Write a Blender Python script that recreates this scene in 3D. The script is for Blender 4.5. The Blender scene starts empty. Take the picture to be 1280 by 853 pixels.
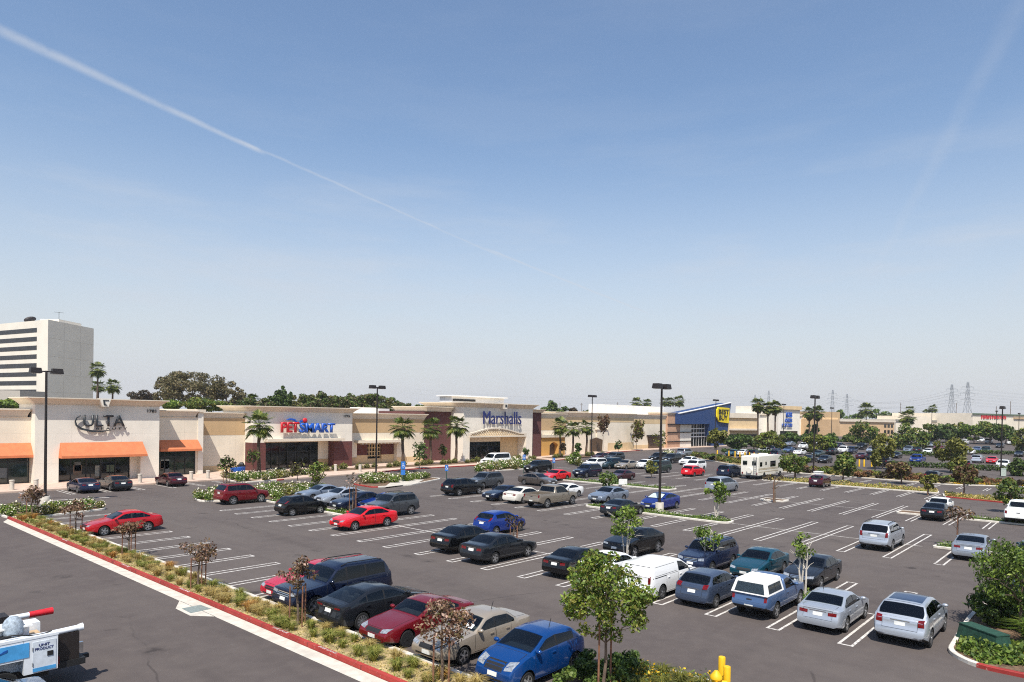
import bpy, bmesh, math, random
import numpy as np
from mathutils import Vector, Matrix
from mathutils.bvhtree import BVHTree
random.seed(7); RNG = np.random.default_rng(7)
R = math.radians
scn = bpy.context.scene
COL = scn.collection

# ------------------------------------------------------------------ camera geometry (also used to survey the place)
F_PX, YAW, PITCH, ROLL, CY, EYE = 857.398, .846822502, -.0112122749, .0176062038, 530.448, 8.0
def cam_rows():
    cy, sy, cp, sp, cr, sr = math.cos(YAW), math.sin(YAW), math.cos(PITCH), math.sin(PITCH), math.cos(ROLL), math.sin(ROLL)
    f = np.array([sy*cp, cy*cp, sp]); r = np.array([cy, -sy, 0.]); d = np.cross(f, r)
    return np.array([[cr, -sr, 0], [sr, cr, 0], [0, 0, 1]]) @ np.array([r, d, f])
ROWS = cam_rows()
MINV = np.linalg.inv(np.array([[F_PX, 0, 640], [0, F_PX, CY], [0, 0, 1]]) @ ROWS)
def ray(x, y): return MINV @ np.array([x, y, 1.])
def G(x, y, z=0.0):                      # ground point surveyed from the photograph
    d = ray(x, y); t = (z-EYE)/d[2]; return (d[0]*t, d[1]*t)
def FP(x, y, Y):                         # point on a facade standing at world Y -> (X, Z)
    d = ray(x, y); t = Y/d[1]; return (d[0]*t, EYE+d[2]*t)
def FAR(x, y, depth):                    # point at a given distance into the scene
    d = ray(x, y); d = d/(ROWS[2] @ d); return (d[0]*depth, d[1]*depth, EYE+d[2]*depth)
def HT(x, yb, yt):                       # height of something standing on the ground from base pixel to top pixel
    X, Y = G(x, yb); lo, hi = -2., 80.
    M = np.array([[F_PX, 0, 640], [0, F_PX, CY], [0, 0, 1]]) @ ROWS
    for _ in range(40):
        m = (lo+hi)/2; v = M @ np.array([X, Y, m-EYE])
        if v[1]/v[2] > yt: lo = m
        else: hi = m
    return lo

# ------------------------------------------------------------------ objects
def link(o, parent=None):
    COL.objects.link(o)
    if parent is not None: o.parent = parent
    return o
def tag(o, label=None, cat=None, group=None, kind=None):
    if label: o['label'] = label
    if cat: o['category'] = cat
    if group: o['group'] = group
    if kind: o['kind'] = kind
    return o
def empty(name, loc=(0, 0, 0), rz=0, label=None, cat=None, group=None):
    o = bpy.data.objects.new(name, None); o.location = loc; o.rotation_euler = (0, 0, rz)
    o.empty_display_size = .3
    return tag(link(o), label, cat, group)
def copy_tree(o, parent=None):
    c = o.copy(); COL.objects.link(c)
    if parent is not None: c.parent = parent
    for ch in o.children: copy_tree(ch, c)
    return c
class MB:
    def __init__(s): s.v = []; s.f = []; s.m = []
    def add(s, vs, fs, m=0):
        n = len(s.v); s.v += [tuple(p) for p in vs]; s.f += [tuple(i+n for i in f) for f in fs]; s.m += [m]*len(fs); return s
    def box(s, x0, x1, y0, y1, z0, z1, m=0):
        return s.add([(x0,y0,z0),(x1,y0,z0),(x1,y1,z0),(x0,y1,z0),(x0,y0,z1),(x1,y0,z1),(x1,y1,z1),(x0,y1,z1)],
                     [(3,2,1,0),(4,5,6,7),(0,1,5,4),(1,2,6,5),(2,3,7,6),(3,0,4,7)], m)
    def frustum(s, a, za, b, zb, m=0):      # a, b = (x0,x1,y0,y1) rectangles
        return s.add([(a[0],a[2],za),(a[1],a[2],za),(a[1],a[3],za),(a[0],a[3],za),(b[0],b[2],zb),(b[1],b[2],zb),(b[1],b[3],zb),(b[0],b[3],zb)],
                     [(3,2,1,0),(4,5,6,7),(0,1,5,4),(1,2,6,5),(2,3,7,6),(3,0,4,7)], m)
    def prism(s, poly, z0, z1, m=0, top=None):
        n = len(poly); v = [(p[0],p[1],z0) for p in poly]+[(p[0],p[1],z1) for p in poly]
        a = sum(poly[i][0]*poly[(i+1)%n][1]-poly[(i+1)%n][0]*poly[i][1] for i in range(n))
        fs = [tuple(range(n))[::-1], tuple(range(n, 2*n))]+[(i,(i+1)%n,n+(i+1)%n,n+i) for i in range(n)]
        if a < 0: fs = [f[::-1] for f in fs]
        return s.add(v, fs, m)
    def vprism(s, poly, y0, y1, m=0):       # polygon in x,z pulled along y
        n = len(poly); v = [(p[0],y0,p[1]) for p in poly]+[(p[0],y1,p[1]) for p in poly]
        a = sum(poly[i][0]*poly[(i+1)%n][1]-poly[(i+1)%n][0]*poly[i][1] for i in range(n))
        fs = [tuple(range(n)), tuple(range(n, 2*n))[::-1]]+[((i+1)%n,i,n+i,n+(i+1)%n) for i in range(n)]
        if a < 0: fs = [f[::-1] for f in fs]
        return s.add(v, fs, m)
    def tube(s, p0, p1, r0, r1=None, n=8, m=0, cap=True):
        r1 = r0 if r1 is None else r1
        p0 = Vector(p0); p1 = Vector(p1); d = (p1-p0)
        if d.length < 1e-6: return s
        d.normalize(); u = d.orthogonal().normalized(); w = d.cross(u)
        v = []
        for p, r in ((p0, r0), (p1, r1)):
            for i in range(n):
                a = 2*math.pi*i/n; v.append(p+u*(math.cos(a)*r)+w*(math.sin(a)*r))
        fs = [(i,(i+1)%n,n+(i+1)%n,n+i) for i in range(n)]
        if cap: fs += [tuple(range(n))[::-1], tuple(range(n, 2*n))]
        return s.add(v, fs, m)
    def path(s, pts, radii, n=8, m=0):
        for i in range(len(pts)-1): s.tube(pts[i], pts[i+1], radii[i], radii[i+1], n, m)
        return s
    def lathe(s, prof, n=16, m=0, axis='z', c=(0, 0, 0)):
        v = []; k = len(prof)
        for r, h in prof:
            for i in range(n):
                a = 2*math.pi*i/n; p = (math.cos(a)*r, math.sin(a)*r, h)
                if axis == 'y': p = (p[0], h, p[1])
                v.append((p[0]+c[0], p[1]+c[1], p[2]+c[2]))
        fs = [(j*n+i, j*n+(i+1)%n, (j+1)*n+(i+1)%n, (j+1)*n+i) for j in range(k-1) for i in range(n)]
        fs += [tuple(range(n))[::-1], tuple(range((k-1)*n, k*n))]
        if axis == 'y': fs = [f[::-1] for f in fs]
        return s.add(v, fs, m)
    def blob(s, c, r, m=0, n=10, k=6):
        prof = [(math.sin(math.pi*j/k)*r[0]+1e-4, -math.cos(math.pi*j/k)*r[2]) for j in range(k+1)]
        i0 = len(s.v); s.lathe(prof, n, m, 'z', c)
        for i in range(i0, len(s.v)):
            p = s.v[i]; s.v[i] = (p[0], c[1]+(p[1]-c[1])*r[1]/r[0], p[2])
        return s
    def mesh(s, name, smooth=None):
        me = bpy.data.meshes.new(name); me.from_pydata(s.v, [], s.f); me.update()
        if any(s.m): me.polygons.foreach_set('material_index', s.m)
        if smooth is not None: shade(me, smooth)
        return me
    def build(s, name, mats, parent=None, smooth=None):
        me = s.mesh(name, smooth)
        for m in (mats if isinstance(mats, (list, tuple)) else [mats]): me.materials.append(m)
        return link(bpy.data.objects.new(name, me), parent)
def shade(me, ang=35):
    me.polygons.foreach_set('use_smooth', [True]*len(me.polygons)); me.set_sharp_from_angle(angle=R(ang))

# ------------------------------------------------------------------ materials
def lin(h):
    c = [int(h[i:i+2], 16)/255 for i in (0, 2, 4)]
    return tuple(x/12.92 if x <= .04045 else ((x+.055)/1.055)**2.4 for x in c)
class NT:
    def __init__(s, mat): s.t = mat.node_tree; s.n = s.t.nodes; s.l = s.t.links
    def new(s, ty, **kw):
        n = s.n.new(ty)
        for k, v in kw.items():
            if k.startswith('i_'):
                key = k[2:]; key = int(key) if key.isdigit() else key.replace('_', ' ')
                n.inputs[key].default_value = v
            else: setattr(n, k, v)
        return n
    def link(s, a, b): s.l.new(a, b)
    def math(s, op, a, b=None, clamp=False):
        n = s.n.new('ShaderNodeMath'); n.operation = op; n.use_clamp = clamp
        for i, x in enumerate((a, b)):
            if x is None: continue
            if isinstance(x, (int, float)): n.inputs[i].default_value = x
            else: s.l.new(x, n.inputs[i])
        return n.outputs[0]
    def mix(s, fac, a, b, blend='MIX'):
        n = s.n.new('ShaderNodeMix'); n.data_type = 'RGBA'; n.blend_type = blend
        for i, x in ((0, fac), (6, a), (7, b)):
            if isinstance(x, (int, float)): n.inputs[i].default_value = x
            elif isinstance(x, (tuple, list)): n.inputs[i].default_value = (*x[:3], 1)
            else: s.l.new(x, n.inputs[i])
        return n.outputs[2]
    def ramp(s, v, lo, hi, a=0., b=1.):
        n = s.n.new('ShaderNodeMapRange'); n.interpolation_type = 'SMOOTHSTEP'
        s.l.new(v, n.inputs[0]); n.inputs[1].default_value = lo; n.inputs[2].default_value = hi; n.inputs[3].default_value = a; n.inputs[4].default_value = b
        return n.outputs[0]
    def noise(s, scale, detail=4, vec=None, rough=.55, dist=0.):
        n = s.new('ShaderNodeTexNoise'); n.inputs['Scale'].default_value = scale; n.inputs['Detail'].default_value = detail
        n.inputs['Roughness'].default_value = rough; n.inputs['Distortion'].default_value = dist
        if vec is not None: s.l.new(vec, n.inputs['Vector'])
        return n.outputs[0]
    def coord(s, which='Object', scale=None):
        c = s.n.new('ShaderNodeTexCoord').outputs[which]
        if scale:
            m = s.n.new('ShaderNodeMapping'); m.inputs['Scale'].default_value = scale; s.l.new(c, m.inputs['Vector']); c = m.outputs[0]
        return c
    def pos(s): return s.n.new('ShaderNodeNewGeometry').outputs['Position']
    def bump(s, h, strength=.3, dist=.02):
        n = s.n.new('ShaderNodeBump'); n.inputs['Strength'].default_value = strength; n.inputs['Distance'].default_value = dist
        s.l.new(h, n.inputs['Height']); return n.outputs[0]
_mats = {}
def base_mat(name):
    m = bpy.data.materials.new(name); m.use_nodes = True; t = NT(m); b = t.n['Principled BSDF']; return m, t, b
def mat(name, col, rough=.6, metal=0., var=.12, scale=6., bump=0., coat=0., spec=.5, world=True):
    if name in _mats: return _mats[name]
    m, t, b = base_mat(name); c = lin(col) if isinstance(col, str) else col
    v = t.pos() if world else t.coord()
    n1 = t.noise(scale, 5, v)
    lo = tuple(x*(1-var) for x in c); hi = tuple(min(1, x*(1+var)) for x in c)
    t.link(t.mix(t.ramp(n1, .3, .7), lo, hi), b.inputs['Base Color'])
    b.inputs['Roughness'].default_value = rough; b.inputs['Metallic'].default_value = metal
    b.inputs['Coat Weight'].default_value = coat; b.inputs['Coat Roughness'].default_value = .04; b.inputs['Specular IOR Level'].default_value = spec
    if bump: t.link(t.bump(t.noise(scale*12, 3, v), bump, .02), b.inputs['Normal'])
    _mats[name] = m; return m
def stucco(name, col):
    if name in _mats: return _mats[name]
    m, t, b = base_mat(name); c = lin(col); p = t.pos()
    blot = t.noise(.35, 5, p); mp = t.new('ShaderNodeMapping'); mp.inputs['Scale'].default_value = (1.6, 1.6, .12); t.link(p, mp.inputs[0])
    streak = t.noise(1.0, 5, mp.outputs[0], .65)
    a = t.mix(t.ramp(blot, .35, .7), tuple(x*.93 for x in c), tuple(min(1, x*1.04) for x in c))
    a = t.mix(t.ramp(streak, .52, .8, 0, .25), a, tuple(x*.72 for x in c))
    s = t.new('ShaderNodeSeparateXYZ'); t.link(p, s.inputs[0])      # control joints in the render coat
    jx = t.math('LESS_THAN', t.math('FRACT', t.math('DIVIDE', t.math('ADD', s.outputs[0], s.outputs[1]), 4.9)), .007); jz = t.math('LESS_THAN', t.math('FRACT', t.math('DIVIDE', t.math('ADD', s.outputs[2], .9), 3.1)), .010)
    a = t.mix(t.math('MULTIPLY', t.math('MAXIMUM', jx, jz), .35), a, tuple(x*.5 for x in c))
    foot = t.math('MULTIPLY', t.ramp(t.noise(.9, 5, p), .35, .75), t.ramp(s.outputs[2], .2, 1.1, .35, 0)); a = t.mix(foot, a, tuple(x*.55 for x in c))
    t.link(a, b.inputs['Base Color']); b.inputs['Roughness'].default_value = .88
    t.link(t.bump(t.noise(14, 3, p), .08, .02), b.inputs['Normal'])
    _mats[name] = m; return m
def paint(name, col, metal=0.):
    key = 'paint '+name
    if key in _mats: return _mats[key]
    m, t, b = base_mat(key); c = lin(col); v = t.coord()
    grime = t.ramp(t.noise(1.6, 6, v, .65), .45, .85, 0, .07 if sum(c) > .15 else .025)
    t.link(t.mix(grime, c, lin('8a8074')), b.inputs['Base Color'])
    b.inputs['Metallic'].default_value = metal; b.inputs['Roughness'].default_value = .38 if metal else .42
    b.inputs['Coat Weight'].default_value = .85; b.inputs['Coat IOR'].default_value = 1.5; b.inputs['Specular IOR Level'].default_value = .12
    t.link(t.ramp(t.noise(3., 4, v), .3, .8, .02, .09), b.inputs['Coat Roughness'])
    _mats[key] = m; return m
def leafmat(name, cols, rough=.55, trans=.25):
    """leaf faces, each with a hue of its own"""
    if name in _mats: return _mats[name]
    m, t, b = base_mat(name); g = t.n.new('ShaderNodeNewGeometry'); r = g.outputs['Random Per Island']
    cr = t.n.new('ShaderNodeValToRGB'); cr.color_ramp.interpolation = 'LINEAR'
    els = cr.color_ramp.elements
    while len(els) < len(cols): els.new(.5)
    for i, c in enumerate(cols):
        els[i].position = i/(len(cols)-1); els[i].color = (*lin(c), 1)
    t.link(r, cr.inputs[0])
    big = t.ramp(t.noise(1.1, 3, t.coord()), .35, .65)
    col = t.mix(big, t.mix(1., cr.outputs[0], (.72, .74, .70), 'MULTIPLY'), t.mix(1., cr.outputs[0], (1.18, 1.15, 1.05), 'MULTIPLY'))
    t.link(col, b.inputs['Base Color']); b.inputs['Roughness'].default_value = rough; b.inputs['Specular IOR Level'].default_value = .35
    tr = t.n.new('ShaderNodeBsdfTranslucent'); t.link(col, tr.inputs[0]); mx = t.n.new('ShaderNodeMixShader'); mx.inputs[0].default_value = trans
    t.link(b.outputs[0], mx.inputs[1]); t.link(tr.outputs[0], mx.inputs[2]); t.link(mx.outputs[0], t.n['Material Output'].inputs[0])
    _mats[name] = m; return m
def asphalt():
    m, t, b = base_mat('asphalt'); p = t.pos()
    grain = t.noise(38, 3, p, .8); mid = t.noise(1.3, 6, p, .65); big = t.noise(.07, 5, p, .6)
    mp = t.new('ShaderNodeMapping'); mp.inputs['Scale'].default_value = (.55, .035, 1.); t.link(p, mp.inputs[0])
    lane = t.noise(1., 4, mp.outputs[0], .55)
    c = t.mix(t.ramp(big, .35, .65), lin('58504d'), lin('665e59'))
    c = t.mix(t.ramp(lane, .45, .75, 0, .35), c, lin('47403d'))
    c = t.mix(t.ramp(mid, .35, .75, 0, .5), c, lin('6b625c'))
    c = t.mix(t.ramp(grain, .25, .8, 0, .55), c, lin('37312f'))
    spk = t.noise(95, 2, p, .9); c = t.mix(t.ramp(spk, .66, .8, 0, .5), c, lin('958c84'))
    # oil stains and patched cracks
    vo = t.new('ShaderNodeTexVoronoi'); vo.inputs['Scale'].default_value = .33; t.link(p, vo.inputs['Vector'])
    spot = t.math('MULTIPLY', t.ramp(vo.outputs['Distance'], .03, .22, 1, 0), t.ramp(t.noise(2.4, 5, p), .35, .7))
    c = t.mix(t.math('MULTIPLY', spot, .85), c, lin('2c2827'))
    ms = t.new('ShaderNodeMapping'); ms.inputs['Scale'].default_value = (1/2.9, 1/1.35, 1.); t.link(p, ms.inputs[0]); v2 = t.new('ShaderNodeTexVoronoi'); v2.inputs['Scale'].default_value = 1.; v2.inputs['Randomness'].default_value = .8; t.link(ms.outputs[0], v2.inputs['Vector'])
    drip = t.math('MULTIPLY', t.ramp(v2.outputs['Distance'], .04, .2, 1, 0), t.ramp(t.noise(.9, 4, p), .5, .62)); c = t.mix(t.math('MULTIPLY', drip, .55), c, lin('2a2523'))
    wn = t.new('ShaderNodeTexNoise'); wn.inputs['Scale'].default_value = .35; wn.inputs['Detail'].default_value = 5; t.link(p, wn.inputs['Vector'])
    wv = t.new('ShaderNodeVectorMath'); wv.operation = 'MULTIPLY_ADD'; t.link(wn.outputs['Color'], wv.inputs[0]); wv.inputs[1].default_value = (1.1, 1.1, 1.1); t.link(p, wv.inputs[2])
    ck = t.new('ShaderNodeTexVoronoi'); ck.feature = 'DISTANCE_TO_EDGE'; ck.inputs['Scale'].default_value = .085; t.link(wv.outputs[0], ck.inputs['Vector'])
    crack = t.math('MULTIPLY', t.ramp(ck.outputs['Distance'], .001, .005, 1, 0), t.ramp(t.noise(.16, 3, p), .52, .6))
    c = t.mix(t.math('MULTIPLY', crack, .4), c, lin('262221'))
    t.link(c, b.inputs['Base Color']); b.inputs['Roughness'].default_value = .9; b.inputs['Specular IOR Level'].default_value = .25
    t.link(t.bump(grain, .35, .012), b.inputs['Normal'])
    return m
def linepaint():
    m, t, b = base_mat('worn white paint'); p = t.pos()
    w = t.ramp(t.noise(5.5, 8, p, .75), .37, .55)
    c = t.mix(w, lin('8d8781'), lin('d2cdc5')); c = t.mix(t.ramp(t.noise(.5, 4, p), .4, .8, 0, .3), c, lin('8f8983'))
    t.link(c, b.inputs['Base Color']); b.inputs['Roughness'].default_value = .75
    return m
def brick(name, a, bcol, mortar, sx=.4, sz=.2):
    m, t, b = base_mat(name); p = t.pos(); s = t.new('ShaderNodeSeparateXYZ'); t.link(p, s.inputs[0])
    cb = t.new('ShaderNodeCombineXYZ'); t.link(t.math('ADD', s.outputs[0], s.outputs[1]), cb.inputs[0]); t.link(s.outputs[2], cb.inputs[1])
    k = t.new('ShaderNodeTexBrick'); k.inputs['Color1'].default_value = (*lin(a), 1); k.inputs['Color2'].default_value = (*lin(bcol), 1); k.inputs['Mortar'].default_value = (*lin(mortar), 1)
    k.inputs['Scale'].default_value = 1; k.inputs['Brick Width'].default_value = sx; k.inputs['Row Height'].default_value = sz; k.inputs['Mortar Size'].default_value = .012
    t.link(cb.outputs[0], k.inputs['Vector'])
    t.link(t.mix(t.ramp(t.noise(1.2, 4, p), .3, .7, 0, .3), k.outputs[0], lin(mortar)), b.inputs['Base Color']); b.inputs['Roughness'].default_value = .85
    return m
def glassmat(name, col, rough=.06, spec=.8):
    m, t, b = base_mat(name); c = lin(col); p = t.pos()
    t.link(t.mix(t.ramp(t.noise(.6, 3, p), .4, .65), tuple(x*.6 for x in c), tuple(x*1.3 for x in c)), b.inputs['Base Color'])
    b.inputs['Roughness'].default_value = rough; b.inputs['Specular IOR Level'].default_value = spec; b.inputs['IOR'].default_value = 1.52
    return m
ASPH = asphalt(); LINE = linepaint()
CONC = mat('pale concrete', 'bdb5a8', .85, 0, .14, 3., .3)
KERB = mat('kerb concrete', 'cfc8bc', .85, 0, .15, 4., .3)
WALK = mat('sidewalk concrete', 'c2aa98', .85, 0, .12, 1.5, .2)
def redkerb():
    m, t, b = base_mat('red kerb paint'); p = t.pos(); s = t.new('ShaderNodeSeparateXYZ'); t.link(p, s.inputs[0])
    c = t.mix(t.ramp(t.noise(1.1, 5, p), .3, .7), lin('8a2622'), lin('a83a32')); c = t.mix(t.ramp(t.noise(7, 6, p, .75), .60, .68, 0, .8), c, lin('b9aa9c')); c = t.mix(t.ramp(t.noise(2.2, 5, p), .6, .8, 0, .5), c, lin('4a2a26'))
    c = t.mix(t.math('LESS_THAN', t.math('FRACT', t.math('DIVIDE', t.math('ADD', s.outputs[1], s.outputs[0]), 3.05)), .012), c, lin('3a2a26')); t.link(c, b.inputs['Base Color']); b.inputs['Roughness'].default_value = .75; return m
REDK = redkerb()
SOIL = mat('bark mulch', '6b5540', .95, 0, .4, 5., .8)
DRY = mat('dry straw soil', 'a8946a', .95, 0, .35, 4., .8)
STU = stucco('stucco off white', 'e6decf'); STU2 = stucco('stucco cream', 'e3d7c2'); TAN = stucco('stucco tan', 'c0a27a'); TAN2 = stucco('stucco light tan', 'd2b88f'); CORN = stucco('stucco cornice', 'dacdb9'); WARM = stucco('stucco warm grey', 'bcae9f')
BRK = brick('dark red brick', '5d3330', '6a3a34', '4e3230'); BRKW = stucco('maroon wall', '5f3a38'); OCHRE = stucco('ochre stucco', 'd1a058')
PINKB = brick('pink split block', 'c9a184', 'bd9478', 'a98a72', .4, .4)
BLK = mat('black frame', '161616', .45); DKM = mat('dark bronze metal', '2b2523', .5, .3)
GLS = glassmat('store glass', '141a19'); GLSG = glassmat('green tinted glass', '26332e')
ORG = mat('orange canvas', 'c8744a', .8, 0, .08, 2.)
SGNB = mat('sign charcoal', '2e3235', .45); SGNR = mat('sign red', 'c01e28', .4); SGNBL = mat('sign blue', '1b56b4', .4); SGNV = mat('sign navy', '1f2a63', .4); SGNY = mat('sign yellow', 'f2d50f', .5)
BBLUE = mat('blue wall panels', '24406f', .55, 0, .06, 1.)
WHT = mat('white paint', 'e4e2dd', .6, 0, .06, 3.); ROOF = mat('white roof sheet', 'e9e6e0', .7, 0, .06, .4); GRY = mat('grey metal', '8b8d8e', .5, .4)
YEL = mat('yellow safety paint', 'e0b014', .55, 0, .1, 4.); BLUE = mat('blue sign paint', '2a6cb8', .5); GRN = mat('green plastic mesh', '1d4234', .8, 0, .25, 8.)
WOOD = mat('stake wood', '7a5540', .9, 0, .25, 8.); BARK = mat('grey brown bark', '6a5a4c', .95, 0, .3, 6., .6); PBARK = mat('palm bark', '5c4a3c', .95, 0, .35, 10., .8)
TYRE = mat('tyre rubber', '191919', .85, 0, .1, 10.); RIM = mat('alloy rim', 'b8babd', .3, .85, .05, 8.); RIMD = mat('dark steel rim', '3a3b3d', .45, .6); TRIM = mat('black plastic trim', '1a1a1b', .6)
def carglass(name, tint):
    m, t, b = base_mat(name); t.n.remove(b); tr = t.n.new('ShaderNodeBsdfTransparent'); tr.inputs[0].default_value = (*tint, 1); gl = t.n.new('ShaderNodeBsdfGlossy'); gl.inputs['Roughness'].default_value = .02; gl.inputs['Color'].default_value = (.95, .97, 1, 1)
    fr = t.n.new('ShaderNodeFresnel'); fr.inputs[0].default_value = 1.52; mx = t.n.new('ShaderNodeMixShader'); t.link(fr.outputs[0], mx.inputs[0]); t.link(tr.outputs[0], mx.inputs[1]); t.link(gl.outputs[0], mx.inputs[2]); t.link(mx.outputs[0], t.n['Material Output'].inputs[0]); return m
CGL = carglass('car glass', (.50, .56, .56)); CGLB = carglass('blue tint car glass', (.42, .52, .58)); CGLT = carglass('privacy car glass', (.14, .16, .17))
SEAT = mat('grey seat cloth', '34353a', .9, 0, .15, 12.); SEAT2 = mat('tan seat cloth', '7d6f5e', .9, 0, .15, 12.); HLMP = mat('clear lamp', '9ea3a8', .08, .35, .35, 14., world=False); TLMP = mat('red lamp', '6a0a0e', .15, 0, .4, 14., world=False); PLATE = mat('number plate white', 'dcdcd6', .5); CHROME = mat('chrome', 'd0d2d4', .12, .95)
AMB = mat('amber lamp', 'd8741c', .25)
# ------------------------------------------------------------------ cars: one lofted body per kind, then cut wheel arches and laid-on glazing, doors and lamps
def kind(L, W, H, wb, foh, top, belt, wins, wr=.32, gc=.2, doors=(), rear='sedan', tumble=.42, tint=0, bed=None, rails=False, ws=(1, 2), rg=(4, 5), spokes=5, lamp=(.62, .76), tl=(.72, .95), tly=(.5, .9), plate_z=.8, cargo=False, roof_glass=None, sw=None, nose=.17):
    return dict(L=L, W=W, H=H, wb=wb, foh=foh, top=top, belt=belt, wins=wins, wr=wr, gc=gc, doors=doors, rear=rear, tumble=tumble, tint=tint, bed=bed, rails=rails, ws=ws, rg=rg, spokes=spokes, lamp=lamp, tl=tl, tly=tly, plate_z=plate_z, cargo=cargo, roof_glass=roof_glass, nose=nose)
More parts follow.
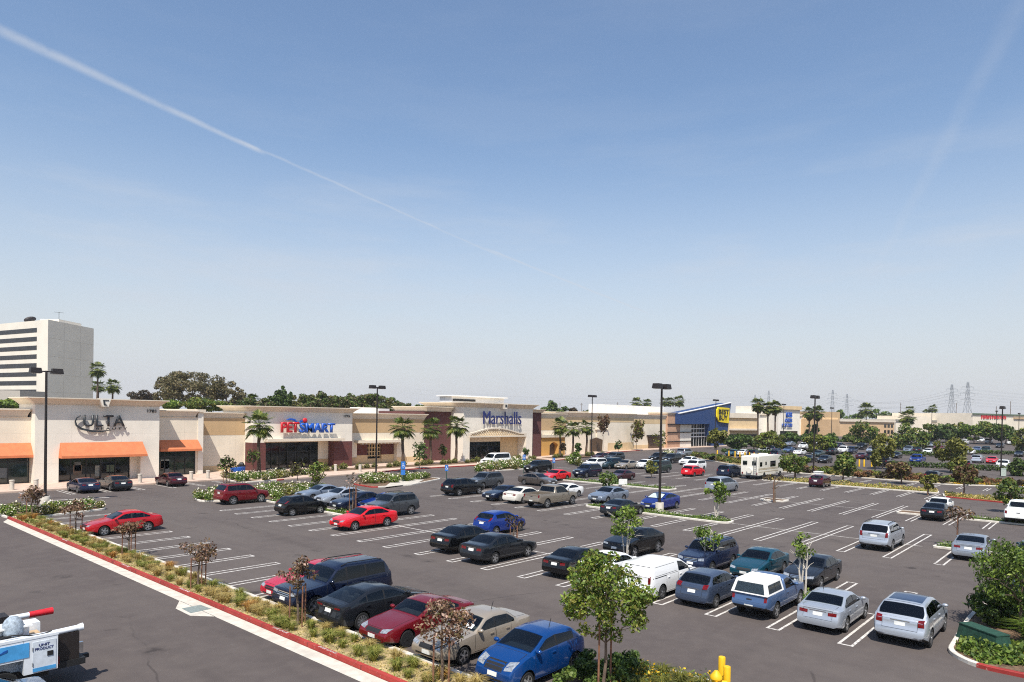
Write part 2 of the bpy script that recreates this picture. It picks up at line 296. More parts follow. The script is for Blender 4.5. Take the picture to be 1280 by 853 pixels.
# 'top' is the roofline: (distance from the front bumper, height); ws / rg are the indices bounding windscreen and rear screen
K = {
 'sedan': kind(4.75, 1.82, 1.46, 2.75, .95, [(0,.66),(.1,.76),(.75,.90),(1.42,1.0),(2.2,1.40),(2.75,1.46),(3.35,1.42),(4.08,1.10),(4.6,1.06),(4.75,.92)], (.94,.99), [(1.5,2.62),(2.70,3.42),(3.48,3.85)], ws=(3,4), rg=(6,7), doors=[(1.42,2.63),(2.66,3.60)], tl=(.74,.95)),
 'old_sedan': kind(4.6, 1.75, 1.40, 2.62, .95, [(0,.62),(.1,.76),(.8,.86),(1.5,.94),(2.15,1.34),(2.6,1.40),(3.25,1.37),(3.75,1.02),(4.5,.98),(4.6,.84)], (.89,.93), [(1.58,2.5),(2.58,3.2),(3.27,3.55)], ws=(3,4), rg=(6,7), doors=[(1.5,2.52),(2.55,3.35)], wr=.30, tl=(.66,.86), tumble=.36),
 'fastback': kind(4.87, 1.85, 1.47, 2.85, .98, [(0,.64),(.1,.76),(.8,.93),(1.35,1.02),(2.25,1.41),(2.85,1.47),(3.45,1.42),(4.38,1.12),(4.78,1.06),(4.87,.95)], (.96,1.04), [(1.45,2.7),(2.77,3.55),(3.6,3.95)], ws=(3,4), rg=(6,7), doors=[(1.4,2.72),(2.75,3.75)], wr=.34, tl=(.86,1.0), spokes=10),
 'coupe': kind(4.55, 1.78, 1.38, 2.62, .95, [(0,.60),(.1,.72),(.8,.86),(1.5,.95),(2.2,1.31),(2.65,1.38),(3.15,1.34),(3.95,1.03),(4.45,.99),(4.55,.86)], (.90,.96), [(1.58,2.78),(2.86,3.55)], ws=(3,4), rg=(6,7), doors=[(1.45,2.88)], tl=(.74,.92), wr=.31),
 'hatch': kind(3.85, 1.70, 1.51, 2.46, .72, [(0,.68),(.1,.80),(.55,.98),(.95,1.08),(1.75,1.46),(2.2,1.51),(3.15,1.45),(3.62,1.05),(3.8,.98),(3.85,.78)], (1.0,1.10), [(1.05,2.15),(2.25,3.1)], ws=(3,4), rg=(6,7), doors=[(1.1,2.2)], wr=.30, rear='hatch', tl=(.95,1.18), tly=(.78,.97), lamp=(.70,.93), plate_z=.82),
 'wagon': kind(4.36, 1.78, 1.55, 2.6, .88, [(0,.66),(.1,.80),(.7,.96),(1.15,1.06),(1.95,1.47),(2.5,1.55),(3.55,1.51),(4.15,1.10),(4.3,1.0),(4.36,.8)], (1.0,1.10), [(1.3,2.35),(2.43,3.2),(3.28,3.78)], ws=(3,4), rg=(6,7), doors=[(1.25,2.37),(2.4,3.3)], wr=.31, rear='hatch', tl=(.92,1.14), tly=(.68,.96), lamp=(.70,.86)),
 'prius': kind(4.46, 1.75, 1.49, 2.7, .93, [(0,.64),(.1,.76),(.6,.92),(1.0,1.04),(2.1,1.45),(2.5,1.49),(3.1,1.44),(4.2,1.13),(4.38,1.06),(4.46,.85)], (.98,1.08), [(1.2,2.45),(2.53,3.3),(3.37,3.75)], ws=(3,4), rg=(6,7), doors=[(1.2,2.47),(2.5,3.4)], wr=.31, rear='hatch', tl=(.82,1.08), tly=(.76,.97)),
 'crossover': kind(4.72, 1.92, 1.70, 2.82, .95, [(0,.72),(.1,.92),(.8,1.06),(1.2,1.15),(2.05,1.62),(2.6,1.70),(3.95,1.65),(4.48,1.18),(4.66,1.06),(4.72,.8)], (1.08,1.18), [(1.3,2.5),(2.58,3.5),(3.57,4.12)], ws=(3,4), rg=(6,7), doors=[(1.3,2.52),(2.55,3.55)], wr=.36, rear='hatch', tl=(.86,1.16), tly=(.74,.97), lamp=(.76,.94), plate_z=.92, gc=.24),
 'suv': kind(4.75, 1.88, 1.78, 2.78, .92, [(0,.80),(.08,1.02),(.9,1.12),(1.3,1.18),(1.95,1.68),(2.4,1.76),(4.15,1.74),(4.6,1.2),(4.7,1.12),(4.75,.75)], (1.14,1.2), [(1.4,2.35),(2.43,3.3),(3.38,4.2)], ws=(3,4), rg=(6,7), doors=[(1.35,2.37),(2.4,3.32)], wr=.37, rear='hatch', tl=(.92,1.25), tly=(.82,.98), lamp=(.82,1.0), plate_z=1.0, gc=.27, rails=True, tumble=.26),
 'big_suv': kind(5.1, 2.0, 1.88, 2.95, .95, [(0,.85),(.08,1.06),(1.1,1.16),(1.5,1.2),(2.1,1.75),(2.6,1.86),(4.6,1.82),(4.96,1.26),(5.06,1.16),(5.1,.8)], (1.15,1.22), [(1.6,2.5),(2.6,3.5),(3.6,4.6)], ws=(3,4), rg=(6,7), doors=[(1.55,2.52),(2.56,3.5)], wr=.39, rear='hatch', tl=(.9,1.3), tly=(.86,.98), lamp=(.86,1.02), plate_z=1.0, gc=.3, rails=True, tumble=.24),
 'fast_suv': kind(4.88, 1.98, 1.69, 2.93, .9, [(0,.80),(.1,.98),(.9,1.12),(1.4,1.2),(2.2,1.62),(2.75,1.69),(3.5,1.63),(4.6,1.22),(4.8,1.14),(4.88,.8)], (1.12,1.2), [(1.55,2.6),(2.68,3.5),(3.56,3.98)], ws=(3,4), rg=(6,7), doors=[(1.5,2.62),(2.65,3.6)], wr=.39, rear='hatch', tl=(.96,1.12), tly=(.6,.97), lamp=(.82,.96), gc=.24),
 'minivan': kind(5.1, 1.98, 1.74, 3.0, .95, [(0,.74),(.1,.92),(.6,1.05),(.95,1.14),(1.95,1.64),(2.5,1.74),(4.5,1.70),(4.95,1.18),(5.06,1.06),(5.1,.75)], (1.06,1.14), [(1.2,2.35),(2.45,3.5),(3.6,4.5)], ws=(3,4), rg=(6,7), doors=[(1.35,2.4),(2.45,3.6)], wr=.34, rear='hatch', tl=(.9,1.2), tly=(.82,.97), lamp=(.76,.96), plate_z=.95),
 'cargo': kind(5.14, 2.0, 1.75, 3.08, .97, [(0,.74),(.1,.94),(.65,1.06),(1.0,1.15),(1.95,1.66),(2.5,1.75),(4.75,1.72),(5.02,1.2),(5.1,1.06),(5.14,.72)], (1.08,1.14), [(1.25,2.4)], ws=(3,4), rg=(6,7), doors=[(1.35,2.45),(2.5,3.65)], wr=.35, rear='cargo', tl=(.82,1.24), tly=(.86,.98), lamp=(.76,.96), plate_z=.95, cargo=True, tumble=.24),
 'van': kind(5.6, 2.0, 2.08, 3.5, .9, [(0,.82),(.08,1.02),(.7,1.12),(1.05,1.22),(1.75,1.92),(2.3,2.06),(5.2,2.04),(5.5,1.3),(5.56,1.15),(5.6,.7)], (1.2,1.22), [(1.15,2.1),(2.2,3.6),(3.7,5.1)], ws=(3,4), rg=(6,7), doors=[(1.1,2.15),(2.2,3.55)], wr=.36, rear='hatch', tl=(.95,1.35), tly=(.86,.98), lamp=(.84,1.0), plate_z=.9, tumble=.2, gc=.26),
 'pickup': kind(5.8, 2.02, 1.92, 3.7, .98, [(0,.88),(.08,1.12),(1.1,1.22),(1.5,1.26),(2.15,1.80),(2.6,1.92),(3.35,1.86),(3.62,1.26),(5.72,1.26),(5.8,1.2)], (1.2,1.22), [(1.62,2.55),(2.63,3.32)], ws=(3,4), rg=(6,7), doors=[(1.55,2.58)], wr=.41, rear='pickup', tl=(.92,1.2), tly=(.84,.99), lamp=(.86,1.06), plate_z=.66, gc=.36, bed=(3.66,5.7), tumble=.26),
 'small_pickup': kind(4.9, 1.74, 1.68, 2.95, .85, [(0,.80),(.08,1.0),(1.0,1.08),(1.4,1.12),(2.0,1.60),(2.3,1.68),(2.75,1.64),(2.92,1.12),(4.82,1.12),(4.9,1.06)], (1.08,1.1), [(1.5,2.68)], ws=(3,4), rg=(6,7), doors=[(1.42,2.75)], wr=.36, rear='pickup', tl=(.82,1.08), tly=(.86,.99), lamp=(.78,.94), plate_z=.6, gc=.36, bed=(2.98,4.8), tumble=.26),
}
def shrink(k, f):
    s = lambda prs: [tuple(x*f for x in p) for p in prs]
    return dict(k, L=k['L']*f, wb=k['wb']*f, foh=k['foh']*f, top=[(d*f, z) for d, z in k['top']], wins=s(k['wins']), doors=s(k['doors']))
K['short_suv'] = shrink(K['suv'], .915)
def profile(k, d, dense=.07):
    xs = [p[0] for p in k['top']]; zs = [p[1] for p in k['top']]
    w = min(dense, d, k['L']-d)
    if w <= 1e-4: return float(np.interp(d, xs, zs))
    return float(np.mean([np.interp(d+o*w, xs, zs) for o in (-1, -.6, -.2, .2, .6, 1)]))
def beltz(k, d): return k['belt'][0]+(k['belt'][1]-k['belt'][0])*d/k['L']
def section(k, d):
    """half cross-section at distance d from the front: list of (y, z), plus roof-edge data"""
    L, hw = k['L'], k['W']/2; zt = profile(k, d); e = min(d, L-d)
    span = .62 if d < L/2 else .45
    t = max(0, (span-e)/span); pl = 1-(k['nose'] if d < L/2 else .12)*t**2.2
    hw *= pl; gc = k['gc']+(.20 if k['gc'] > .22 else .12)*max(0, (.55-e)/.55)
    zb = min(beltz(k, d), zt-.03); c = min(1, max(0, (zt-zb-.05)/.2)); ysh = hw*.955
    ez = zt-(.02+.045*c); ey = (hw*.88)*(1-c)+(ysh-max(0, ez-zb)*k['tumble'])*c
    zm = gc+(zb-gc)*.52
    pts = [(0, gc), (hw*.82, gc), (hw*.965, gc+.07), (hw*.992, gc+(zm-gc)*.5), (hw, zm), (hw*.992, zb-(zb-zm)*.35), (ysh+.004, zb), (ysh*(1-c)+c*(ysh*.5+ey*.5+.012)-(1-c)*.012, zb*(1-c)+c*(zb+ez)/2+(1-c)*.004), (ey, ez)]
    b = k['bed']
    if b and b[0] < d < b[1]:
        fl = k['gc']+.28
        pts[7] = (ysh, zb+.01); pts[8] = (hw*.95, zt); pts += [(hw*.82, zt), (hw*.79, fl), (0, fl)]
    else: pts += [(ey*.9, zt-.014), (ey*.5, zt+.008*c), (0, zt+.014*c)]
    return pts, ey, ez, zb
def stations(k):
    L = k['L']; s = set(np.round(np.linspace(.16, L-.16, int(L/.095)), 4)) | {0, .02, .05, .1, L, L-.02, L-.05, L-.1}
    for p in k['top'][3:8]: s.add(p[0])
    if k['bed']:
        b = k['bed']; s = {x for x in s if abs(x-b[0]) > .03 and abs(x-b[1]) > .03}; s |= {b[0]-.004, b[0]+.004, b[1]-.004, b[1]+.004}
    return sorted(s)
def loft(k):
    st = stations(k); L = k['L']; v = []; f = []; mi = []; n = 12; m = 2*n-2
    for d in st:
        pts, *_ = section(k, d); x = L/2-d; e = min(d, L-d); sg = 1 if d < L/2 else -1
        for (y, z) in pts+[(-p[0], p[1]) for p in pts[-2:0:-1]]:
            pull = 0
            if e < .12:                                            # rounded bumpers
                zc = k['gc']+.28; pull = .10*min(1, abs(z-zc)/.35)**2*(1-e/.12)
            v.append((x-sg*pull, y, z))
    for i in range(len(st)-1):
        for j in range(m):
            a, b = i*m+j, i*m+(j+1) % m; f.append((a, a+m, b+m, b)); mi.append(1 if j in (0, 1, m-1, m-2) else 0)
    for base, flip in ((0, 1), ((len(st)-1)*m, 0)):
        for j in range(n-1):
            a, b = base+j, base+j+1; c_, d_ = base+(m-j-1) % m, base+(m-j) % m
            q = [a, b, c_, d_] if j else [a, b, c_]
            if j == n-2: q = [a, b, d_]
            q = list(dict.fromkeys(q)); f.append(tuple(q if not flip else q[::-1])); mi.append(0)
    me = bpy.data.meshes.new('body'); me.from_pydata(v, [], f); me.polygons.foreach_set('material_index', mi); me.update()
    bm = bmesh.new(); bm.from_mesh(me); bmesh.ops.recalc_face_normals(bm, faces=bm.faces); bm.to_mesh(me); bm.free()
    return me
def arches(me, k):
    L, hw = k['L'], k['W']/2; mb = MB()
    for x in (L/2-k['foh'], L/2-k['foh']-k['wb']):
        for s in (-1, 1):
            a, b = sorted((s*(hw-(.19 if k['bed'] else .36)), s*(hw+.2)))
            mb.lathe([(k['wr']+.065, a), (k['wr']+.065, b)], 28, 0, 'y', (x, 0, k['wr']+.01))
    cut = mb.mesh('cut'); bmc = bmesh.new(); bmc.from_mesh(cut); bmesh.ops.recalc_face_normals(bmc, faces=bmc.faces); bmc.to_mesh(cut); bmc.free()
    cuts = [cut]; top = k['top']; X = lambda d: L/2-d; a, b = top[k['ws'][0]][0], top[k['ws'][1]][0]; (ra, rza), (rb, rzb) = top[k['rg'][0]], top[k['rg'][1]]
    # hollow cabin, window openings and screens, so that the glass is glass and the seats show through it
    d1 = ra-.1 if k['bed'] else (k['wins'][-1][1]+.35 if k['cargo'] else min(rb-.12, L-.3)); rows = []
    for i in range(41):
        d = lerp(a+.06, d1, i/40); pts, ey, ez, zb = section(k, d); zt = profile(k, d)-.075
        if zt > zb+.05: rows.append((X(d), zb-.14, pts[6][0]-.10, max(.1, ey-.085), zt))
    mb = MB(); m = 4
    vs = [(x, y, z) for x, z0, y0, y1, z1 in rows for y, z in ((-y0, z0), (y0, z0), (y1, z1), (-y1, z1))]; n = len(rows)
    mb.add(vs, [(i*4+j, i*4+(j+1) % 4, i*4+4+(j+1) % 4, i*4+4+j) for i in range(n-1) for j in range(4)]+[(3, 2, 1, 0), (n*4-4, n*4-3, n*4-2, n*4-1)]); cuts.append(mb.mesh('core'))
    mb = MB()
    for d0, d1 in k['wins']:
        cc = []
        for i in range(9):
            d = lerp(d0+.02, d1-.02, i/8); _, ey, ez, zb = section(k, d)
            if ez-.065-zb-.05 > .03: cc.append((X(d), zb+.05, ez-.065))
        if len(cc) > 1: mb.vprism([(x, z0) for x, z0, z1 in cc]+[(x, z1) for x, z0, z1 in cc[::-1]], -2, 2)
    cuts.append(mb.mesh('windows')); mb = MB()
    def drop(da, db, ins):
        pts = [(d, section(k, d)) for d in (da, (da+db)/2, db)]; poly = [(X(d), s[1]-ins) for d, s in pts]+[(X(d), -s[1]+ins) for d, s in pts[::-1]]; mb.prism(poly, section(k, (da+db)/2)[3]+.0, 4)
    drop(a+.08, b-.05, .085)
    if k['bed']: yb = section(k, ra)[1]; mb.box(X(rb+.25), X(ra-.3), -yb*.86, yb*.86, rzb+.09, rza-.12)
    elif not k['cargo']: drop(ra+.09, rb-.07, .095)
    cuts.append(mb.mesh('screens'))
    for c in cuts[1:]:
        q = bmesh.new(); q.from_mesh(c); bmesh.ops.recalc_face_normals(q, faces=q.faces); q.to_mesh(c); q.free(); c.materials.append(TRIM)
    cut.materials.append(TRIM); me.materials.append(WHT); me.materials.append(TRIM)
    o = link(bpy.data.objects.new('body', me)); cs = [link(bpy.data.objects.new('cut', c)) for c in cuts]
    for c in cs: md = o.modifiers.new('b', 'BOOLEAN'); md.object = c; md.operation = 'DIFFERENCE'; md.solver = 'EXACT'; md.material_mode = 'TRANSFER'
    dg = bpy.context.evaluated_depsgraph_get(); dg.update(); out = bpy.data.meshes.new_from_object(o.evaluated_get(dg))
    bpy.data.objects.remove(o); [bpy.data.objects.remove(c) for c in cs]; shade(out, 38); return out
def decal(bvh, rows, off, name):
    """a panel laid on the body: rows of (origin, direction) rays; a skirt returns into the body"""
    g = []; ok = True
    for r in rows:
        line = []
        for o, d in r:
            h = bvh.ray_cast(Vector(o), Vector(d).normalized())
            line.append(None if h[0] is None else (h[0]+h[1]*off, h[0]-h[1]*.02)); ok &= h[0] is not None
        g.append(line)
    v = []; ix = {}; f = []
    nr, nc = len(g), len(g[0])
    def vid(i, j, w):
        if (i, j, w) not in ix: ix[(i, j, w)] = len(v); v.append(g[i][j][w])
        return ix[(i, j, w)]
    full = lambda i, j: 0 <= i < nr-1 and 0 <= j < nc-1 and all(g[a][b] is not None for a in (i, i+1) for b in (j, j+1)) and max((g[i][j][0]-g[i+1][j+1][0]).length, (g[i+1][j][0]-g[i][j+1][0]).length) < .9
    for i in range(nr-1):
        for j in range(nc-1):
            if not full(i, j): continue
            f.append((vid(i,j,0), vid(i+1,j,0), vid(i+1,j+1,0), vid(i,j+1,0)))
            for (a, b), nb in (((i,j),(i,j+1)),(i-1,j)), (((i+1,j+1),(i+1,j)),(i+1,j)), (((i+1,j),(i,j)),(i,j-1)), (((i,j+1),(i+1,j+1)),(i,j+1)):
                if not full(*nb): f.append((vid(*a,0), vid(*b,0), vid(*b,1), vid(*a,1)))
    if not f: return None
    me = bpy.data.meshes.new(name); me.from_pydata(v, [], f); me.update()
    bm = bmesh.new(); bm.from_mesh(me); bmesh.ops.recalc_face_normals(bm, faces=bm.faces)
    top = bm.faces[0]; bm.faces.ensure_lookup_table(); bm.normal_update()
    h = g[0][0] or next(x for r in g for x in r if x); ref = h[0]-h[1]
    if bm.faces[0].normal.dot(ref) < 0: bmesh.ops.reverse_faces(bm, faces=bm.faces)
    bm.to_mesh(me); bm.free(); shade(me, 40); return me
def lerp(a, b, t): return a+(b-a)*t
def front_grid(k, y0, y1, z0, z1, nx=6, nz=4, sgn=1, skew=0.):
    X = 6*sgn
    return [[((X, lerp(y0, y1, i/nx), lerp(z0+skew*i/nx, z1+skew*i/nx, j/nz)), (-sgn, 0, 0)) for i in range(nx+1)] for j in range(nz+1)]
def wheel_meshes(wr, spokes, dark):
    w = wr*.62; t = MB().lathe([(wr*.66,-.1),(wr*.93,-.105),(wr,-.07),(wr,.07),(wr*.93,.105),(wr*.66,.1)], 28, 0, 'y')
    r = MB(); r.lathe([(.02,-.085),(wr*.6,-.06),(wr*.67,-.1),(wr*.675,.05)], 24, 0 if not spokes else 1, 'y'); r.lathe([(wr*.6,-.098),(wr*.675,-.104),(wr*.675,-.09),(wr*.6,-.08)], 24, 0, 'y')
    for i in range(spokes):
        a = 2*math.pi*i/spokes; c, s = math.cos(a), math.sin(a); hw_ = wr*(.09 if spokes > 6 else .13)
        p = lambda rr, o, y: (c*rr-s*o, y, s*rr+c*o)
        r.add([p(.03,-hw_*.8,-.104),p(wr*.63,-hw_,-.1),p(wr*.63,hw_,-.1),p(.03,hw_*.8,-.104),p(.03,-hw_*.8,-.06),p(wr*.63,-hw_,-.06),p(wr*.63,hw_,-.06),p(.03,hw_*.8,-.06)], [(3,2,1,0),(0,1,5,4),(1,2,6,5),(2,3,7,6),(3,0,4,7)], 0)
    r.lathe([(.01,-.112),(wr*.16,-.11),(wr*.17,-.08)], 12, 0, 'y')
    return t.mesh('tyre', 35), r.mesh('rim', 35)
PROTO = {}
def proto(kn):
    if kn in PROTO: return PROTO[kn]
    k = K[kn]; L, hw = k['L'], k['W']/2; solid = loft(k)
    bm = bmesh.new(); bm.from_mesh(solid); bvh = BVHTree.FromBMesh(bm); bm.free()
    P = []                                                        # (name, mesh, material key, location, parent index)
    body = arches(solid, k); top = k['top']; X = lambda d: L/2-d
    def add(n, me, mk, loc=(0, 0, 0), par=None, rz=0):
        if me is not None: P.append((n, me, mk, loc, par, rz))
        return len(P)-1
    glass = 'glass'
    # windscreen and rear screen
    def topglass(d0, d1, inset, ny=8, nd=6):
        rows = []
        for i in range(nd+1):
            d = lerp(d0, d1, i/nd); _, ey, _, _ = section(k, d); y = ey-inset
            rows.append([((X(d), lerp(-y, y, j/ny), 5), (0, 0, -1)) for j in range(ny+1)])
        return rows
    a, b = top[k['ws'][0]][0], top[k['ws'][1]][0]
    add('windshield', decal(bvh, topglass(a+.05, b-.03, .065), .006, 'windshield'), glass)
    (ra, rza), (rb, rzb) = top[k['rg'][0]], top[k['rg'][1]]
    if not k['cargo'] and not (k['bed'] and False):
        if k['bed']:
            zz0, zz1 = rzb+.06, rza-.09; yb = section(k, ra)[1]
            rows = [[((-6 if not k['bed'] else X(rb+.3), lerp(-1, 1, j/6)*lerp(yb*1.02, yb*.9, i/4), lerp(zz0, zz1, i/4)), (1, 0, 0)) for j in range(7)] for i in range(5)]
            add('rear_window', decal(bvh, rows, .006, 'rear_window'), glass)
        else: add('rear_window', decal(bvh, topglass(ra+.07, rb-.04, .075), .006, 'rear_window'), 'tint')
    if k['roof_glass']: add('glass_roof', decal(bvh, topglass(b+.12, ra-.2, .12), .006, 'glass_roof'), glass)
    # side windows
    for wi_, (d0, d1) in enumerate(k['wins']):
        n = max(4, int((d1-d0)/.09)); cols = []
        for i in range(n+1):
            d = lerp(d0, d1, i/n); _, ey, ez, zb = section(k, d); z0 = zb+.035; z1 = ez-.05
            cols.append((d, z0, z1))
        for s in (-1, 1):
            cc = [c for c in cols if c[2]-c[1] > .05]
            if len(cc) > 1: add('side_window', decal(bvh, [[((X(d), s*4, lerp(z0, z1, j/4)), (0, -s, 0)) for j in range(5)] for d, z0, z1 in cc], .006, 'side_window'), glass if wi_ == 0 else 'tint')
    # black surround behind the side glass (pillars), bonnet and boot lid with their seams
    for s in (-1, 1):
        for (_, d0), (d1, _) in zip(k['wins'], k['wins'][1:]):
            cc = []
            for i in range(3): d = lerp(d0-.01, d1+.01, i/2); _, ey, ez, zb = section(k, d); cc.append((d, zb+.03, ez-.045))
            add('door_pillar', decal(bvh, [[((X(d), s*4, lerp(z0, z1, j/3)), (0, -s, 0)) for j in range(4)] for d, z0, z1 in cc], .0045, 'door_pillar'), 'trim')
    def panel(nm, d0, d1, fr, par_mat='paint'):
        for o, mk, off, nn in ((.016, 'trim', .0016, nm+'_seam'), (0, 'paint', .0042, nm)):
            rows = []
            for i in range(7):
                d = lerp(d0-o, d1+o, i/6); y = section(k, d)[0][8][0]*fr+o; rows.append([((X(d), lerp(-y, y, j/8), 5), (0, 0, -1)) for j in range(9)])
            add(nn, decal(bvh, rows, off, nn), mk)
    panel('hood', .2, a-.06, .84)
    if k['rear'] == 'sedan': panel('trunk_lid', rb+.06, L-.16, .8)
    if k['rear'] != 'pickup':
        z1 = min(rzb-.03, k['tl'][1]+.02) if k['rear'] == 'sedan' else rzb-.05; w_ = hw*(k['tly'][0]*.88-.02) if k['tly'][0] > .6 else hw*.62
        for o, mk, off, nn in ((.014, 'trim', .0016, 'tailgate_seam'), (0, 'paint', .0042, 'tailgate')): add(nn, decal(bvh, front_grid(k, -w_-o, w_+o, k['plate_z']-.19-o, z1+o, 8, 5, -1), off, nn), mk)
        add('tailgate_trim', decal(bvh, front_grid(k, -.34, .34, k['plate_z']+.10, k['plate_z']+.13, 4, 1, -1), .009, 'tailgate_trim'), 'chrome')
    else:
        add('tailgate', decal(bvh, front_grid(k, -hw*.74, hw*.74, k['tl'][0]-.02, k['top'][-1][1]-.06, 8, 4, -1), .006, 'tailgate'), 'paint'); add('tailgate_handle', decal(bvh, front_grid(k, -.12, .12, k['top'][-1][1]-.2, k['top'][-1][1]-.14, 3, 1, -1), .012, 'tailgate_handle'), 'trim')
    add('lower_valance', decal(bvh, front_grid(k, -hw*.66, hw*.66, k['gc']+.03, k['gc']+.13, 10, 2, -1), .005, 'lower_valance'), 'trim')
    if k['cargo']:
        for s in (-1, 1):
            zb = beltz(k, 3.4); add('side_rail', decal(bvh, [[((X(lerp(2.5, 4.9, i/12)), s*4, lerp(zb-.03, zb+.01, j)), (0, -s, 0)) for j in (0, 1)] for i in range(13)], .004, 'side_rail'), 'trim')
            for z0, z1, d0, d1 in ((zb+.06, zb+.075, 2.6, 4.75), (1.58, 1.595, 2.7, 4.6)): add('panel_crease', decal(bvh, [[((X(lerp(d0, d1, i/10)), s*4, lerp(z0, z1, j)), (0, -s, 0)) for j in (0, 1)] for i in range(11)], .003, 'panel_crease'), 'trim')
        add('tailgate_seam', decal(bvh, front_grid(k, -hw*.72, hw*.72, 1.60, 1.625, 8, 1, -1), .004, 'tailgate_seam'), 'trim')
    # seats, dashboard and wheel
    zb = beltz(k, b); it = MB(); df = b+.32
    for dd, full in ((df, False), (df+.92, True)):
        if dd > ra+.05 or (k['bed'] and dd > ra-.25) or (k['cargo'] and full): continue
        hh = min(.34, profile(k, dd)-.12-zb)
        for s in (-1, 1):
            y = s*hw*.42; it.frustum((X(dd)-.22, X(dd)-.02, y-.25, y+.25), zb-.139, (X(dd)-.26, X(dd)-.12, y-.22, y+.22), zb+.12); it.box(X(dd)-.27, X(dd)-.16, y-.13, y+.13, zb+.14, zb+hh)
        if full: it.box(X(dd)-.24, X(dd)-.04, -hw*.2, hw*.2, zb-.139, zb+.1)
    add('seats', it.mesh('seats'), 'seat'); zd = section(k, a+.3)[3]
    add('dashboard', MB().box(X(a+.62), X(a+.24), -hw*.72, hw*.72, zd-.13, zd+.01).mesh('dashboard'), 'seat')
    sw = MB(); cx_, cz_ = X(a+.78), zd+.05
    for i in range(12): t0, t1 = 2*math.pi*i/12, 2*math.pi*(i+1)/12; sw.tube((cx_-math.sin(t0)*.06, hw*.42+math.cos(t0)*.18, cz_+math.sin(t0)*.17), (cx_-math.sin(t1)*.06, hw*.42+math.cos(t1)*.18, cz_+math.sin(t1)*.17), .016, n=5)
    add('steering_wheel', sw.mesh('steering_wheel'), 'trim')
    # doors with a handle each
    for d0, d1 in k['doors']:
        for s in (-1, 1):
            n = 8; rows = []; rows2 = []
            for i in range(n+1):
                for rr, o in ((rows, 0), (rows2, .014)):
                    d = lerp(d0-o, d1+o, i/n); zb = section(k, d)[3]; za = k['gc']+.13-o; zc = zb+.0
                    # keep clear of the rear arch
                    xr = X(d)-(L/2-k['foh']-k['wb']); q = (k['wr']+.09-o)**2-xr*xr
                    if q > 0: za = max(za, k['wr']+.02+math.sqrt(q))
                    rr.append([((X(d), s*4, lerp(za, zc, j/5)), (0, -s, 0)) for j in range(6)])
            add('door_seam', decal(bvh, rows2, .0018, 'door_seam'), 'trim')
            di = add('door', decal(bvh, rows, .0045, 'door'), 'paint')
            zb = section(k, d1)[3]; h = bvh.ray_cast(Vector((X(d1-.2), s*4, zb-.12)), Vector((0, -s, 0)))
            if h[0]: hb = MB().box(-.09, .09, -.018, .018, -.018, .018).mesh('door_handle'); add('door_handle', hb, 'handle', tuple(h[0]+Vector((0, s*.02, 0))), di)
    # mirrors
    d = k['wins'][0][0]+.12; zb = section(k, d)[3]; h = bvh.ray_cast(Vector((X(d), 4, zb+.02)), Vector((0, -1, 0)))
    for s in (-1, 1): add('side_mirror', MB().blob((0, s*.1, .08), (.09, .12, .075)).tube((0, 0, .02), (0, s*.08, .06), .025).mesh('side_mirror', 60), 'mirror', (h[0].x, s*(abs(h[0].y)-.01), h[0].z))
    # lamps, grille, plates
    lz0, lz1 = k['lamp']
    for s in (-1, 1):
        add('headlight', decal(bvh, front_grid(k, s*hw*.5, s*hw*.84, lz0+.01, lz1-.03, 7, 3, 1, .035), .008, 'headlight'), 'head')
        y0, y1 = k['tly'][0]*hw*.88, k['tly'][1]*hw*.9
        add('taillight', decal(bvh, front_grid(k, s*y0, s*y1, k['tl'][0]+(.03 if k['rear'] == 'sedan' else .02), k['tl'][1]-(.045 if k['rear'] == 'sedan' else .02), 6, 4, -1, .02), .008, 'taillight'), 'tail')
    add('grille', decal(bvh, front_grid(k, -hw*.42, hw*.42, lz0-.04, lz1-.04, 8, 3), .006, 'grille'), 'trim')
    add('air_intake', decal(bvh, front_grid(k, -hw*.6, hw*.6, k['gc']+.1, k['gc']+.22, 8, 2), .006, 'air_intake'), 'trim')
    add('license_plate', decal(bvh, front_grid(k, -.19, .19, lz0-.21, lz0-.08, 2, 2), .012, 'license_plate'), 'plate')
    add('license_plate', decal(bvh, front_grid(k, -.19, .19, k['plate_z']-.07, k['plate_z']+.07, 2, 2, -1), .012, 'license_plate'), 'plate')
    if k['rear'] in ('hatch', 'pickup', 'cargo'):
        add('rear_bumper', decal(bvh, front_grid(k, -hw*.8, hw*.8, k['gc']+.08, k['gc']+.26, 10, 3, -1), .03 if k['rear'] == 'pickup' else .012, 'rear_bumper'), 'bumper')
    if k['rails']:
        for s in (-1, 1):
            d0, d1 = top[k['ws'][1]][0]+.25, top[k['rg'][0]][0]-.1; mbr = MB(); pts = []
            for i in range(7):
                d = lerp(d0, d1, i/6); _, ey, ez, _ = section(k, d); pts.append((X(d), s*(ey-.07), profile(k, d)+(.005 if i in (0, 6) else .05)))
            mbr.path(pts, [.02]*7, 6); add('roof_rail', mbr.mesh('roof_rail', 50), 'trim')
    # radio aerial and wheels
    ty, rm = wheel_meshes(k['wr'], k['spokes'], False)
    for x in (L/2-k['foh'], L/2-k['foh']-k['wb']):
        for s in (-1, 1):
            wi = add('wheel', ty, 'tyre', (x, s*(hw-.115), k['wr']), None, 0 if s < 0 else math.pi)
            add('rim', rm, 'rim', (0, 0, 0), wi)
    PROTO[kn] = (k, body, P, bvh)
    return PROTO[kn]
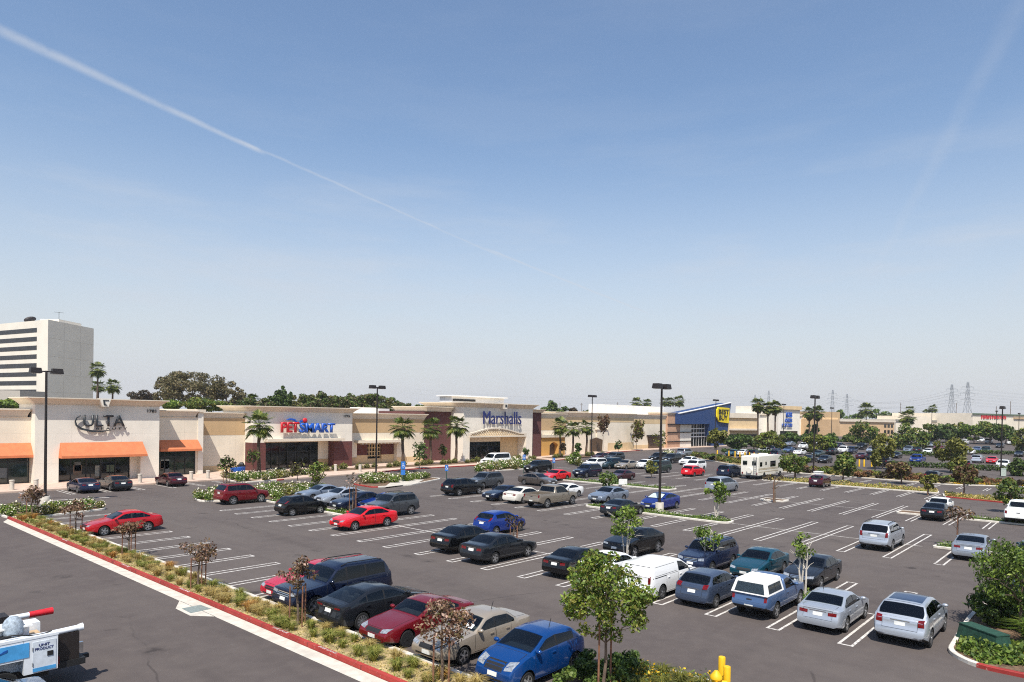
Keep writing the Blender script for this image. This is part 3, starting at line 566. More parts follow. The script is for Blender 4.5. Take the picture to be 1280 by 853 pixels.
def put_car(kn, label, cat, pm, loc, rz, group='cars parked in the striped lot', glass=CGL, rim=RIM, name='parked_car', skip=(), opts={}):
    k, body, P, bvh = proto(kn)
    root = empty(name, loc, rz, label, cat, group); root.scale = (lot_scale(loc[0], loc[1]),)*3
    M = {'paint': pm, 'glass': glass, 'tint': (CGLT if K[kn]['rear'] in ('hatch', 'cargo') and kn not in ('hatch', 'wagon', 'prius') else glass), 'seat': SEAT2 if ('beige' in label or 'tan' in label or 'white' in label) else SEAT, 'trim': TRIM, 'head': HLMP, 'tail': TLMP, 'plate': PLATE, 'tyre': TYRE, 'rim': rim, 'handle': pm, 'mirror': pm, 'bumper': pm if k['rear'] != 'pickup' else TRIM, 'chrome': CHROME}
    M.update(opts)
    def inst(n, me, ms, l=(0, 0, 0), par=root, r=0):
        if not me.materials:
            for _ in range(2 if n == 'rim' else 1): me.materials.append(ms[0])
        o = bpy.data.objects.new(n, me); o.location = l; o.rotation_euler = (0, 0, r); link(o, par)
        for i, m in enumerate(ms):
            if i < len(o.material_slots): o.material_slots[i].link = 'OBJECT'; o.material_slots[i].material = m
        return o
    inst('body', body, [pm])
    obs = []
    for n, me, mk, l, par, r in P:
        if n in skip: obs.append(None); continue
        ms = [M[mk]] if mk != 'rim' else [M['rim'], RIMD]
        obs.append(inst(n, me, ms, l, root if par is None else (obs[par] or root), r))
    return root
FARM = {}
def far_car(kn, label, cat, pm, loc, rz, group='cars in the far lot beyond the hedge'):
    """a car too small in the picture to show its parts: one mesh with paint, glass, tyres and lamps"""
    if kn not in FARM:
        k, body, P, _ = proto(kn); bm = bmesh.new(); keys = {'paint': 0, 'trim': 1, 'glass': 2, 'tyre': 3, 'rim': 4, 'head': 5, 'tail': 6, 'bumper': 0, 'mirror': 0, 'plate': 5, 'chrome': 4, 'tint': 2, 'seat': 1}
        bm.from_mesh(body)
        locs = {}
        for i, (n, me, mk, l, par, r) in enumerate(P):
            if 'seam' in n or n in ('door_handle', 'door', 'air_intake', 'hood', 'trunk_lid', 'tailgate', 'tailgate_trim', 'panel_crease'): continue
            Mx = Matrix.Translation(l) @ Matrix.Rotation(r, 4, 'Z')
            if par is not None: Mx = locs[par] @ Mx
            locs[i] = Mx; t = me.copy(); t.transform(Mx); n0 = len(bm.faces); bm.from_mesh(t); bpy.data.meshes.remove(t); bm.faces.ensure_lookup_table()
            for fi in range(n0, len(bm.faces)): bm.faces[fi].material_index = keys[mk]
        me = bpy.data.meshes.new('car'); bm.to_mesh(me); bm.free()
        for m in (WHT, TRIM, CGL, TYRE, RIM, HLMP, TLMP): me.materials.append(m)
        shade(me, 38); FARM[kn] = me
    o = link(bpy.data.objects.new('parked_car', FARM[kn])); o.material_slots[0].link = 'OBJECT'; o.material_slots[0].material = pm
    o.location = (*loc, 0) if len(loc) == 2 else loc; o.rotation_euler = (0, 0, rz)
    return tag(o, label, cat, group)
def lot_scale(x, y):
    """the lot falls away a little towards the near corner, so the cars there stand slightly smaller than on the flat"""
    if 24 < x < 40 and y < 22.5: return .915
    if x < 22: return .95
    return .965 if y < 24 else 1.
def car_at(px, py, which, head, kn):
    """root location of a car whose visible wheel touches the ground at that photo point"""
    k = K[kn]; gx, gy = G(px, py); sc = lot_scale(gx, gy); L, hw = k['L']*sc, k['W']/2*sc; k = dict(k, foh=k['foh']*sc, wb=k['wb']*sc); xl = L/2-k['foh'] if which == 'f' else L/2-k['foh']-k['wb']
    a = {'+X': 0, '-X': math.pi, '+Y': math.pi/2, '-Y': -math.pi/2}[head]
    yl = {'+X': -1, '-X': 1, '+Y': 1, '-Y': -1}[head]*(hw-.02)
    return (gx-(math.cos(a)*xl-math.sin(a)*yl), gy-(math.sin(a)*xl+math.cos(a)*yl), 0.0), a
# ------------------------------------------------------------------ vegetation
def leaf_mesh(name, centres, radii, n, size, flat=.0, seed=0, mats=1, shell=.35, droop=0., frac=None, elong=1.7):
    """n leaf-sized faces spread through clumps (centres, radii); returns a mesh"""
    rg = np.random.default_rng(seed); C = np.array(centres, float); Rr = np.array(radii, float)
    if Rr.ndim == 1: Rr = np.stack([Rr, Rr, Rr*.8], 1)
    w = (Rr.prod(1))**.67; w /= w.sum(); k = rg.choice(len(C), n, p=w)
    d = rg.normal(size=(n, 3)); d /= np.linalg.norm(d, axis=1)[:, None]
    r = (shell+(1-shell)*rg.random(n))**.6; p = C[k]+d*Rr[k]*r[:, None]
    nrm = d*.7+rg.normal(size=(n, 3))*.75+np.array([0, 0, .35]); nrm /= np.linalg.norm(nrm, axis=1)[:, None]
    u = np.cross(nrm, rg.normal(size=(n, 3))); u[:, 2] -= droop; u /= np.linalg.norm(u, axis=1)[:, None]; v = np.cross(nrm, u)
    s = size*(.6+.8*rg.random(n))[:, None]
    q = np.stack([p-u*s*elong*.5, p+v*s*.45+nrm*s*.12, p+u*s*elong*.5, p-v*s*.45+nrm*s*.12], 1)
    me = bpy.data.meshes.new(name); me.vertices.add(4*n); me.vertices.foreach_set('co', q.astype(np.float32).ravel())
    me.loops.add(4*n); me.loops.foreach_set('vertex_index', np.arange(4*n, dtype=np.int32)); me.polygons.add(n)
    me.polygons.foreach_set('loop_start', np.arange(0, 4*n, 4, dtype=np.int32))
    if frac is not None:
        me.polygons.foreach_set('material_index', (rg.random(n) < frac).astype(np.int32))
    me.update(); me.validate(); return me
L_GREEN = leafmat('leaf fresh green', ['3d5420', '5a7428', '748a34', '93a04a'])
L_MID = leafmat('leaf mid green', ['36491e', '4c6428', '647a34', '7e8c46'])
L_DARK = leafmat('leaf dark green', ['2f4216', '405622', '546a30', '6c7c40'])
L_OLIVE = leafmat('leaf olive', ['464c20', '62662a', '7c7c36', '948f48'])
L_RED = leafmat('leaf bronze', ['3f2620', '5e4030', '6d5a38', '8a6a58', '4e5228'])
L_BRN = leafmat('leaf brown grey', ['33291f', '4a3b2c', '3d3a24', '5c4c3a'])
L_EUC = leafmat('leaf eucalyptus', ['4a4a2e', '5e5a3c', '746a4c', '8a7c5e'])
L_YEL = leafmat('flower yellow', ['b88a10', 'd7a818', 'e8c63a', '8a7a20']); L_ROSE = leafmat('flower white', ['d9d2bc', 'efe8d6', 'e3cfc0', 'f4f0e4'], trans=.1)
L_PINK = leafmat('flower pale pink', ['9a7468', 'c0a294', '7a5a50', 'd8c6b8']); L_CORAL = leafmat('flower coral', ['7a4c3a', '8e6248', '94754e', '5e5832'])
GRS = leafmat('grass green blade', ['5c6a28', '7c8438', '9a9a4c', 'b2aa62'], trans=.2); STRAW = leafmat('grass straw blade', ['a08a50', 'bca468', 'd0ba7c', '908648'], trans=.2); STRAWO = leafmat('grass rust blade', ['a8743a', 'c08c48', 'cfa45c', '8a6a34'], trans=.2)
PALM = leafmat('palm frond', ['2f3d1a', '4a5a26', '66742f', '8c8a48'], rough=.45); PALMD = leafmat('dry palm skirt', ['6a5a3a', '8a744a', '5a4a30'])
GRASS_M = mat('mown grass', '5f7030', .9, 0, .35, 3., .8); COVER = mat('low ground cover', '4a5a28', .9, 0, .45, 5., .8)
CROWN = {}
def crown_mesh(key, seed, rx, rz, n, leaf, clumps, mats=None, spread=.72, droop=0., frac=None, cl=.42):
    k = (key, seed, round(rx, 2), round(rz, 2), n)
    if k in CROWN: return CROWN[k]
    rg = random.Random(seed*31+5); cs = []; rs = []
    for i in range(clumps):
        while True:
            a = Vector((rg.uniform(-1, 1), rg.uniform(-1, 1), rg.uniform(-1, 1)))
            if a.length < 1: break
        a = a.normalized()*a.length**.6
        cs.append((a.x*rx*spread, a.y*rx*spread, a.z*rz*spread)); f = rg.uniform(.6, 1.15)*cl
        rs.append((rx*f, rx*f, rz*f*.9))
    CROWN[k] = leaf_mesh(key, cs, rs, n, leaf, seed=seed, droop=droop, frac=frac); return CROWN[k]
def put_mesh(name, me, mats, parent=None, loc=(0, 0, 0), rz=0, sc=1):
    for i, m in enumerate(mats):
        if len(me.materials) <= i: me.materials.append(m)
    o = bpy.data.objects.new(name, me); o.location = loc; o.rotation_euler = (0, 0, rz)
    o.scale = (sc,)*3 if isinstance(sc, (int, float)) else sc; link(o, parent)
    for i, m in enumerate(mats):
        if o.material_slots[i].material != m: o.material_slots[i].link = 'OBJECT'; o.material_slots[i].material = m
    return o
def trunk_mb(h, r, crown_h, rx, rz, stems=1, limbs=6, seed=0, lean=0.):
    rg = random.Random(seed+77); mb = MB()
    for s in range(stems):
        a = 2*math.pi*s/stems+rg.random(); b = (math.cos(a)*r*2.2*(stems > 1), math.sin(a)*r*2.2*(stems > 1), -.1)
        top = (math.cos(a)*rx*.35*(stems > 1)+lean, math.sin(a)*rx*.35*(stems > 1), crown_h+rz*.25); pts = []
        for i in range(7):
            t = i/6; pts.append((lerp(b[0], top[0], t**1.3)+rg.uniform(-1, 1)*r*.6*(0 < i < 6), lerp(b[1], top[1], t**1.3)+rg.uniform(-1, 1)*r*.6*(0 < i < 6), lerp(b[2], top[2], t)))
        mb.path(pts, [r*lerp(1.15, .35, i/6) for i in range(7)], 7)
        for j in range(limbs):
            t = rg.uniform(.55, .95); i = int(t*6); p = pts[i]; an = rg.random()*6.28; l = rg.uniform(.5, .85)
            q = (p[0]+math.cos(an)*rx*l, p[1]+math.sin(an)*rx*l, min(crown_h+rz*.7, p[2]+rz*rg.uniform(.2, .9)))
            m_ = tuple((p[k]*.55+q[k]*.45)+(.1*rz if k == 2 else 0) for k in range(3))
            mb.path([p, m_, q], [r*.42, r*.28, r*.1], 5)
    return mb
def tree(xy, h, rx, rz, label, leaf=L_MID, n=900, leaf_size=.1, clumps=14, r=.05, stems=1, stakes=0, name='young_tree', cat='tree', group=None, bark=BARK, seed=0, z=0., limbs=6, cl=.42, frac=None, leaf2=None, droop=0., stake_h=None, spread=.72):
    """trunk with limbs, an uneven crown of leaf-sized faces, and timber stakes where the photo shows them"""
    t = empty(name, (xy[0], xy[1], z), 0, label, cat, group); ch = h-rz
    trunk_mb(h, r, ch, rx, rz, stems, limbs, seed).build('trunk', bark, t, 50)
    me = crown_mesh('crown', seed, rx, rz, n, leaf_size, clumps, frac=frac, cl=cl, droop=droop, spread=spread)
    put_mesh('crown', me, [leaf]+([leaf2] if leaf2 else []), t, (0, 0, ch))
    sh = stake_h or max(1.0, ch-rz*.55)
    for i in range(stakes):
        x = (-.34, .34, 0)[i]; y = (0, .05, -.3)[i]
        MB().tube((x, y, -.05), (x+.01, y, sh), .03, .028, 7).build('stake', WOOD, t, 50)
    if stakes >= 2: MB().tube((-.36, 0, sh*.72), (.36, .05, sh*.72), .02, n=5).build('tie_strap', TRIM, t)
    return t
def palm_parts(h, r, n, fl, seed, skirt=False):
    rg = random.Random(seed); tr = MB(); pts = [(math.sin(i*.9+seed)*.05, math.cos(i*1.1+seed)*.05, -.1+(h+.1)*i/9) for i in range(10)]
    tr.path(pts, [r*lerp(1.25, .8, min(1, i/4))*(1.06 if i % 2 else .97) for i in range(10)], 9)
    fr = MB(); V = []; 
    for i in range(n):
        a = i*2.399+rg.random()*.4; el = lerp(1.3, -.8, (i+.5)/n)+rg.uniform(-.15, .15); L_ = fl*rg.uniform(.85, 1.1)
        d = Vector((math.cos(a)*math.cos(el), math.sin(a)*math.cos(el), math.sin(el))); p = Vector((0, 0, h)); sd = Vector((-math.sin(a), math.cos(a), 0))
        st = 7; rib = [p.copy()]
        for j in range(st):
            d = (d+Vector((0, 0, -.06-.025*j))).normalized(); p = p+d*L_/st; rib.append(p.copy())
        hub = rib[4]; dd = (rib[5]-rib[3]).normalized(); up = sd.cross(dd).normalized()   # fan blade at the end of its stalk
        for b in range(-7, 8):
            ph = b*.235; ax = (dd*math.cos(ph)+sd*math.sin(ph)); ll = L_*.56*(1-.14*abs(b)/7)*rg.uniform(.9, 1.08); wv = (sd*math.cos(ph)-dd*math.sin(ph))*ll*.085
            m1 = hub+ax*ll*.6+up*.02*(b % 2); tip = hub+ax*ll+Vector((0, 0, -.16*ll-.1*rg.random()))
            fr.add([hub, m1-wv, tip, m1+wv], [(0, 1, 2, 3)])
        for j in range(4): fr.tube(rib[j], rib[j+1], .025*fl/1.6, .02*fl/1.6, 3)
    return tr, fr
def palm(xy, h, label, r=.2, n=22, fl=1.5, group='fan palms', seed=0, skirt=False, name='palm_tree', leaf=PALM, z=0):
    t = empty(name, (xy[0], xy[1], z), seed*1.3, label, 'palm tree', group); tr, fr = palm_parts(h, r, n, fl, seed)
    tr.build('trunk', PBARK, t, 60); fr.build('crown', leaf, t)
    if skirt:
        put_mesh('dry_skirt', leaf_mesh('skirt', [(0, 0, h-fl*.4)], [(fl*.35, fl*.35, fl*.5)], 260, fl*.3, seed=seed, droop=2.), [PALMD], t)
    return t
def rose_mesh(seed, r=.55, h=.75):
    return (leaf_mesh('rose_leaves', [(0, 0, h*.45), (r*.4, .1, h*.5), (-r*.4, -.1, h*.45)], [(r*.8, r*.8, h*.5)]*3, 560, .085, seed=seed),
            leaf_mesh('blossoms', [(0, 0, h*.55), (r*.4, .1, h*.6), (-r*.4, -.1, h*.55)], [(r*.85, r*.85, h*.52)]*3, 40, .125, seed=seed+50, shell=.85, elong=1.1))
ROSES = []
def rose_bushes(spots, label, group, flower=None, name='rose_bush', sc=1.):
    flower = flower or L_ROSE
    if not ROSES:
        for s in range(3): ROSES.append(rose_mesh(s))
    for i, (x, y) in enumerate(spots):
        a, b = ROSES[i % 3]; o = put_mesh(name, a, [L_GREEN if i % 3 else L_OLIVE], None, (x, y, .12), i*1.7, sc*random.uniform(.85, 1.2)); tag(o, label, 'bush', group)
        put_mesh('blossoms', b, [flower], o)
def tuft_mesh(seed, n=230, h=.80, r=.16, spread=.66):
    rg = random.Random(seed); mb = MB()
    for i in range(n):
        a = rg.random()*6.283; rr = r*math.sqrt(rg.random()); b = Vector((math.cos(a)*rr, math.sin(a)*rr, 0)); out = Vector((math.cos(a), math.sin(a), 0)); hh = h*rg.uniform(.55, 1.1); sp = spread*rg.uniform(.3, 1.15)
        w = Vector((-math.sin(a), math.cos(a), 0))*.013
        m1 = b+out*sp*.35+Vector((0, 0, hh*.75)); tp = b+out*sp*1.05+Vector((0, 0, hh*.72))
        mb.add([b-w, b+w, m1+w*.8, m1-w*.8, tp], [(0, 1, 2, 3), (3, 2, 4)])
    return mb.mesh('blades')
TUFTS = []
def tuft(xy, label, m, sc=1., z=.1, group='grass clumps along the red kerb', name='grass_clump'):
    if not TUFTS:
        for s in range(5): TUFTS.append(tuft_mesh(s))
    return tag(put_mesh(name, TUFTS[random.randrange(5)], [m], None, (xy[0], xy[1], z), random.random()*6.28, sc), label, 'grass clump', group)
def cover(name, poly, n, h, m, size, label, cat, seed=0, z=.1, m2=None, frac=.2, kind='stuff'):
    """uncountable low planting spread over a bed"""
    P = np.array(poly); lo, hi = P.min(0), P.max(0); rg = np.random.default_rng(seed); out = []
    def inside(x, y):
        c = np.zeros(len(x), bool); j = len(P)-1
        for i in range(len(P)):
            xi, yi = P[i]; xj, yj = P[j]
            t = ((yi > y) != (yj > y)) & (x < (xj-xi)*(y-yi)/(yj-yi+1e-12)+xi); c ^= t; j = i
        return c
    x = rg.uniform(lo[0], hi[0], n*4); y = rg.uniform(lo[1], hi[1], n*4); k = inside(x, y); x, y = x[k][:n], y[k][:n]
    lump = .55+.45*np.sin(x*1.7+seed)*np.cos(y*1.3+seed*2)+rg.normal(size=len(x))*.12
    c = np.stack([x, y, z+np.abs(lump)*h*rg.random(len(x))], 1); n = len(c)
    nr = rg.normal(size=(n, 3))*.8+np.array([0, 0, .6]); nr /= np.linalg.norm(nr, axis=1)[:, None]
    u = np.cross(nr, rg.normal(size=(n, 3))); u /= np.linalg.norm(u, axis=1)[:, None]; v = np.cross(nr, u); s = size*(.6+.8*rg.random(n))[:, None]
    q = np.stack([c-u*s, c+v*s*.6, c+u*s, c-v*s*.6], 1)
    me = bpy.data.meshes.new(name); me.vertices.add(4*n); me.vertices.foreach_set('co', q.astype(np.float32).ravel()); me.loops.add(4*n)
    me.loops.foreach_set('vertex_index', np.arange(4*n, dtype=np.int32)); me.polygons.add(n); me.polygons.foreach_set('loop_start', np.arange(0, 4*n, 4, dtype=np.int32))
    if m2: me.polygons.foreach_set('material_index', (rg.random(n) < frac).astype(np.int32))
    me.update(); me.validate(); o = put_mesh(name, me, [m]+([m2] if m2 else [])); return tag(o, label, cat, None, kind)
# ------------------------------------------------------------------ lettering
def text_mesh(s, h, depth, bold=0., spacing=1., width=None):
    cu = bpy.data.curves.new('t', 'FONT'); cu.body = s; cu.size = 1.; cu.extrude = 0; cu.offset = bold; cu.space_character = spacing; cu.align_x = 'LEFT'; cu.resolution_u = 3
    o = link(bpy.data.objects.new('t', cu)); dg = bpy.context.evaluated_depsgraph_get(); dg.update(); me = bpy.data.meshes.new_from_object(o.evaluated_get(dg)); bpy.data.objects.remove(o)
    bm = bmesh.new(); bm.from_mesh(me); bmesh.ops.recalc_face_normals(bm, faces=bm.faces)
    r = bmesh.ops.extrude_face_region(bm, geom=bm.faces[:]); bmesh.ops.translate(bm, verts=[v for v in r['geom'] if isinstance(v, bmesh.types.BMVert)], vec=(0, 0, .1)); bmesh.ops.recalc_face_normals(bm, faces=bm.faces)
    bm.to_mesh(me); bm.free()
    co = np.array([v.co[:] for v in me.vertices]); lo, hi = co.min(0), co.max(0); sz = hi-lo
    sx = (width/sz[0]) if width else h/sz[1]
    q = np.empty_like(co); q[:, 0] = (co[:, 0]-lo[0])*sx; q[:, 2] = (co[:, 1]-lo[1])*h/sz[1]; q[:, 1] = -(co[:, 2]-lo[2])/sz[2]*depth
    for v, p in zip(me.vertices, q): v.co = p
    me.update(); return me
def text(s, x, z, y, h, mt, parent, depth=.12, width=None, bold=.0, name='lettering', spacing=1., loc_rel=(0, 0, 0)):
    me = text_mesh(s, h, depth, bold, spacing, width); me.materials.append(mt)
    o = bpy.data.objects.new(name, me); o.location = (x-loc_rel[0], y-loc_rel[1], z-loc_rel[2]); return link(o, parent)
# ------------------------------------------------------------------ setting
def W(mb, name, mats, parent, smooth=None):            # mesh written in world coordinates, as a part of a thing standing elsewhere
    o = mb.build(name, mats, None, smooth)
    if parent is not None: o.parent = parent; o.matrix_parent_inverse = Matrix.Translation(parent.location).inverted()
    return o
def WT(o, parent): o.parent = parent; o.matrix_parent_inverse = Matrix.Translation(parent.location).inverted(); return o
def struct(mb, name, mats, smooth=None): return tag(mb.build(name, mats, None, smooth), kind='structure')
def sheet(name, poly, z, m): return struct(MB().add([(x, y, z) for x, y in poly], [tuple(range(len(poly)))]), name, m)
def ccw(poly):
    a = sum(poly[i][0]*poly[(i+1) % len(poly)][1]-poly[(i+1) % len(poly)][0]*poly[i][1] for i in range(len(poly)))
    return poly if a > 0 else poly[::-1]
EARTH = mat('far dry ground', '8a7f68', .95, 0, .25, .02)
sheet('ground', [(-3000,-3000),(4000,-3000),(4000,4000),(-3000,4000)], -.06, EARTH)
sheet('parking_lot', [(-60,-60),(420,-60),(420,130),(-60,130)], 0, ASPH)
def inset(poly, d):
    p = ccw(poly); n = len(p); out = []
    for i in range(n):
        a, b, c = Vector(p[i-1]), Vector(p[i]), Vector(p[(i+1) % n]); e1 = (b-a).normalized(); e2 = (c-b).normalized()
        n1 = Vector((-e1.y, e1.x)); n2 = Vector((-e2.y, e2.x)); k = (n1+n2); k = k/max(.25, k.dot(n1)); out.append(tuple(b+k*d))
    return out
def smooth_poly(poly, rad=.7, seg=4):
    p = ccw(poly); n = len(p); out = []
    for i in range(n):
        a, b, c = Vector(p[i-1]), Vector(p[i]), Vector(p[(i+1) % n]); r = min(rad, (a-b).length*.45, (c-b).length*.45)
        s = b+(a-b).normalized()*r; e = b+(c-b).normalized()*r
        for j in range(seg+1):
            t = j/seg; out.append(tuple(s*(1-t)**2+b*2*t*(1-t)+e*t*t))
    return out
def island(name, poly, top=SOIL, kerb=KERB, h=.14, w=.16, rad=.7, red=()):
    """raised bed: a kerb ring with a soil sheet inside; 'red' lists (edge test) spans painted red"""
    o = smooth_poly(poly, rad) if rad else ccw(poly); i = inset(o, w); n = len(o); mb = MB()
    for k in range(n):
        a, b, c, d = o[k], o[(k+1) % n], i[(k+1) % n], i[k]; mx = ((a[0]+b[0])/2, (a[1]+b[1])/2); m = 1 if any(f(*mx) for f in red) else 0
        mb.add([(*a,-.05),(*b,-.05),(*b,h-.02),(*a,h-.02),(a[0]*.85+d[0]*.15,a[1]*.85+d[1]*.15,h),(b[0]*.85+c[0]*.15,b[1]*.85+c[1]*.15,h),(*c,h),(*d,h),(*c,-.05),(*d,-.05)],
               [(0,1,2,3),(3,2,5,4),(4,5,6,7),(7,6,8,9)], m)
    struct(mb, name+'_kerb', [kerb, REDK])
    return sheet(name, i, h-.035, top), i
# --- painted stalls
LN = MB()
def seg(a, b, w=.1, z=.004):
    a = Vector(a); b = Vector(b); d = (b-a); L = d.length; d = d/L; n = Vector((-d.y, d.x))*w/2
    k = max(1, int(L/1.5))
    for i in range(k):
        p = a+d*L*i/k; q = a+d*L*(i+1)/k
        LN.add([(*(p-n), z), (*(q-n), z), (*(q+n), z), (*(p+n), z)], [(0, 1, 2, 3)])
def hairpin(x0, x1, y, e0=True, e1=True, g=.22):
    """double stall line closed at its ends"""
    seg((x0, y-g), (x1, y-g)); seg((x0, y+g), (x1, y+g))
    if e0: seg((x0+.05, y-g+.05), (x0+.05, y+g-.05), .1)
    if e1: seg((x1-.05, y-g+.05), (x1-.05, y+g-.05), .1)
ROW1 = [33.29+2.7*i for i in range(-8, 10)]
for y in ROW1:
    if y < 60 and y > 11: hairpin(14.95, 19.1, y, False)
ROW2 = [7.2, 9.8, 12.35, 14.8, 17.25, 19.68, 22.11, 24.66, 27.29, 29.98, 32.89, 35.51, 38.39, 41.0, 43.6, 46.3, 48.9, 51.5, 54.0]
for y in ROW2:
    mid_bed = 44.5 < y < 57; hairpin(25.85 if y > 16 else 26.4, 31.3 if mid_bed else 37.0, y)
    if mid_bed and y < 53: hairpin(32.7, 37.6, y)
seg((31.5, 5.2), (31.5, 44.6), .1, .0085)
ROW3 = [7.5, 10.15, 12.75, 15.35, 17.98, 20.65, 23.2, 25.83, 28.5, 31.24, 33.99, 36.82, 39.4, 42.24, 44.89, 47.87, 50.55]
for y in ROW3:
    bed = 22 < y < 36.5; hairpin(45.3, 50.2 if bed else 57.1, y)
    if bed: hairpin(52.6, 57.1, y)
seg((51.2, 9.4), (51.2, 22.3), .1, .0085); seg((51.2, 37), (51.2, 47), .1, .0085)
ROW4 = [7.5, 10.1, 12.75, 15.3, 17.9, 20.55, 23.1, 25.65, 28.3, 31.1, 33.8, 36.43, 39.4, 42.2, 45.07, 47.8, 50.5, 53.2]
for y in ROW4:
    bed = y > 37.5 or y < 9; hairpin(63.6, 68.9 if bed else 75.2, y, False, False, .19)
    if bed and y > 20: hairpin(71.9, 76.5, y)
seg((69.3, 14.8), (69.3, 24.4), .1, .0085); seg((69.3, 27), (69.3, 37), .1, .0085)
ROW5 = [15.2+2.66*i for i in range(0, 15)]
for y in ROW5: hairpin(84.0, 91.0 if y < 38 else 94.5, y, False, False, .18)
ROW6 = [12.0+2.75*i for i in range(0, 11)]
for y in ROW6: hairpin(100.2, 104.6+max(0, (y-26))*.3, y, False, False, .17)
for x in [20.9+3.05*i for i in range(-2, 6)]: hairpin(0, 0, 0) if False else (seg((x-.2, 73.0), (x-.2, 77.4)), seg((x+.2, 73.0), (x+.2, 77.4)), seg((x-.2, 73.05), (x+.2, 73.05)))
for x, y0, y1 in ((51.5, 63.2, 66.5), (54.4, 61.5, 66.0), (59.5, 61.0, 66), (83.5, 64, 69), (87, 64.5, 70), (120, 62, 68), (127, 66, 72)): seg((x, y0), (x+.1, y1), .12)
seg((3.5, 66.5), (13.8, 65.0), .15); seg((17.2, 69.5), (22.5, 68.6), .25)
tag(LN.build('parking_lines', LINE), kind='structure')
# --- the red-kerbed grass island on the near side and its gutter
gx = 12.95
GUT = mat('gutter concrete', 'c4bcae', .8, 0, .14, 2.5, .2)
sheet('gutter', [(gx-.58, 3), (gx-.02, 3), (gx-.02, 59.6), (gx-.58, 58.2)], .005, GUT)
sheet('drain_apron', [(gx-.56, G(224.5, 751)[1]), G(219.5, 761), G(237.6, 770), (gx-.56, G(272, 770.5)[1])][::-1], .005, GUT)
sheet('drain_grate', [G(227, 761), G(238.2, 767), G(264.5, 761.4), G(250.5, 756.5)], .0095, mat('steel drain grate','8d9690',.6,.3,.2,12.))
mb = MB().box(gx, gx+.16, 3, 59.8, -.05, .15)
struct(mb, 'red_kerb', REDK)
KW = MB()
for y in (19.0, 22.0, 30.0, 36.9, 46.5):
    me = text_mesh('FIRE LANE', .10, .003, .02, 1., 1.0); me.materials.append(LINE); o = link(bpy.data.objects.new('red_kerb_lettering', me)); o.rotation_euler = (R(-90), 0, R(-90)); o.location = (gx+.03, y+1.0, .151); tag(o, kind='structure')
mb = MB().box(14.62, 14.80, 3, 58.3, -.05, .14); struct(mb, 'kerb', KERB)
sheet('planting_strip', [(gx+.16, 3), (14.62, 3), (14.62, 59.6), (gx+.16, 59.6)], .10, DRY)
B = {}
_, B['rose1'] = island('rose_bed', [(14.85, 58.9), (19.6, 60.2), (19.9, 62.6), (14.6, 63.4), (12.9, 62.8), (12.9, 59.8)], SOIL)
_, B['rose2'] = island('rose_bed', [(27.0, 60.2), (32.4, 56.8), (39.6, 58.9), (39.9, 63.0), (31, 65.6), (27.4, 62.4)], SOIL)
_, B['rose3'] = island('rose_bed', [(37.2, 73.5), (42.6, 73.6), (48, 77.0), (48, 80.3), (38.0, 80.0)], SOIL, red=[lambda x, y: x > 42 and y < 77.5])
_, B['rose4'] = island('rose_bed', [(45.6, 60.3), (50.4, 59.6), (58.4, 63.2), (58.2, 66.2), (50.5, 69.8), (46.0, 64.4)], SOIL, red=[lambda x, y: x < 47.5])
B['rose4'] = [(46.6, 63.6), (51, 62.4), (57.8, 64.6), (57.4, 65.9), (50.6, 69.0)]
sheet('accessible_pad', [G(480, 611), G(521, 605.8), G(530, 601.2), G(493, 600.8)], .146, CONC)
_, B['rose5'] = island('rose_bed', [(69.2, 67.8), (80.4, 67.4), (89.0, 73.0), (88.0, 77.0), (80, 75.4)], SOIL)
_, B['strip_d1'] = island('planted_strip', [(31.3, 44.8), (32.5, 44.8), (32.5, 57), (31.3, 57)], COVER, rad=.4)
_, B['strip_d2'] = island('planted_strip', [(50.5, 22.4), (52.3, 22.4), (52.3, 36), (50.5, 36)], COVER, rad=.8)
_, B['strip_d3'] = island('planted_strip', [(69.2, 37.6), (71.6, 37.6), (71.8, 54.0), (69.4, 54.0)], COVER, rad=.8)
_, B['strip_f'] = island('planted_strip', [(91.3, 15.2), (94.3, 15.8), (94.6, 36.0), (91.3, 36.0)], DRY, rad=.8)
_, B['strip_f2'] = island('planted_strip', [(85.0, 4), (88.6, 4), (91.2, 14.9), (87.6, 14.2)], DRY, rad=.4, red=[lambda x, y: x < 88.3 and y < 14])
_, B['mini1'] = island('tree_cutout', [(68.4, 24.6), (70.2, 24.6), (70.2, 27.0), (68.4, 27.0)], SOIL, rad=.3)
_, B['mini2'] = island('tree_cutout', [(68.3, 12.6), (70.3, 12.6), (70.3, 14.7), (68.3, 14.7)], SOIL, rad=.3)
_, B['mini3'] = island('planted_strip', [(68.3, 3.5), (70.4, 3.5), (70.4, 9.6), (68.3, 9.6)], COVER, rad=.3)
_, B['mini5'] = island('tree_cutout', [(51.4, 5.2), (53.0, 4.6), (53.2, 8.6), (51.2, 8.9)], COVER, rad=.3)
_, B['mini6'] = island('tree_cutout', [(50.4, 42.6), (52.2, 42.6), (52.2, 45.6), (50.4, 45.6)], SOIL, rad=.3)
_, B['mini7'] = island('tree_cutout', [(31.0, 10.0), (33.0, 10.0), (33.0, 12.4), (31.0, 12.4)], COVER, rad=.3)
_, B['corner'] = island('corner_bed', [(27.2, -6), (37, -6), (37, 4.4), (33, 4.5), (28.0, 4.35), (27.0, 3.4)], SOIL, rad=1.1, red=[lambda x, y: y < 3.3 and x < 28.5])
_, B['front'] = island('corner_bed', [(14.8, 4), (19.6, 8.6), (19.6, 10.4), (17.9, 12.4), (16.0, 12.5), (14.8, 11.8)], SOIL, rad=.7)
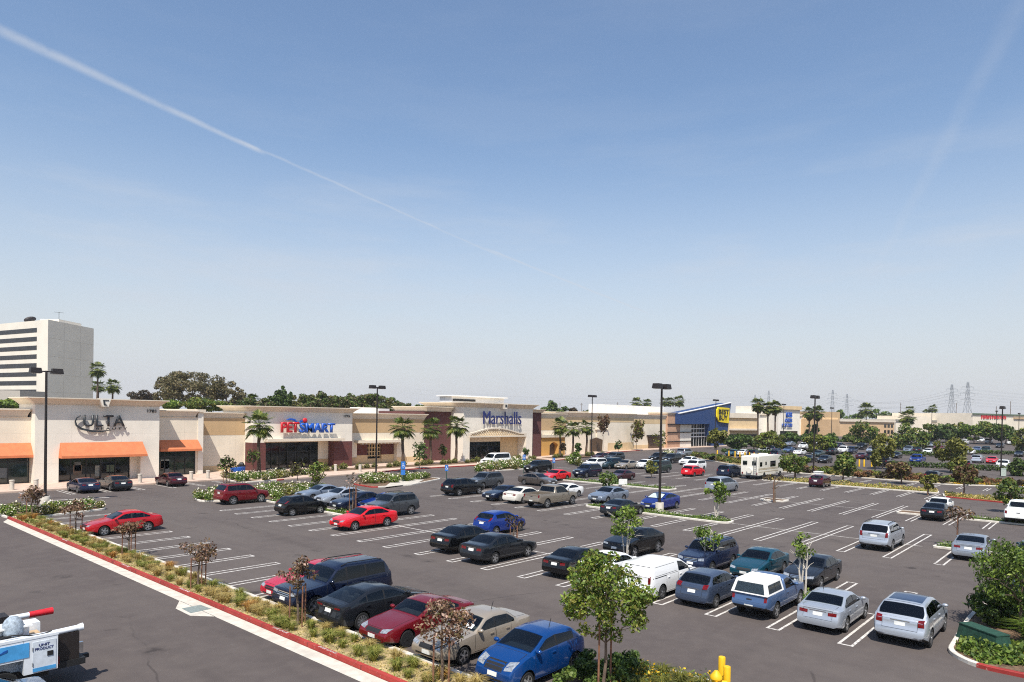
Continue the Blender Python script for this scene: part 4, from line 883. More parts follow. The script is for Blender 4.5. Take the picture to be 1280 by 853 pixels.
_, B['hedge'] = island('shrub_strip', [(105.6, 16.4), (107.0, 14.6), (110.5, 9), (111, 3.0), (117, 3.0), (114, 18), (112.5, 26), (118, 42), (127, 54), (139, 66), (146, 72), (140, 73.5), (121, 54.6), (109.4, 41.6)], DRY, rad=1.2)
sheet('lawn', [(113, 3.3), (121, 3), (117, 25), (113.6, 25)], .16, GRASS_M)
# --- sidewalk in front of the stores, red where cars must not stop
side = [(-40, 77.9), (30, 77.6), (37.5, 77.7), (40.2, 73.6), (57, 75.2), (63.2, 77.0), (80, 76.9), (97, 77.2), (107, 78.3), (119.6, 83), (134, 88.2), (150, 89.6), (185, 90), (215, 90), (215, 94.5), (-40, 94.5)]
sw = MB(); n = len(side); sw.prism(side, -.1, .15); struct(sw, 'sidewalk', WALK)
rk = MB()
for a, b in ((4, 5), (5, 6), (6, 7), (7, 8), (8, 9), (9, 10), (10, 11)):
    pa, pb = side[a], side[b]; L = math.hypot(pb[0]-pa[0], pb[1]-pa[1]); nx, ny = (pb[1]-pa[1])/L, -(pb[0]-pa[0])/L
    q = [(pa[0]+nx*.03, pa[1]+ny*.03), (pb[0]+nx*.03, pb[1]+ny*.03), (pb[0]-nx*.15, pb[1]-ny*.15), (pa[0]-nx*.15, pa[1]-ny*.15)]; rk.prism(q, -.02, .156)
struct(rk, 'sidewalk_red_kerb', REDK)
struct(MB().box(52.5, 100, 79.6, 82.6, .1, .20), 'planting_bed', SOIL); struct(MB().box(103, 122, 79.8, 83.2, .1, .20), 'planting_bed', SOIL)

# ------------------------------------------------------------------ stores
def X_(px, py, Y): return FP(px, py, Y)[0]
def Z_(px, py, Y): return FP(px, py, Y)[1]
def cornice(mb, x0, x1, y0, y1, zb, zt, o=.75, m=0):
    h = zt-zb; r = lambda e: (x0-e, x1+e, y0-e, y1+e)
    mb.frustum(r(.06), zb, r(.10), zb+h*.10, m); st = [(.10, .10), (.22, .22), (.42, .45), (.72, .72), (1., .86)]
    for (e0, t0), (e1, t1) in zip(st, st[1:]): mb.frustum(r(o*e0), zb+h*t0, r(o*e1), zb+h*t1-.002, m)
    mb.frustum(r(o+.02), zb+h*.86, r(o+.02), zt, m)
def front(mb, x0, x1, z0, z1, y, d, opens=(), m=0):
    """front wall slab between x0..x1 with openings (ox0, ox1, top)"""
    x = x0
    for a, b, t in sorted(opens):
        if a > x: mb.box(x, a, y, y+d, z0, z1, m)
        mb.box(a, b, y, y+d, t, z1, m); x = b
    if x1 > x: mb.box(x, x1, y, y+d, z0, z1, m)
def storefront(par, x0, x1, z0, z1, y, cols=5, transom=None, g=GLS, doors=None):
    W(MB().box(x0, x1, y, y+.03, z0, z1), 'window', g, par); fr = MB(); w = .05
    for i in range(cols+1):
        x = lerp(x0, x1, i/cols); fr.box(x-w, x+w, y-.07, y-.002, z0, z1)
    for z in [z0+.08, z1-.05]+([transom] if transom else []): fr.box(x0, x1, y-.066, y-.004, z-.05, z+.05)
    W(fr, 'window_frame', BLK, par)
    if doors:
        dm = MB()
        for a in doors: dm.box(a-.03, a+.03, y-.075, y-.003, z0, z0+2.3); dm.box(a+.9, a+.96, y-.075, y-.003, z0, z0+2.3); dm.box(a, a+.9, y-.075, y-.003, z0+2.24, z0+2.3)
        d = W(dm, 'door', BLK, par); W(MB().box(doors[0]+.8, doors[0]+.84, y-.13, y-.075, z0+.8, z0+1.3), 'handle', GRY, d)
def interior(par, x0, x1, y, z1, seed):
    """shop fittings behind the glass line, seen as pale and coloured display panels on the glass"""
    rg = random.Random(seed); cols = [mat('poster warm', '6a5a4a', .6), mat('poster pale', '8a8f88', .6), mat('poster grey', '5a5f60', .6), mat('poster green', '4a5a48', .6)]
    for i in range(4):
        x = rg.uniform(x0+.4, x1-1.4); w = rg.uniform(.5, 1.1); z = rg.uniform(.5, 1.2); h = rg.uniform(.7, 1.3)
        W(MB().box(x, x+w, y-.02, y-.004, z, min(z1-.3, z+h)), 'display_poster', cols[i % 4], par)
def awning(par, x0, x1, y, zt, zb, out):
    v = zb+.25
    mb = MB().add([(x0+.15,y,zt),(x1-.15,y,zt),(x1,y-out,v),(x0,y-out,v),(x0,y-out,zb),(x1,y-out,zb),(x0,y,zb),(x1,y,zb)], [(0,3,2,1),(3,4,5,2),(0,6,4,3),(1,2,5,7),(6,7,5,4),(0,1,7,6)])
    W(mb, 'awning', ORG, par)
BACK = 128.
# 1. orange-awning store: tall block with its left wing and right wing
Y0 = 84.0; x0, x1 = X_(43.5, 550, Y0), X_(199, 550, Y0); zt = 9.15; zc = Z_(120, 507, Y0)
st = empty('cosmetics_store', ((x0+x1)/2, Y0, 0), 0, 'off white store block with orange awnings and charcoal swoosh lettering', 'store')
ga, gb, gz = X_(73.2, 590, Y0), X_(175.5, 590, Y0), Z_(120, 570.5, Y0)
mb = MB(); front(mb, x0, x1, -.3, zc+.05, Y0, 1.6, [(ga, gb, gz+.1)]); mb.box(x0, x1, Y0+1.6, 90, -.3, zc+.05); W(mb, 'wall', STU, st)
mb = MB(); cornice(mb, x0, x1, Y0, 90, zc, zt, .8); W(mb, 'cornice', CORN, st)
kx = X_(128, 503, Y0); k = W(MB().vprism([(kx-.55, zt+.03), (kx+.55, zt+.03), (kx+.28, zc-.12), (kx-.28, zc-.12)], Y0-1.05, Y0-.02), 'keystone', STU, st)
W(MB().vprism([(kx-.28, zt-.12), (kx+.3, zt-.12), (kx+.3, zt-.2), (kx-.1, zt-.2), (kx-.05, zc+.15), (kx+.12, zc+.1), (kx+.1, zc), (kx-.2, zc+.06)], Y0-1.10, Y0-1.052), 'keystone_emblem', SGNB, k)
yg = Y0+1.3; storefront(st, ga, gb-.75, .15, gz+.1, yg, 5, 2.5, doors=[ga+3.4, ga+4.4]); interior(st, ga, gb-.8, yg, gz, 3)
W(MB().box(gb-.75, gb-.002, yg-.3, yg+.25, .1, gz+.1), 'wall_return', STU, st)
awning(st, X_(73, 570, Y0), X_(179, 570, Y0)+.05, Y0-.004, Z_(120, 553, Y0), Z_(120, 571.5, Y0), 1.15)
lx = X_(102.9, 526, Y0); lz = Z_(128, 533.5, Y0)
sg = text('ULTA', lx, lz, Y0-.22, Z_(128, 519, Y0)-lz, SGNB, None, .14, X_(155, 526, Y0)-lx, .012); WT(sg, st); sg.name = 'store_lettering'
t2 = text('BEAUTY', X_(119, 536, Y0), Z_(128, 537.2, Y0), Y0-.2, Z_(128, 534.3, Y0)-Z_(128, 537.2, Y0), SGNB, None, .08, X_(158, 536, Y0)-X_(119, 536, Y0), .02, spacing=1.6); WT(t2, st); t2.name = 'store_lettering'
sc = [(99.5, 519.6), (95, 522.5), (92.9, 527), (94.5, 532), (101, 536.3), (113, 539), (126, 539.3), (139, 537.4)]; wd = [.03, .045, .06, .085, .105, .105, .075, .02]; mb = MB()
for i in range(len(sc)-1):
    p, q = FP(*sc[i], Y0), FP(*sc[i+1], Y0); d = Vector((q[0]-p[0], q[1]-p[1])); nn = Vector((-d.y, d.x)).normalized()
    mb.vprism([(p[0]+nn.x*wd[i], p[1]+nn.y*wd[i]), (p[0]-nn.x*wd[i], p[1]-nn.y*wd[i]), (q[0]-nn.x*wd[i+1], q[1]-nn.y*wd[i+1]), (q[0]+nn.x*wd[i+1], q[1]+nn.y*wd[i+1])], Y0-.36, Y0-.22)
W(mb, 'swoosh_emblem', SGNB, st)
t3 = text('1781', X_(184, 514, Y0), Z_(190, 516, Y0), Y0-.05, .36, SGNB, None, .05, X_(195, 514, Y0)-X_(184, 514, Y0), .02); WT(t3, st); t3.name = 'street_number'
def wing(par, xa, xb, Y, zt_, zb_, band=None, bz=None, awn=None, base=None):
    mb = MB(); mb.box(xa, xb, Y, BACK-1, -.3, zb_+.04, 0); W(mb, 'wing_wall', STU2, par)
    mb = MB(); cornice(mb, xa+.4, xb-.4, Y, BACK-1, zb_, zt_, .38); W(mb, 'wing_cornice', CORN, par)
    if band: W(MB().box(xa+.01, xb-.01, Y-.02, Y-.003, bz, zb_-.02), 'wall_band', band, par)
    if base: W(MB().box(xa+.01, xb-.01, Y-.06, Y-.003, -.1, base), 'wall_base', TAN2, par)
Yl = 85.4; wing(st, -30, x0-.01, Yl, 7.9, Z_(20, 522, Yl))
aw1 = X_(40, 570, Yl); zA, zB = Z_(20, 554, Yl), Z_(20, 572, Yl)
for i in range(3):
    xa = aw1-13.5*(i+1)+2.2; awning(st, xa, aw1-13.5*i, Yl-.004, zA, zB, 1.0); storefront(st, xa+.2, aw1-13.5*i-.3, .15, zB-.02, Yl-.02, 6, 2.4, GLSG); interior(st, xa+6, aw1-13.5*i-.4, Yl-.02, zB, 8+i)
Ym = 86.0; xm0, xm1 = x1+.01, X_(247, 560, Ym); wing(st, xm0, xm1, Ym, Z_(225, 513, Ym), Z_(225, 522.3, Ym))
awning(st, X_(197, 563, Ym), X_(248.5, 563, Ym), Ym-.004, Z_(230, 550, Ym), Z_(230, 563.5, Ym), 1.0); storefront(st, xm0+.2, X_(243, 580, Ym), .15, Z_(225, 563.3, Ym), Ym-.02, 4, 2.4, GLSG); interior(st, xm0+.3, xm1-2, Ym-.02, 3, 21)
# 2. pet store with its tan wing
Yp = 86.0; Yw = 88.2; px0, px1 = X_(316, 560, Yp), X_(440, 560, Yp); zt, zc = 8.82, Z_(380, 515.5, Yp)
ps = empty('pet_supply_store', ((px0+px1)/2, Yp, 0), 0, 'off white store with red and blue lettering between maroon brick piers', 'store')
W(MB().box(xm1, X_(253.5, 560, Ym), Ym-.1, BACK-1, -.3, Z_(250, 515.5, Ym)), 'pilaster', STU, ps); W(MB().box(xm1-.2, X_(253.5, 560, Ym)+.2, Ym-.3, BACK-1, Z_(250, 515.5, Ym), Z_(250, 512, Ym)), 'pilaster_cap', CORN, ps)
xa = X_(253.5, 560, Ym); wing(ps, xa, px0-.01, Yw, Z_(280, 515.8, Yw), Z_(280, 523, Yw), TAN, Z_(280, 544, Yw), None, Z_(280, 582, Yw))
oa, ob, oz = X_(332, 570, Yp), X_(417.5, 570, Yp), Z_(380, 550.5, Yp); zbk = Z_(380, 552.7, Yp)
mb = MB(); front(mb, px0, px1, zbk, zc+.05, Yp, 2.0, [(oa, ob, oz)]); mb.box(px0, px1, Yp+2.0, 94, -.3, zc+.05); W(mb, 'wall', STU, ps)
mb = MB(); mb.box(px0-.02, oa, Yp-.02, Yp+2.02, -.3, zbk-.002); W(mb, 'brick_pier', BRK, ps); mb = MB(); mb.box(ob, px1+.02, Yp-.02, Yp+2.02, -.3, zbk-.002); W(mb, 'brick_pier', BRK, ps)
mb = MB(); cornice(mb, px0, px1, Yp, 94, zc, zt, .8); W(mb, 'cornice', CORN, ps)
W(MB().box(X_(330, 550, Yp), X_(425.5, 550, Yp), Yp-1.1, Yp-.004, Z_(380, 551.3, Yp), Z_(380, 548.2, Yp)), 'canopy', CORN, ps)
yg = Yp+1.7; gx0, gx1 = X_(336.5, 570, Yp), X_(405, 570, Yp); storefront(ps, gx0, gx1, .15, Z_(370, 553.5, Yp), yg, 7, 2.5, doors=[gx0+5.2, gx0+6.2])
W(MB().box(oa+.002, gx0, yg-.2, yg+.2, .1, oz-.01), 'wall_return', STU2, ps); W(MB().box(gx1, ob-.002, yg-.2, yg+.2, 1.3, oz-.01), 'wall_return', STU2, ps); W(MB().box(gx1, ob-.002, yg-.24, yg+.2, .1, 1.3), 'wall_return_base', TAN, ps); W(MB().box(gx0, gx1, yg-.2, yg+.2, Z_(370, 553.5, Yp), oz-.01), 'lintel', STU2, ps)
def sign_word(s, xa_, xb_, ya, yb, Y, m, par, d=.3, bold=.03, off=.55):
    z0_ = Z_((xa_+xb_)/2, yb, Y); h = Z_((xa_+xb_)/2, ya, Y)-z0_; xx = X_(xa_, (ya+yb)/2, Y); o = text(s, xx, z0_, Y-off+.0, h, m, None, d, X_(xb_, (ya+yb)/2, Y)-xx, bold); o.name = 'store_lettering'; return WT(o, par)
sign_word('PET', 348, 370.3, 527.7, 540.8, Yp, SGNR, ps, bold=.034); sign_word('SMART', 371.3, 415, 529, 541, Yp, SGNBL, ps, bold=.034)
c = FP(379, 525.8, Yp); W(MB().blob((c[0], Yp-.45, c[1]), (.38, .2, .38), 0, 14, 8), 'red_ball_emblem', SGNR, ps, 60)
def arc(pts, wd_, Y, m, par, nm, off=.5, d=.2):
    mb = MB()
    for i in range(len(pts)-1):
        p, q = FP(*pts[i], Y), FP(*pts[i+1], Y); dd = Vector((q[0]-p[0], q[1]-p[1])); nn = Vector((-dd.y, dd.x)).normalized()
        mb.vprism([(p[0]+nn.x*wd_[i], p[1]+nn.y*wd_[i]), (p[0]-nn.x*wd_[i], p[1]-nn.y*wd_[i]), (q[0]-nn.x*wd_[i+1], q[1]-nn.y*wd_[i+1]), (q[0]+nn.x*wd_[i+1], q[1]+nn.y*wd_[i+1])], Y-off, Y-off+d)
    W(mb, nm, m, par)
arc([(356, 525.3), (361, 524), (366, 525), (370.5, 529.2)], [.02, .12, .15, .03], Yp, SGNBL, ps, 'arc_emblem'); arc([(372.5, 528.8), (374, 526.8), (376.5, 526)], [.06, .12, .05], Yp, SGNBL, ps, 'arc_emblem')
t3 = text('1775', X_(429.5, 520, Yp), Z_(433, 522, Yp), Yp-.05, .34, SGNB, None, .05, X_(437, 520, Yp)-X_(429.5, 520, Yp), .02); WT(t3, ps); t3.name = 'street_number'
# 3. low tan unit with a recessed lattice entrance
Yr = 88.0; ra, rb = px1+.03, X_(529.7, 560, Yr)
rs = empty('corner_unit', ((ra+rb)/2, Yr, 0), 0, 'low tan store unit with brick panelled entrance behind a tall lamp post', 'store')
ea, eb, ez = X_(446, 570, Yr), X_(496, 570, Yr), Z_(470, 554, Yr); zct, zcb = Z_(485, 517, Yr), Z_(485, 524, Yr)
mb = MB(); front(mb, ra, rb, -.3, zcb+.05, Yr, 1.6, [(ea, eb, ez)]); mb.box(ra, rb, Yr+1.6, BACK-1, -.3, zcb+.05); W(mb, 'wall', STU2, rs)
mb = MB(); cornice(mb, ra+.5, rb, Yr, BACK-1, zcb, zct, .5); W(mb, 'cornice', CORN, rs); W(MB().box(ra, rb+.002, Yr-.02, Yr-.003, Z_(485, 541, Yr), zcb-.02), 'wall_band', TAN, rs)
W(MB().box(eb+.02, rb+.003, Yr-.06, Yr-.003, -.1, Z_(515, 571, Yr)), 'wall_base', TAN2, rs); W(MB().box(ra, ea-.02, Yr-.06, Yr-.003, -.1, Z_(443, 572, Yr)), 'wall_base', TAN, rs)
W(MB().box(ea-.5, eb+.5, Yr-1.2, Yr-.004, ez+.1, ez+.5), 'canopy', CORN, rs)
mb = MB()
for i in range(11): mb.box(lerp(ea, eb, (i+.3)/11), lerp(ea, eb, (i+.6)/11), Yr-1.1, Yr-.01, ez-.12, ez+.09)
W(mb, 'canopy_rafter', CORN, rs)
ya = Yr+.8; a1, b1 = lerp(ea, eb, .33), lerp(ea, eb, .68)
W(MB().box(ea+.01, a1, ya, ya+.6, 1.5, ez+.2), 'brick_panel', BRK, rs); W(MB().box(b1, eb-.01, ya, ya+.6, 1.5, ez+.2), 'brick_panel', BRK, rs); W(MB().box(ea+.01, a1, ya-.05, ya+.6, 0, 1.5), 'stone_base', TAN2, rs); W(MB().box(b1, eb-.01, ya-.05, ya+.6, 0, 1.5), 'stone_base', TAN2, rs)
W(MB().box(a1, b1, ya+.5, ya+.58, 0, ez+.2), 'window', GLS, rs); mb = MB()
for i in range(6): mb.box(lerp(a1, b1, i/5)-.07, lerp(a1, b1, i/5)+.07, ya+.3, ya+.45, 1.2, ez+.2)
for i in range(5): mb.box(a1, b1, ya+.28, ya+.47, 1.3+i*.62, 1.42+i*.62)
W(mb, 'lattice', TAN2, rs); W(MB().box(a1+.01, b1-.01, ya+.1, ya+.49, 0, .9), 'bench_wall', TAN2, rs)
W(MB().box(X_(450, 512, 100), X_(470, 512, 100), 100, 103, 6, Z_(460, 509.6, 100)), 'rooftop_unit', ROOF, rs); W(MB().box(X_(473, 512, 100), X_(489, 512, 100), 100.5, 103, 6, Z_(480, 511, 100)), 'rooftop_unit', ROOF, rs)
# 4. department store with arched trellis
Yd = 85.1; Yb = 88.2; dx0, dx1 = X_(579, 550, Yd), X_(665.4, 550, Yd); zt, zc = 10.35, Z_(620, 510.2, Yd)
ds = empty('clothing_store', ((dx0+dx1)/2, Yd, 0), 0, 'tall off white store with navy lettering over an arched lattice canopy', 'store')
W(MB().box(rb, dx0-.01, Yb, BACK, -.3, Z_(545, 515, Yb)), 'maroon_wall', BRKW, ds); mb = MB(); cornice(mb, rb+.3, dx0-.6, Yb-.5, 96, Z_(545, 514.6, Yb), Z_(545, 508.6, Yb), .5); W(mb, 'wing_cornice', CORN, ds)
pa, pb, pz = X_(587, 560, Yd), X_(657.5, 560, Yd), Z_(620, 546.3, Yd)
mb = MB(); front(mb, dx0, dx1, -.3, zc+.05, Yd, 2.6, [(pa, pb, pz)]); mb.box(dx0, dx1, Yd+2.6, 95, -.3, zc+.05); W(mb, 'wall', STU, ds)
mb = MB(); cornice(mb, dx0, dx1, Yd, 95, zc, zt, .9); W(mb, 'cornice', CORN, ds)
kx = X_(627, 506, Yd); W(MB().vprism([(kx-.5, zt+.05), (kx+.5, zt+.05), (kx+.28, zc-.15), (kx-.28, zc-.15)], Yd-1.15, Yd-.02), 'keystone', STU, ds); W(MB().box(kx-.25, kx+.25, Yd-1.2, Yd-1.152, zc+.2, zt-.2), 'keystone_emblem', SGNB, ds)
yg = Yd+2.3; ga, gb = pa+.05, X_(636, 560, Yd); gz = Z_(612, 553, Yd); storefront(ds, ga, gb, .15, gz, yg, 6, 2.6, doors=[ga+3, ga+4]); W(MB().box(ga, gb, yg-.15, yg+.25, gz, pz-.01), 'lintel', STU2, ds); W(MB().box(gb, pb-.01, yg-.15, yg+.25, .1, pz-.01), 'wall_return', TAN2, ds)
nA = 14; top = [FP(*p, Yd-1.) for p in [(587, 541.5), (592, 540.5), (600, 538), (608, 535.7), (616, 534.7), (624, 534.8), (632, 536), (640, 538.2), (648, 540.8), (657.5, 542)]]; zl = Z_(620, 546.5, Yd-1.)
mb = MB()
for i in range(len(top)-1):
    p, q = top[i], top[i+1]; mb.vprism([(p[0], p[1]), (q[0], q[1]), (q[0], q[1]-.22), (p[0], p[1]-.22)], Yd-1.2, Yd-.9); mb.add([(p[0], Yd-1.2, p[1]), (q[0], Yd-1.2, q[1]), (q[0], Yd-.9, q[1]+.02), (p[0], Yd-.9, p[1]+.02)], [(0, 1, 2, 3)])
mb.box(top[0][0], top[-1][0], Yd-1.15, Yd-.85, zl, zl+.25); W(mb, 'arched_canopy', CORN, ds); mb = MB()
xs_ = [t[0] for t in top]; zs_ = [t[1] for t in top]
for i in range(26):
    x = lerp(top[0][0], top[-1][0], i/25)
    for s in (-1, 1):
        x2 = x+s*1.4
        if top[0][0] <= x2 <= top[-1][0]: mb.tube((x, Yd-1.0, zl+.1), (x2, Yd-1.0, float(np.interp(x2, xs_, zs_))-.15), .075, n=4)
W(mb, 'lattice', TAN2, ds)
sign_word('Marshalls', 601.5, 649, 514.6, 530.4, Yd, SGNV, ds, .14, .0, .45)
RB = MB().box(X_(565, 500, 96), X_(630, 500, 96), 96, 99.5, zt-1.2, Z_(600, 497.2, 96)); W(RB, 'rooftop_screen', ROOF, ds); W(MB().box(X_(566, 500, 96), X_(594, 500, 96), 95.9, 95.98, Z_(580, 501.8, 96), Z_(580, 499.2, 96)), 'vent_louver', BLK, ds); W(MB().box(X_(563, 500, 96), X_(632, 500, 96), 95.4, 100, Z_(600, 497.2, 96), Z_(600, 495.6, 96)), 'rooftop_cap', ROOF, ds)
q0, q1 = dx1+.01, X_(676, 560, 86.2); W(MB().box(q0, q1, 86.2, BACK, -.3, Z_(670, 516, 86.2)), 'maroon_pylon', BRKW, ds); mb = MB(); cornice(mb, q0+.3, q1, 85.9, BACK, Z_(670, 516, 86.2), Z_(670, 512, 86.2), .5); W(mb, 'pylon_cap', CORN, ds)
# 5. tan unit with the ochre arched entrance
Ye = 88.5; q2 = X_(707, 560, Ye); og = empty('arched_unit', ((q1+q2)/2, Ye, 0), 0, 'tan unit with an ochre block around an arched doorway', 'store')
W(MB().box(q1+.01, q2, Ye, BACK-1, -.3, Z_(690, 522.5, Ye)), 'wall', STU2, og); mb = MB(); cornice(mb, q1+.5, q2-.2, Ye, BACK-1, Z_(690, 522.5, Ye), Z_(690, 517, Ye), .35); W(mb, 'cornice', CORN, og); W(MB().box(q1+.02, q2, Ye-.02, Ye-.003, Z_(690, 538, Ye), Z_(690, 523, Ye)), 'wall_band', TAN, og)
Yo = 87.2; oa, ob = X_(676.7, 560, Yo), X_(706, 560, Yo); oz = Z_(690, 547, Yo); ca, cb = X_(687, 560, Yo), X_(697.5, 560, Yo); zs, zk = Z_(692, 556.5, Yo), Z_(692, 552.8, Yo)
mb = MB().box(oa, ca, Yo, Yo+1.25, -.2, oz).box(cb, ob, Yo, Yo+1.25, -.2, oz); arcp = [(lerp(ca, cb, i/10), zs+(zk-zs)*math.sin(math.pi*i/10)) for i in range(11)]
for i in range(10): mb.vprism([arcp[i], arcp[i+1], (arcp[i+1][0], oz), (arcp[i][0], oz)], Yo, Yo+1.25)
W(mb, 'ochre_wall', OCHRE, og); W(MB().box(oa-.2, ob+.2, Yo-.3, Yo+1.28, oz, oz+.55), 'ochre_block_cap', CORN, og); W(MB().box(ca, cb, Yo+.9, Yo+.98, 0, zk), 'door', mat('bronze door', '5a4632', .5), og)
# 6. long beige hall with the service doors
Yh = 92.0; h0, h1 = q2+.01, X_(792, 545, Yh); hl = empty('beige_hall', ((h0+h1)/2, Yh, 0), 0, 'long cream wall with tan bands left of the blue corner', 'store')
W(MB().box(h0, h1, Yh, BACK-2, -.3, Z_(750, 521.5, Yh)), 'wall', STU2, hl); mb = MB(); cornice(mb, h0+.6, h1, Yh, BACK-2, Z_(750, 521.5, Yh), Z_(750, 516.3, Yh), .6); W(mb, 'cornice', CORN, hl)
W(MB().box(h0+.02, h1-.02, Yh-.02, Yh-.003, Z_(750, 528, Yh), Z_(750, 522, Yh)), 'wall_band', TAN2, hl); W(MB().box(X_(758, 555, Yh), h1+.01, Yh-.06, Yh-.003, -.1, Z_(775, 553.5, Yh)), 'wall_base', TAN2, hl)
W(MB().box(X_(745, 545, Yh), X_(758.5, 545, Yh), Yh-.3, Yh-.003, 0, Z_(752, 537.5, Yh)), 'wall_panel', STU2, hl); W(MB().box(X_(745, 545, Yh)-.4, X_(758.5, 545, Yh)+.4, Yh-.5, Yh-.003, Z_(752, 537.5, Yh), Z_(752, 536.5, Yh)), 'panel_cap', CORN, hl)
W(MB().vprism([(X_(736, 556, Yh), 0), (X_(751, 556, Yh), 0), (X_(751.5, 552, Yh), Z_(745, 550, Yh)), (X_(744, 548, Yh), Z_(745, 547, Yh)), (X_(736, 552, Yh), Z_(738, 549.5, Yh))], Yh-.4, Yh-.301), 'arched_doorway', mat('bronze door', '5a4632'), hl)
W(MB().box(X_(746, 510, 99), X_(872, 510, 99), 99, 101.5, 6, Z_(800, 507.6, 99)), 'upper_roof_wall', ROOF, hl)
h2 = X_(834, 545, 93.6); W(MB().box(h1+.01, h2, 93.6, BACK-2, -.3, Z_(812, 523.5, 93.6)), 'recessed_wall', STU2, hl); mb = MB(); cornice(mb, h1+.5, h2-.5, 93.6, BACK-2, Z_(812, 523.5, 93.6), Z_(812, 518.5, 93.6), .4); W(mb, 'cornice', CORN, hl)
W(MB().box(h1+.02, h2-.01, 93.58, 93.597, Z_(812, 530, 93.6), Z_(812, 524, 93.6)), 'wall_band', TAN2, hl); W(MB().box(X_(810, 555, 93.6), X_(823.5, 555, 93.6), 93.3, 93.59, 0, Z_(817, 546.5, 93.6)), 'service_door', mat('bronze door', '5a4632'), hl); W(MB().box(X_(808, 555, 93.6), X_(826, 555, 93.6), 92.4, 93.59, Z_(817, 546, 93.6), Z_(817, 543.8, 93.6)), 'door_canopy', DKM, hl); W(MB().box(h1+.02, h2-.01, 93.54, 93.597, -.1, Z_(812, 556, 93.6)), 'wall_base', TAN2, hl)
# 7. electronics store: pink block pier, pale panel, blue wedge
Yq = 93.0; b0, b1, b2 = X_(834.3, 545, Yq), X_(850, 545, Yq), X_(864, 545, Yq); bb = empty('electronics_store', (b1+8, Yq, 0), 0, 'blue wedge fronted store with a tilted yellow tag sign', 'store')
W(MB().box(b0, b1, Yq, BACK, -.3, Z_(842, 518.5, Yq)), 'block_pier', PINKB, bb); mb = MB(); cornice(mb, b0, b1, Yq, BACK, Z_(842, 518.5, Yq), Z_(842, 516, Yq), .35); W(mb, 'pier_cap', CORN, bb)
mb = MB()
for yy in (530.5, 540.5, 552): mb.box(b0-.1, b2+.05, Yq-.25, Yq-.003, Z_(849, yy, Yq)-.12, Z_(849, yy, Yq)+.12)
W(mb, 'metal_fin', BLK, bb); W(MB().box(b1+.01, b2, Yq, BACK, -.3, Z_(857, 530, Yq)), 'panel_wall', STU, bb)
g1 = X_(887, 545, Yq); storefront(bb, b2+.02, g1, .15, Z_(876, 530, Yq), Yq+.3, 7, None, GLS); mbm = MB()
for yy in (536, 541.5, 546): mbm.box(b2+.02, g1, Yq+.15, Yq+.22, Z_(876, yy, Yq)-.14, Z_(876, yy, Yq)+.14)
[mbm.box(lerp(b2, g1, i/7)-.09, lerp(b2, g1, i/7)+.09, Yq+.12, Yq+.149, .15, Z_(876, 530, Yq)) for i in range(8)]; W(mbm, 'window_bar', WHT, bb)
P_ = [FP(850, 517.3, Yq-1.5), FP(914, 504, Yq-1.5), FP(908.8, 546, Yq-1.5), FP(888, 546, Yq-1.5), FP(887, 530.3, Yq-1.5), FP(850, 530.3, Yq-1.5)]
W(MB().vprism(P_, Yq-1.5, Yq+3), 'blue_wedge', BBLUE, bb); W(MB().vprism([(P_[0][0]-.1, P_[0][1]+.01), (P_[1][0]+.1, P_[1][1]+.01), (P_[1][0]+.1, P_[1][1]+.2), (P_[0][0]-.1, P_[0][1]+.2)], Yq-1.7, Yq-.9), 'wedge_coping', WHT, bb)
W(MB().box(g1+.02, P_[2][0]-.3, Yq-.8, Yq+16, -.3, P_[2][1]+.05), 'lower_wall', BBLUE, bb)
Ys = Yq-2.0; T_ = [FP(*p, Ys) for p in [(898.6, 509), (912, 510.3), (911.2, 529.3), (899.5, 527.6), (896, 521), (896.6, 513)]]
tg = W(MB().vprism(T_, Ys, Ys+.4), 'yellow_tag_sign', SGNY, bb)
for s, xa_, xb_, ya_, yb_ in (('BEST', 898.3, 910.8, 512, 518), ('BUY', 898.9, 909.2, 519.3, 525.4)):
    z0_ = Z_(905, yb_, Ys); xx = X_(xa_, 518, Ys); o = text(s, xx, z0_, Ys-.03, Z_(905, ya_, Ys)-z0_, BLK, None, .1, X_(xb_, 518, Ys)-xx, .01); o.name = 'tag_lettering'; WT(o, bb)
# ------------------------------------------------------------------ far buildings
def rect3(mb, x0p, x1p, ytp, depth, thick, m=0, zb=-.3, face=0.):
    """a block whose front spans two photo columns at a distance; real size follows from that distance"""
    a = FAR(x0p, ytp, depth); b = FAR(x1p, ytp, depth+face); d = Vector((b[0]-a[0], b[1]-a[1])); n = Vector((-d.y, d.x)).normalized()
    if n.dot(Vector((a[0], a[1]))) < 0: n = -n
    z = (a[2]+b[2])/2; mb.prism([(a[0], a[1]), (b[0], b[1]), (b[0]+n.x*thick, b[1]+n.y*thick), (a[0]+n.x*thick, a[1]+n.y*thick)], zb, z, m); return a, b, n, z
def on_front(mb, a, b, n, t0, t1, z0, z1, out=.2, m=0):
    p = Vector(a[:2]).lerp(Vector(b[:2]), t0); q = Vector(a[:2]).lerp(Vector(b[:2]), t1)
    mb.prism([tuple(p-n*out), tuple(q-n*out), tuple(q-n*.01), tuple(p-n*.01)], z0, z1, m)
def far_store(name, label, x0p, x1p, ytp, depth, wall, thick=30, cap=.8, cap_m=None, face=0., cat='store'):
    t = empty(name, FAR(x0p, ytp, depth)[:2]+(0,), 0, label, cat); mb = MB(); r = rect3(mb, x0p, x1p, ytp, depth, thick, 0, -.3, face); W(mb, 'wall', wall, t)
    mb = MB(); on_front(mb, r[0], r[1], r[2], -.006, 1.006, r[3]-cap, r[3]+.05, .5); W(mb, 'cornice', cap_m or CORN, t); return t, r
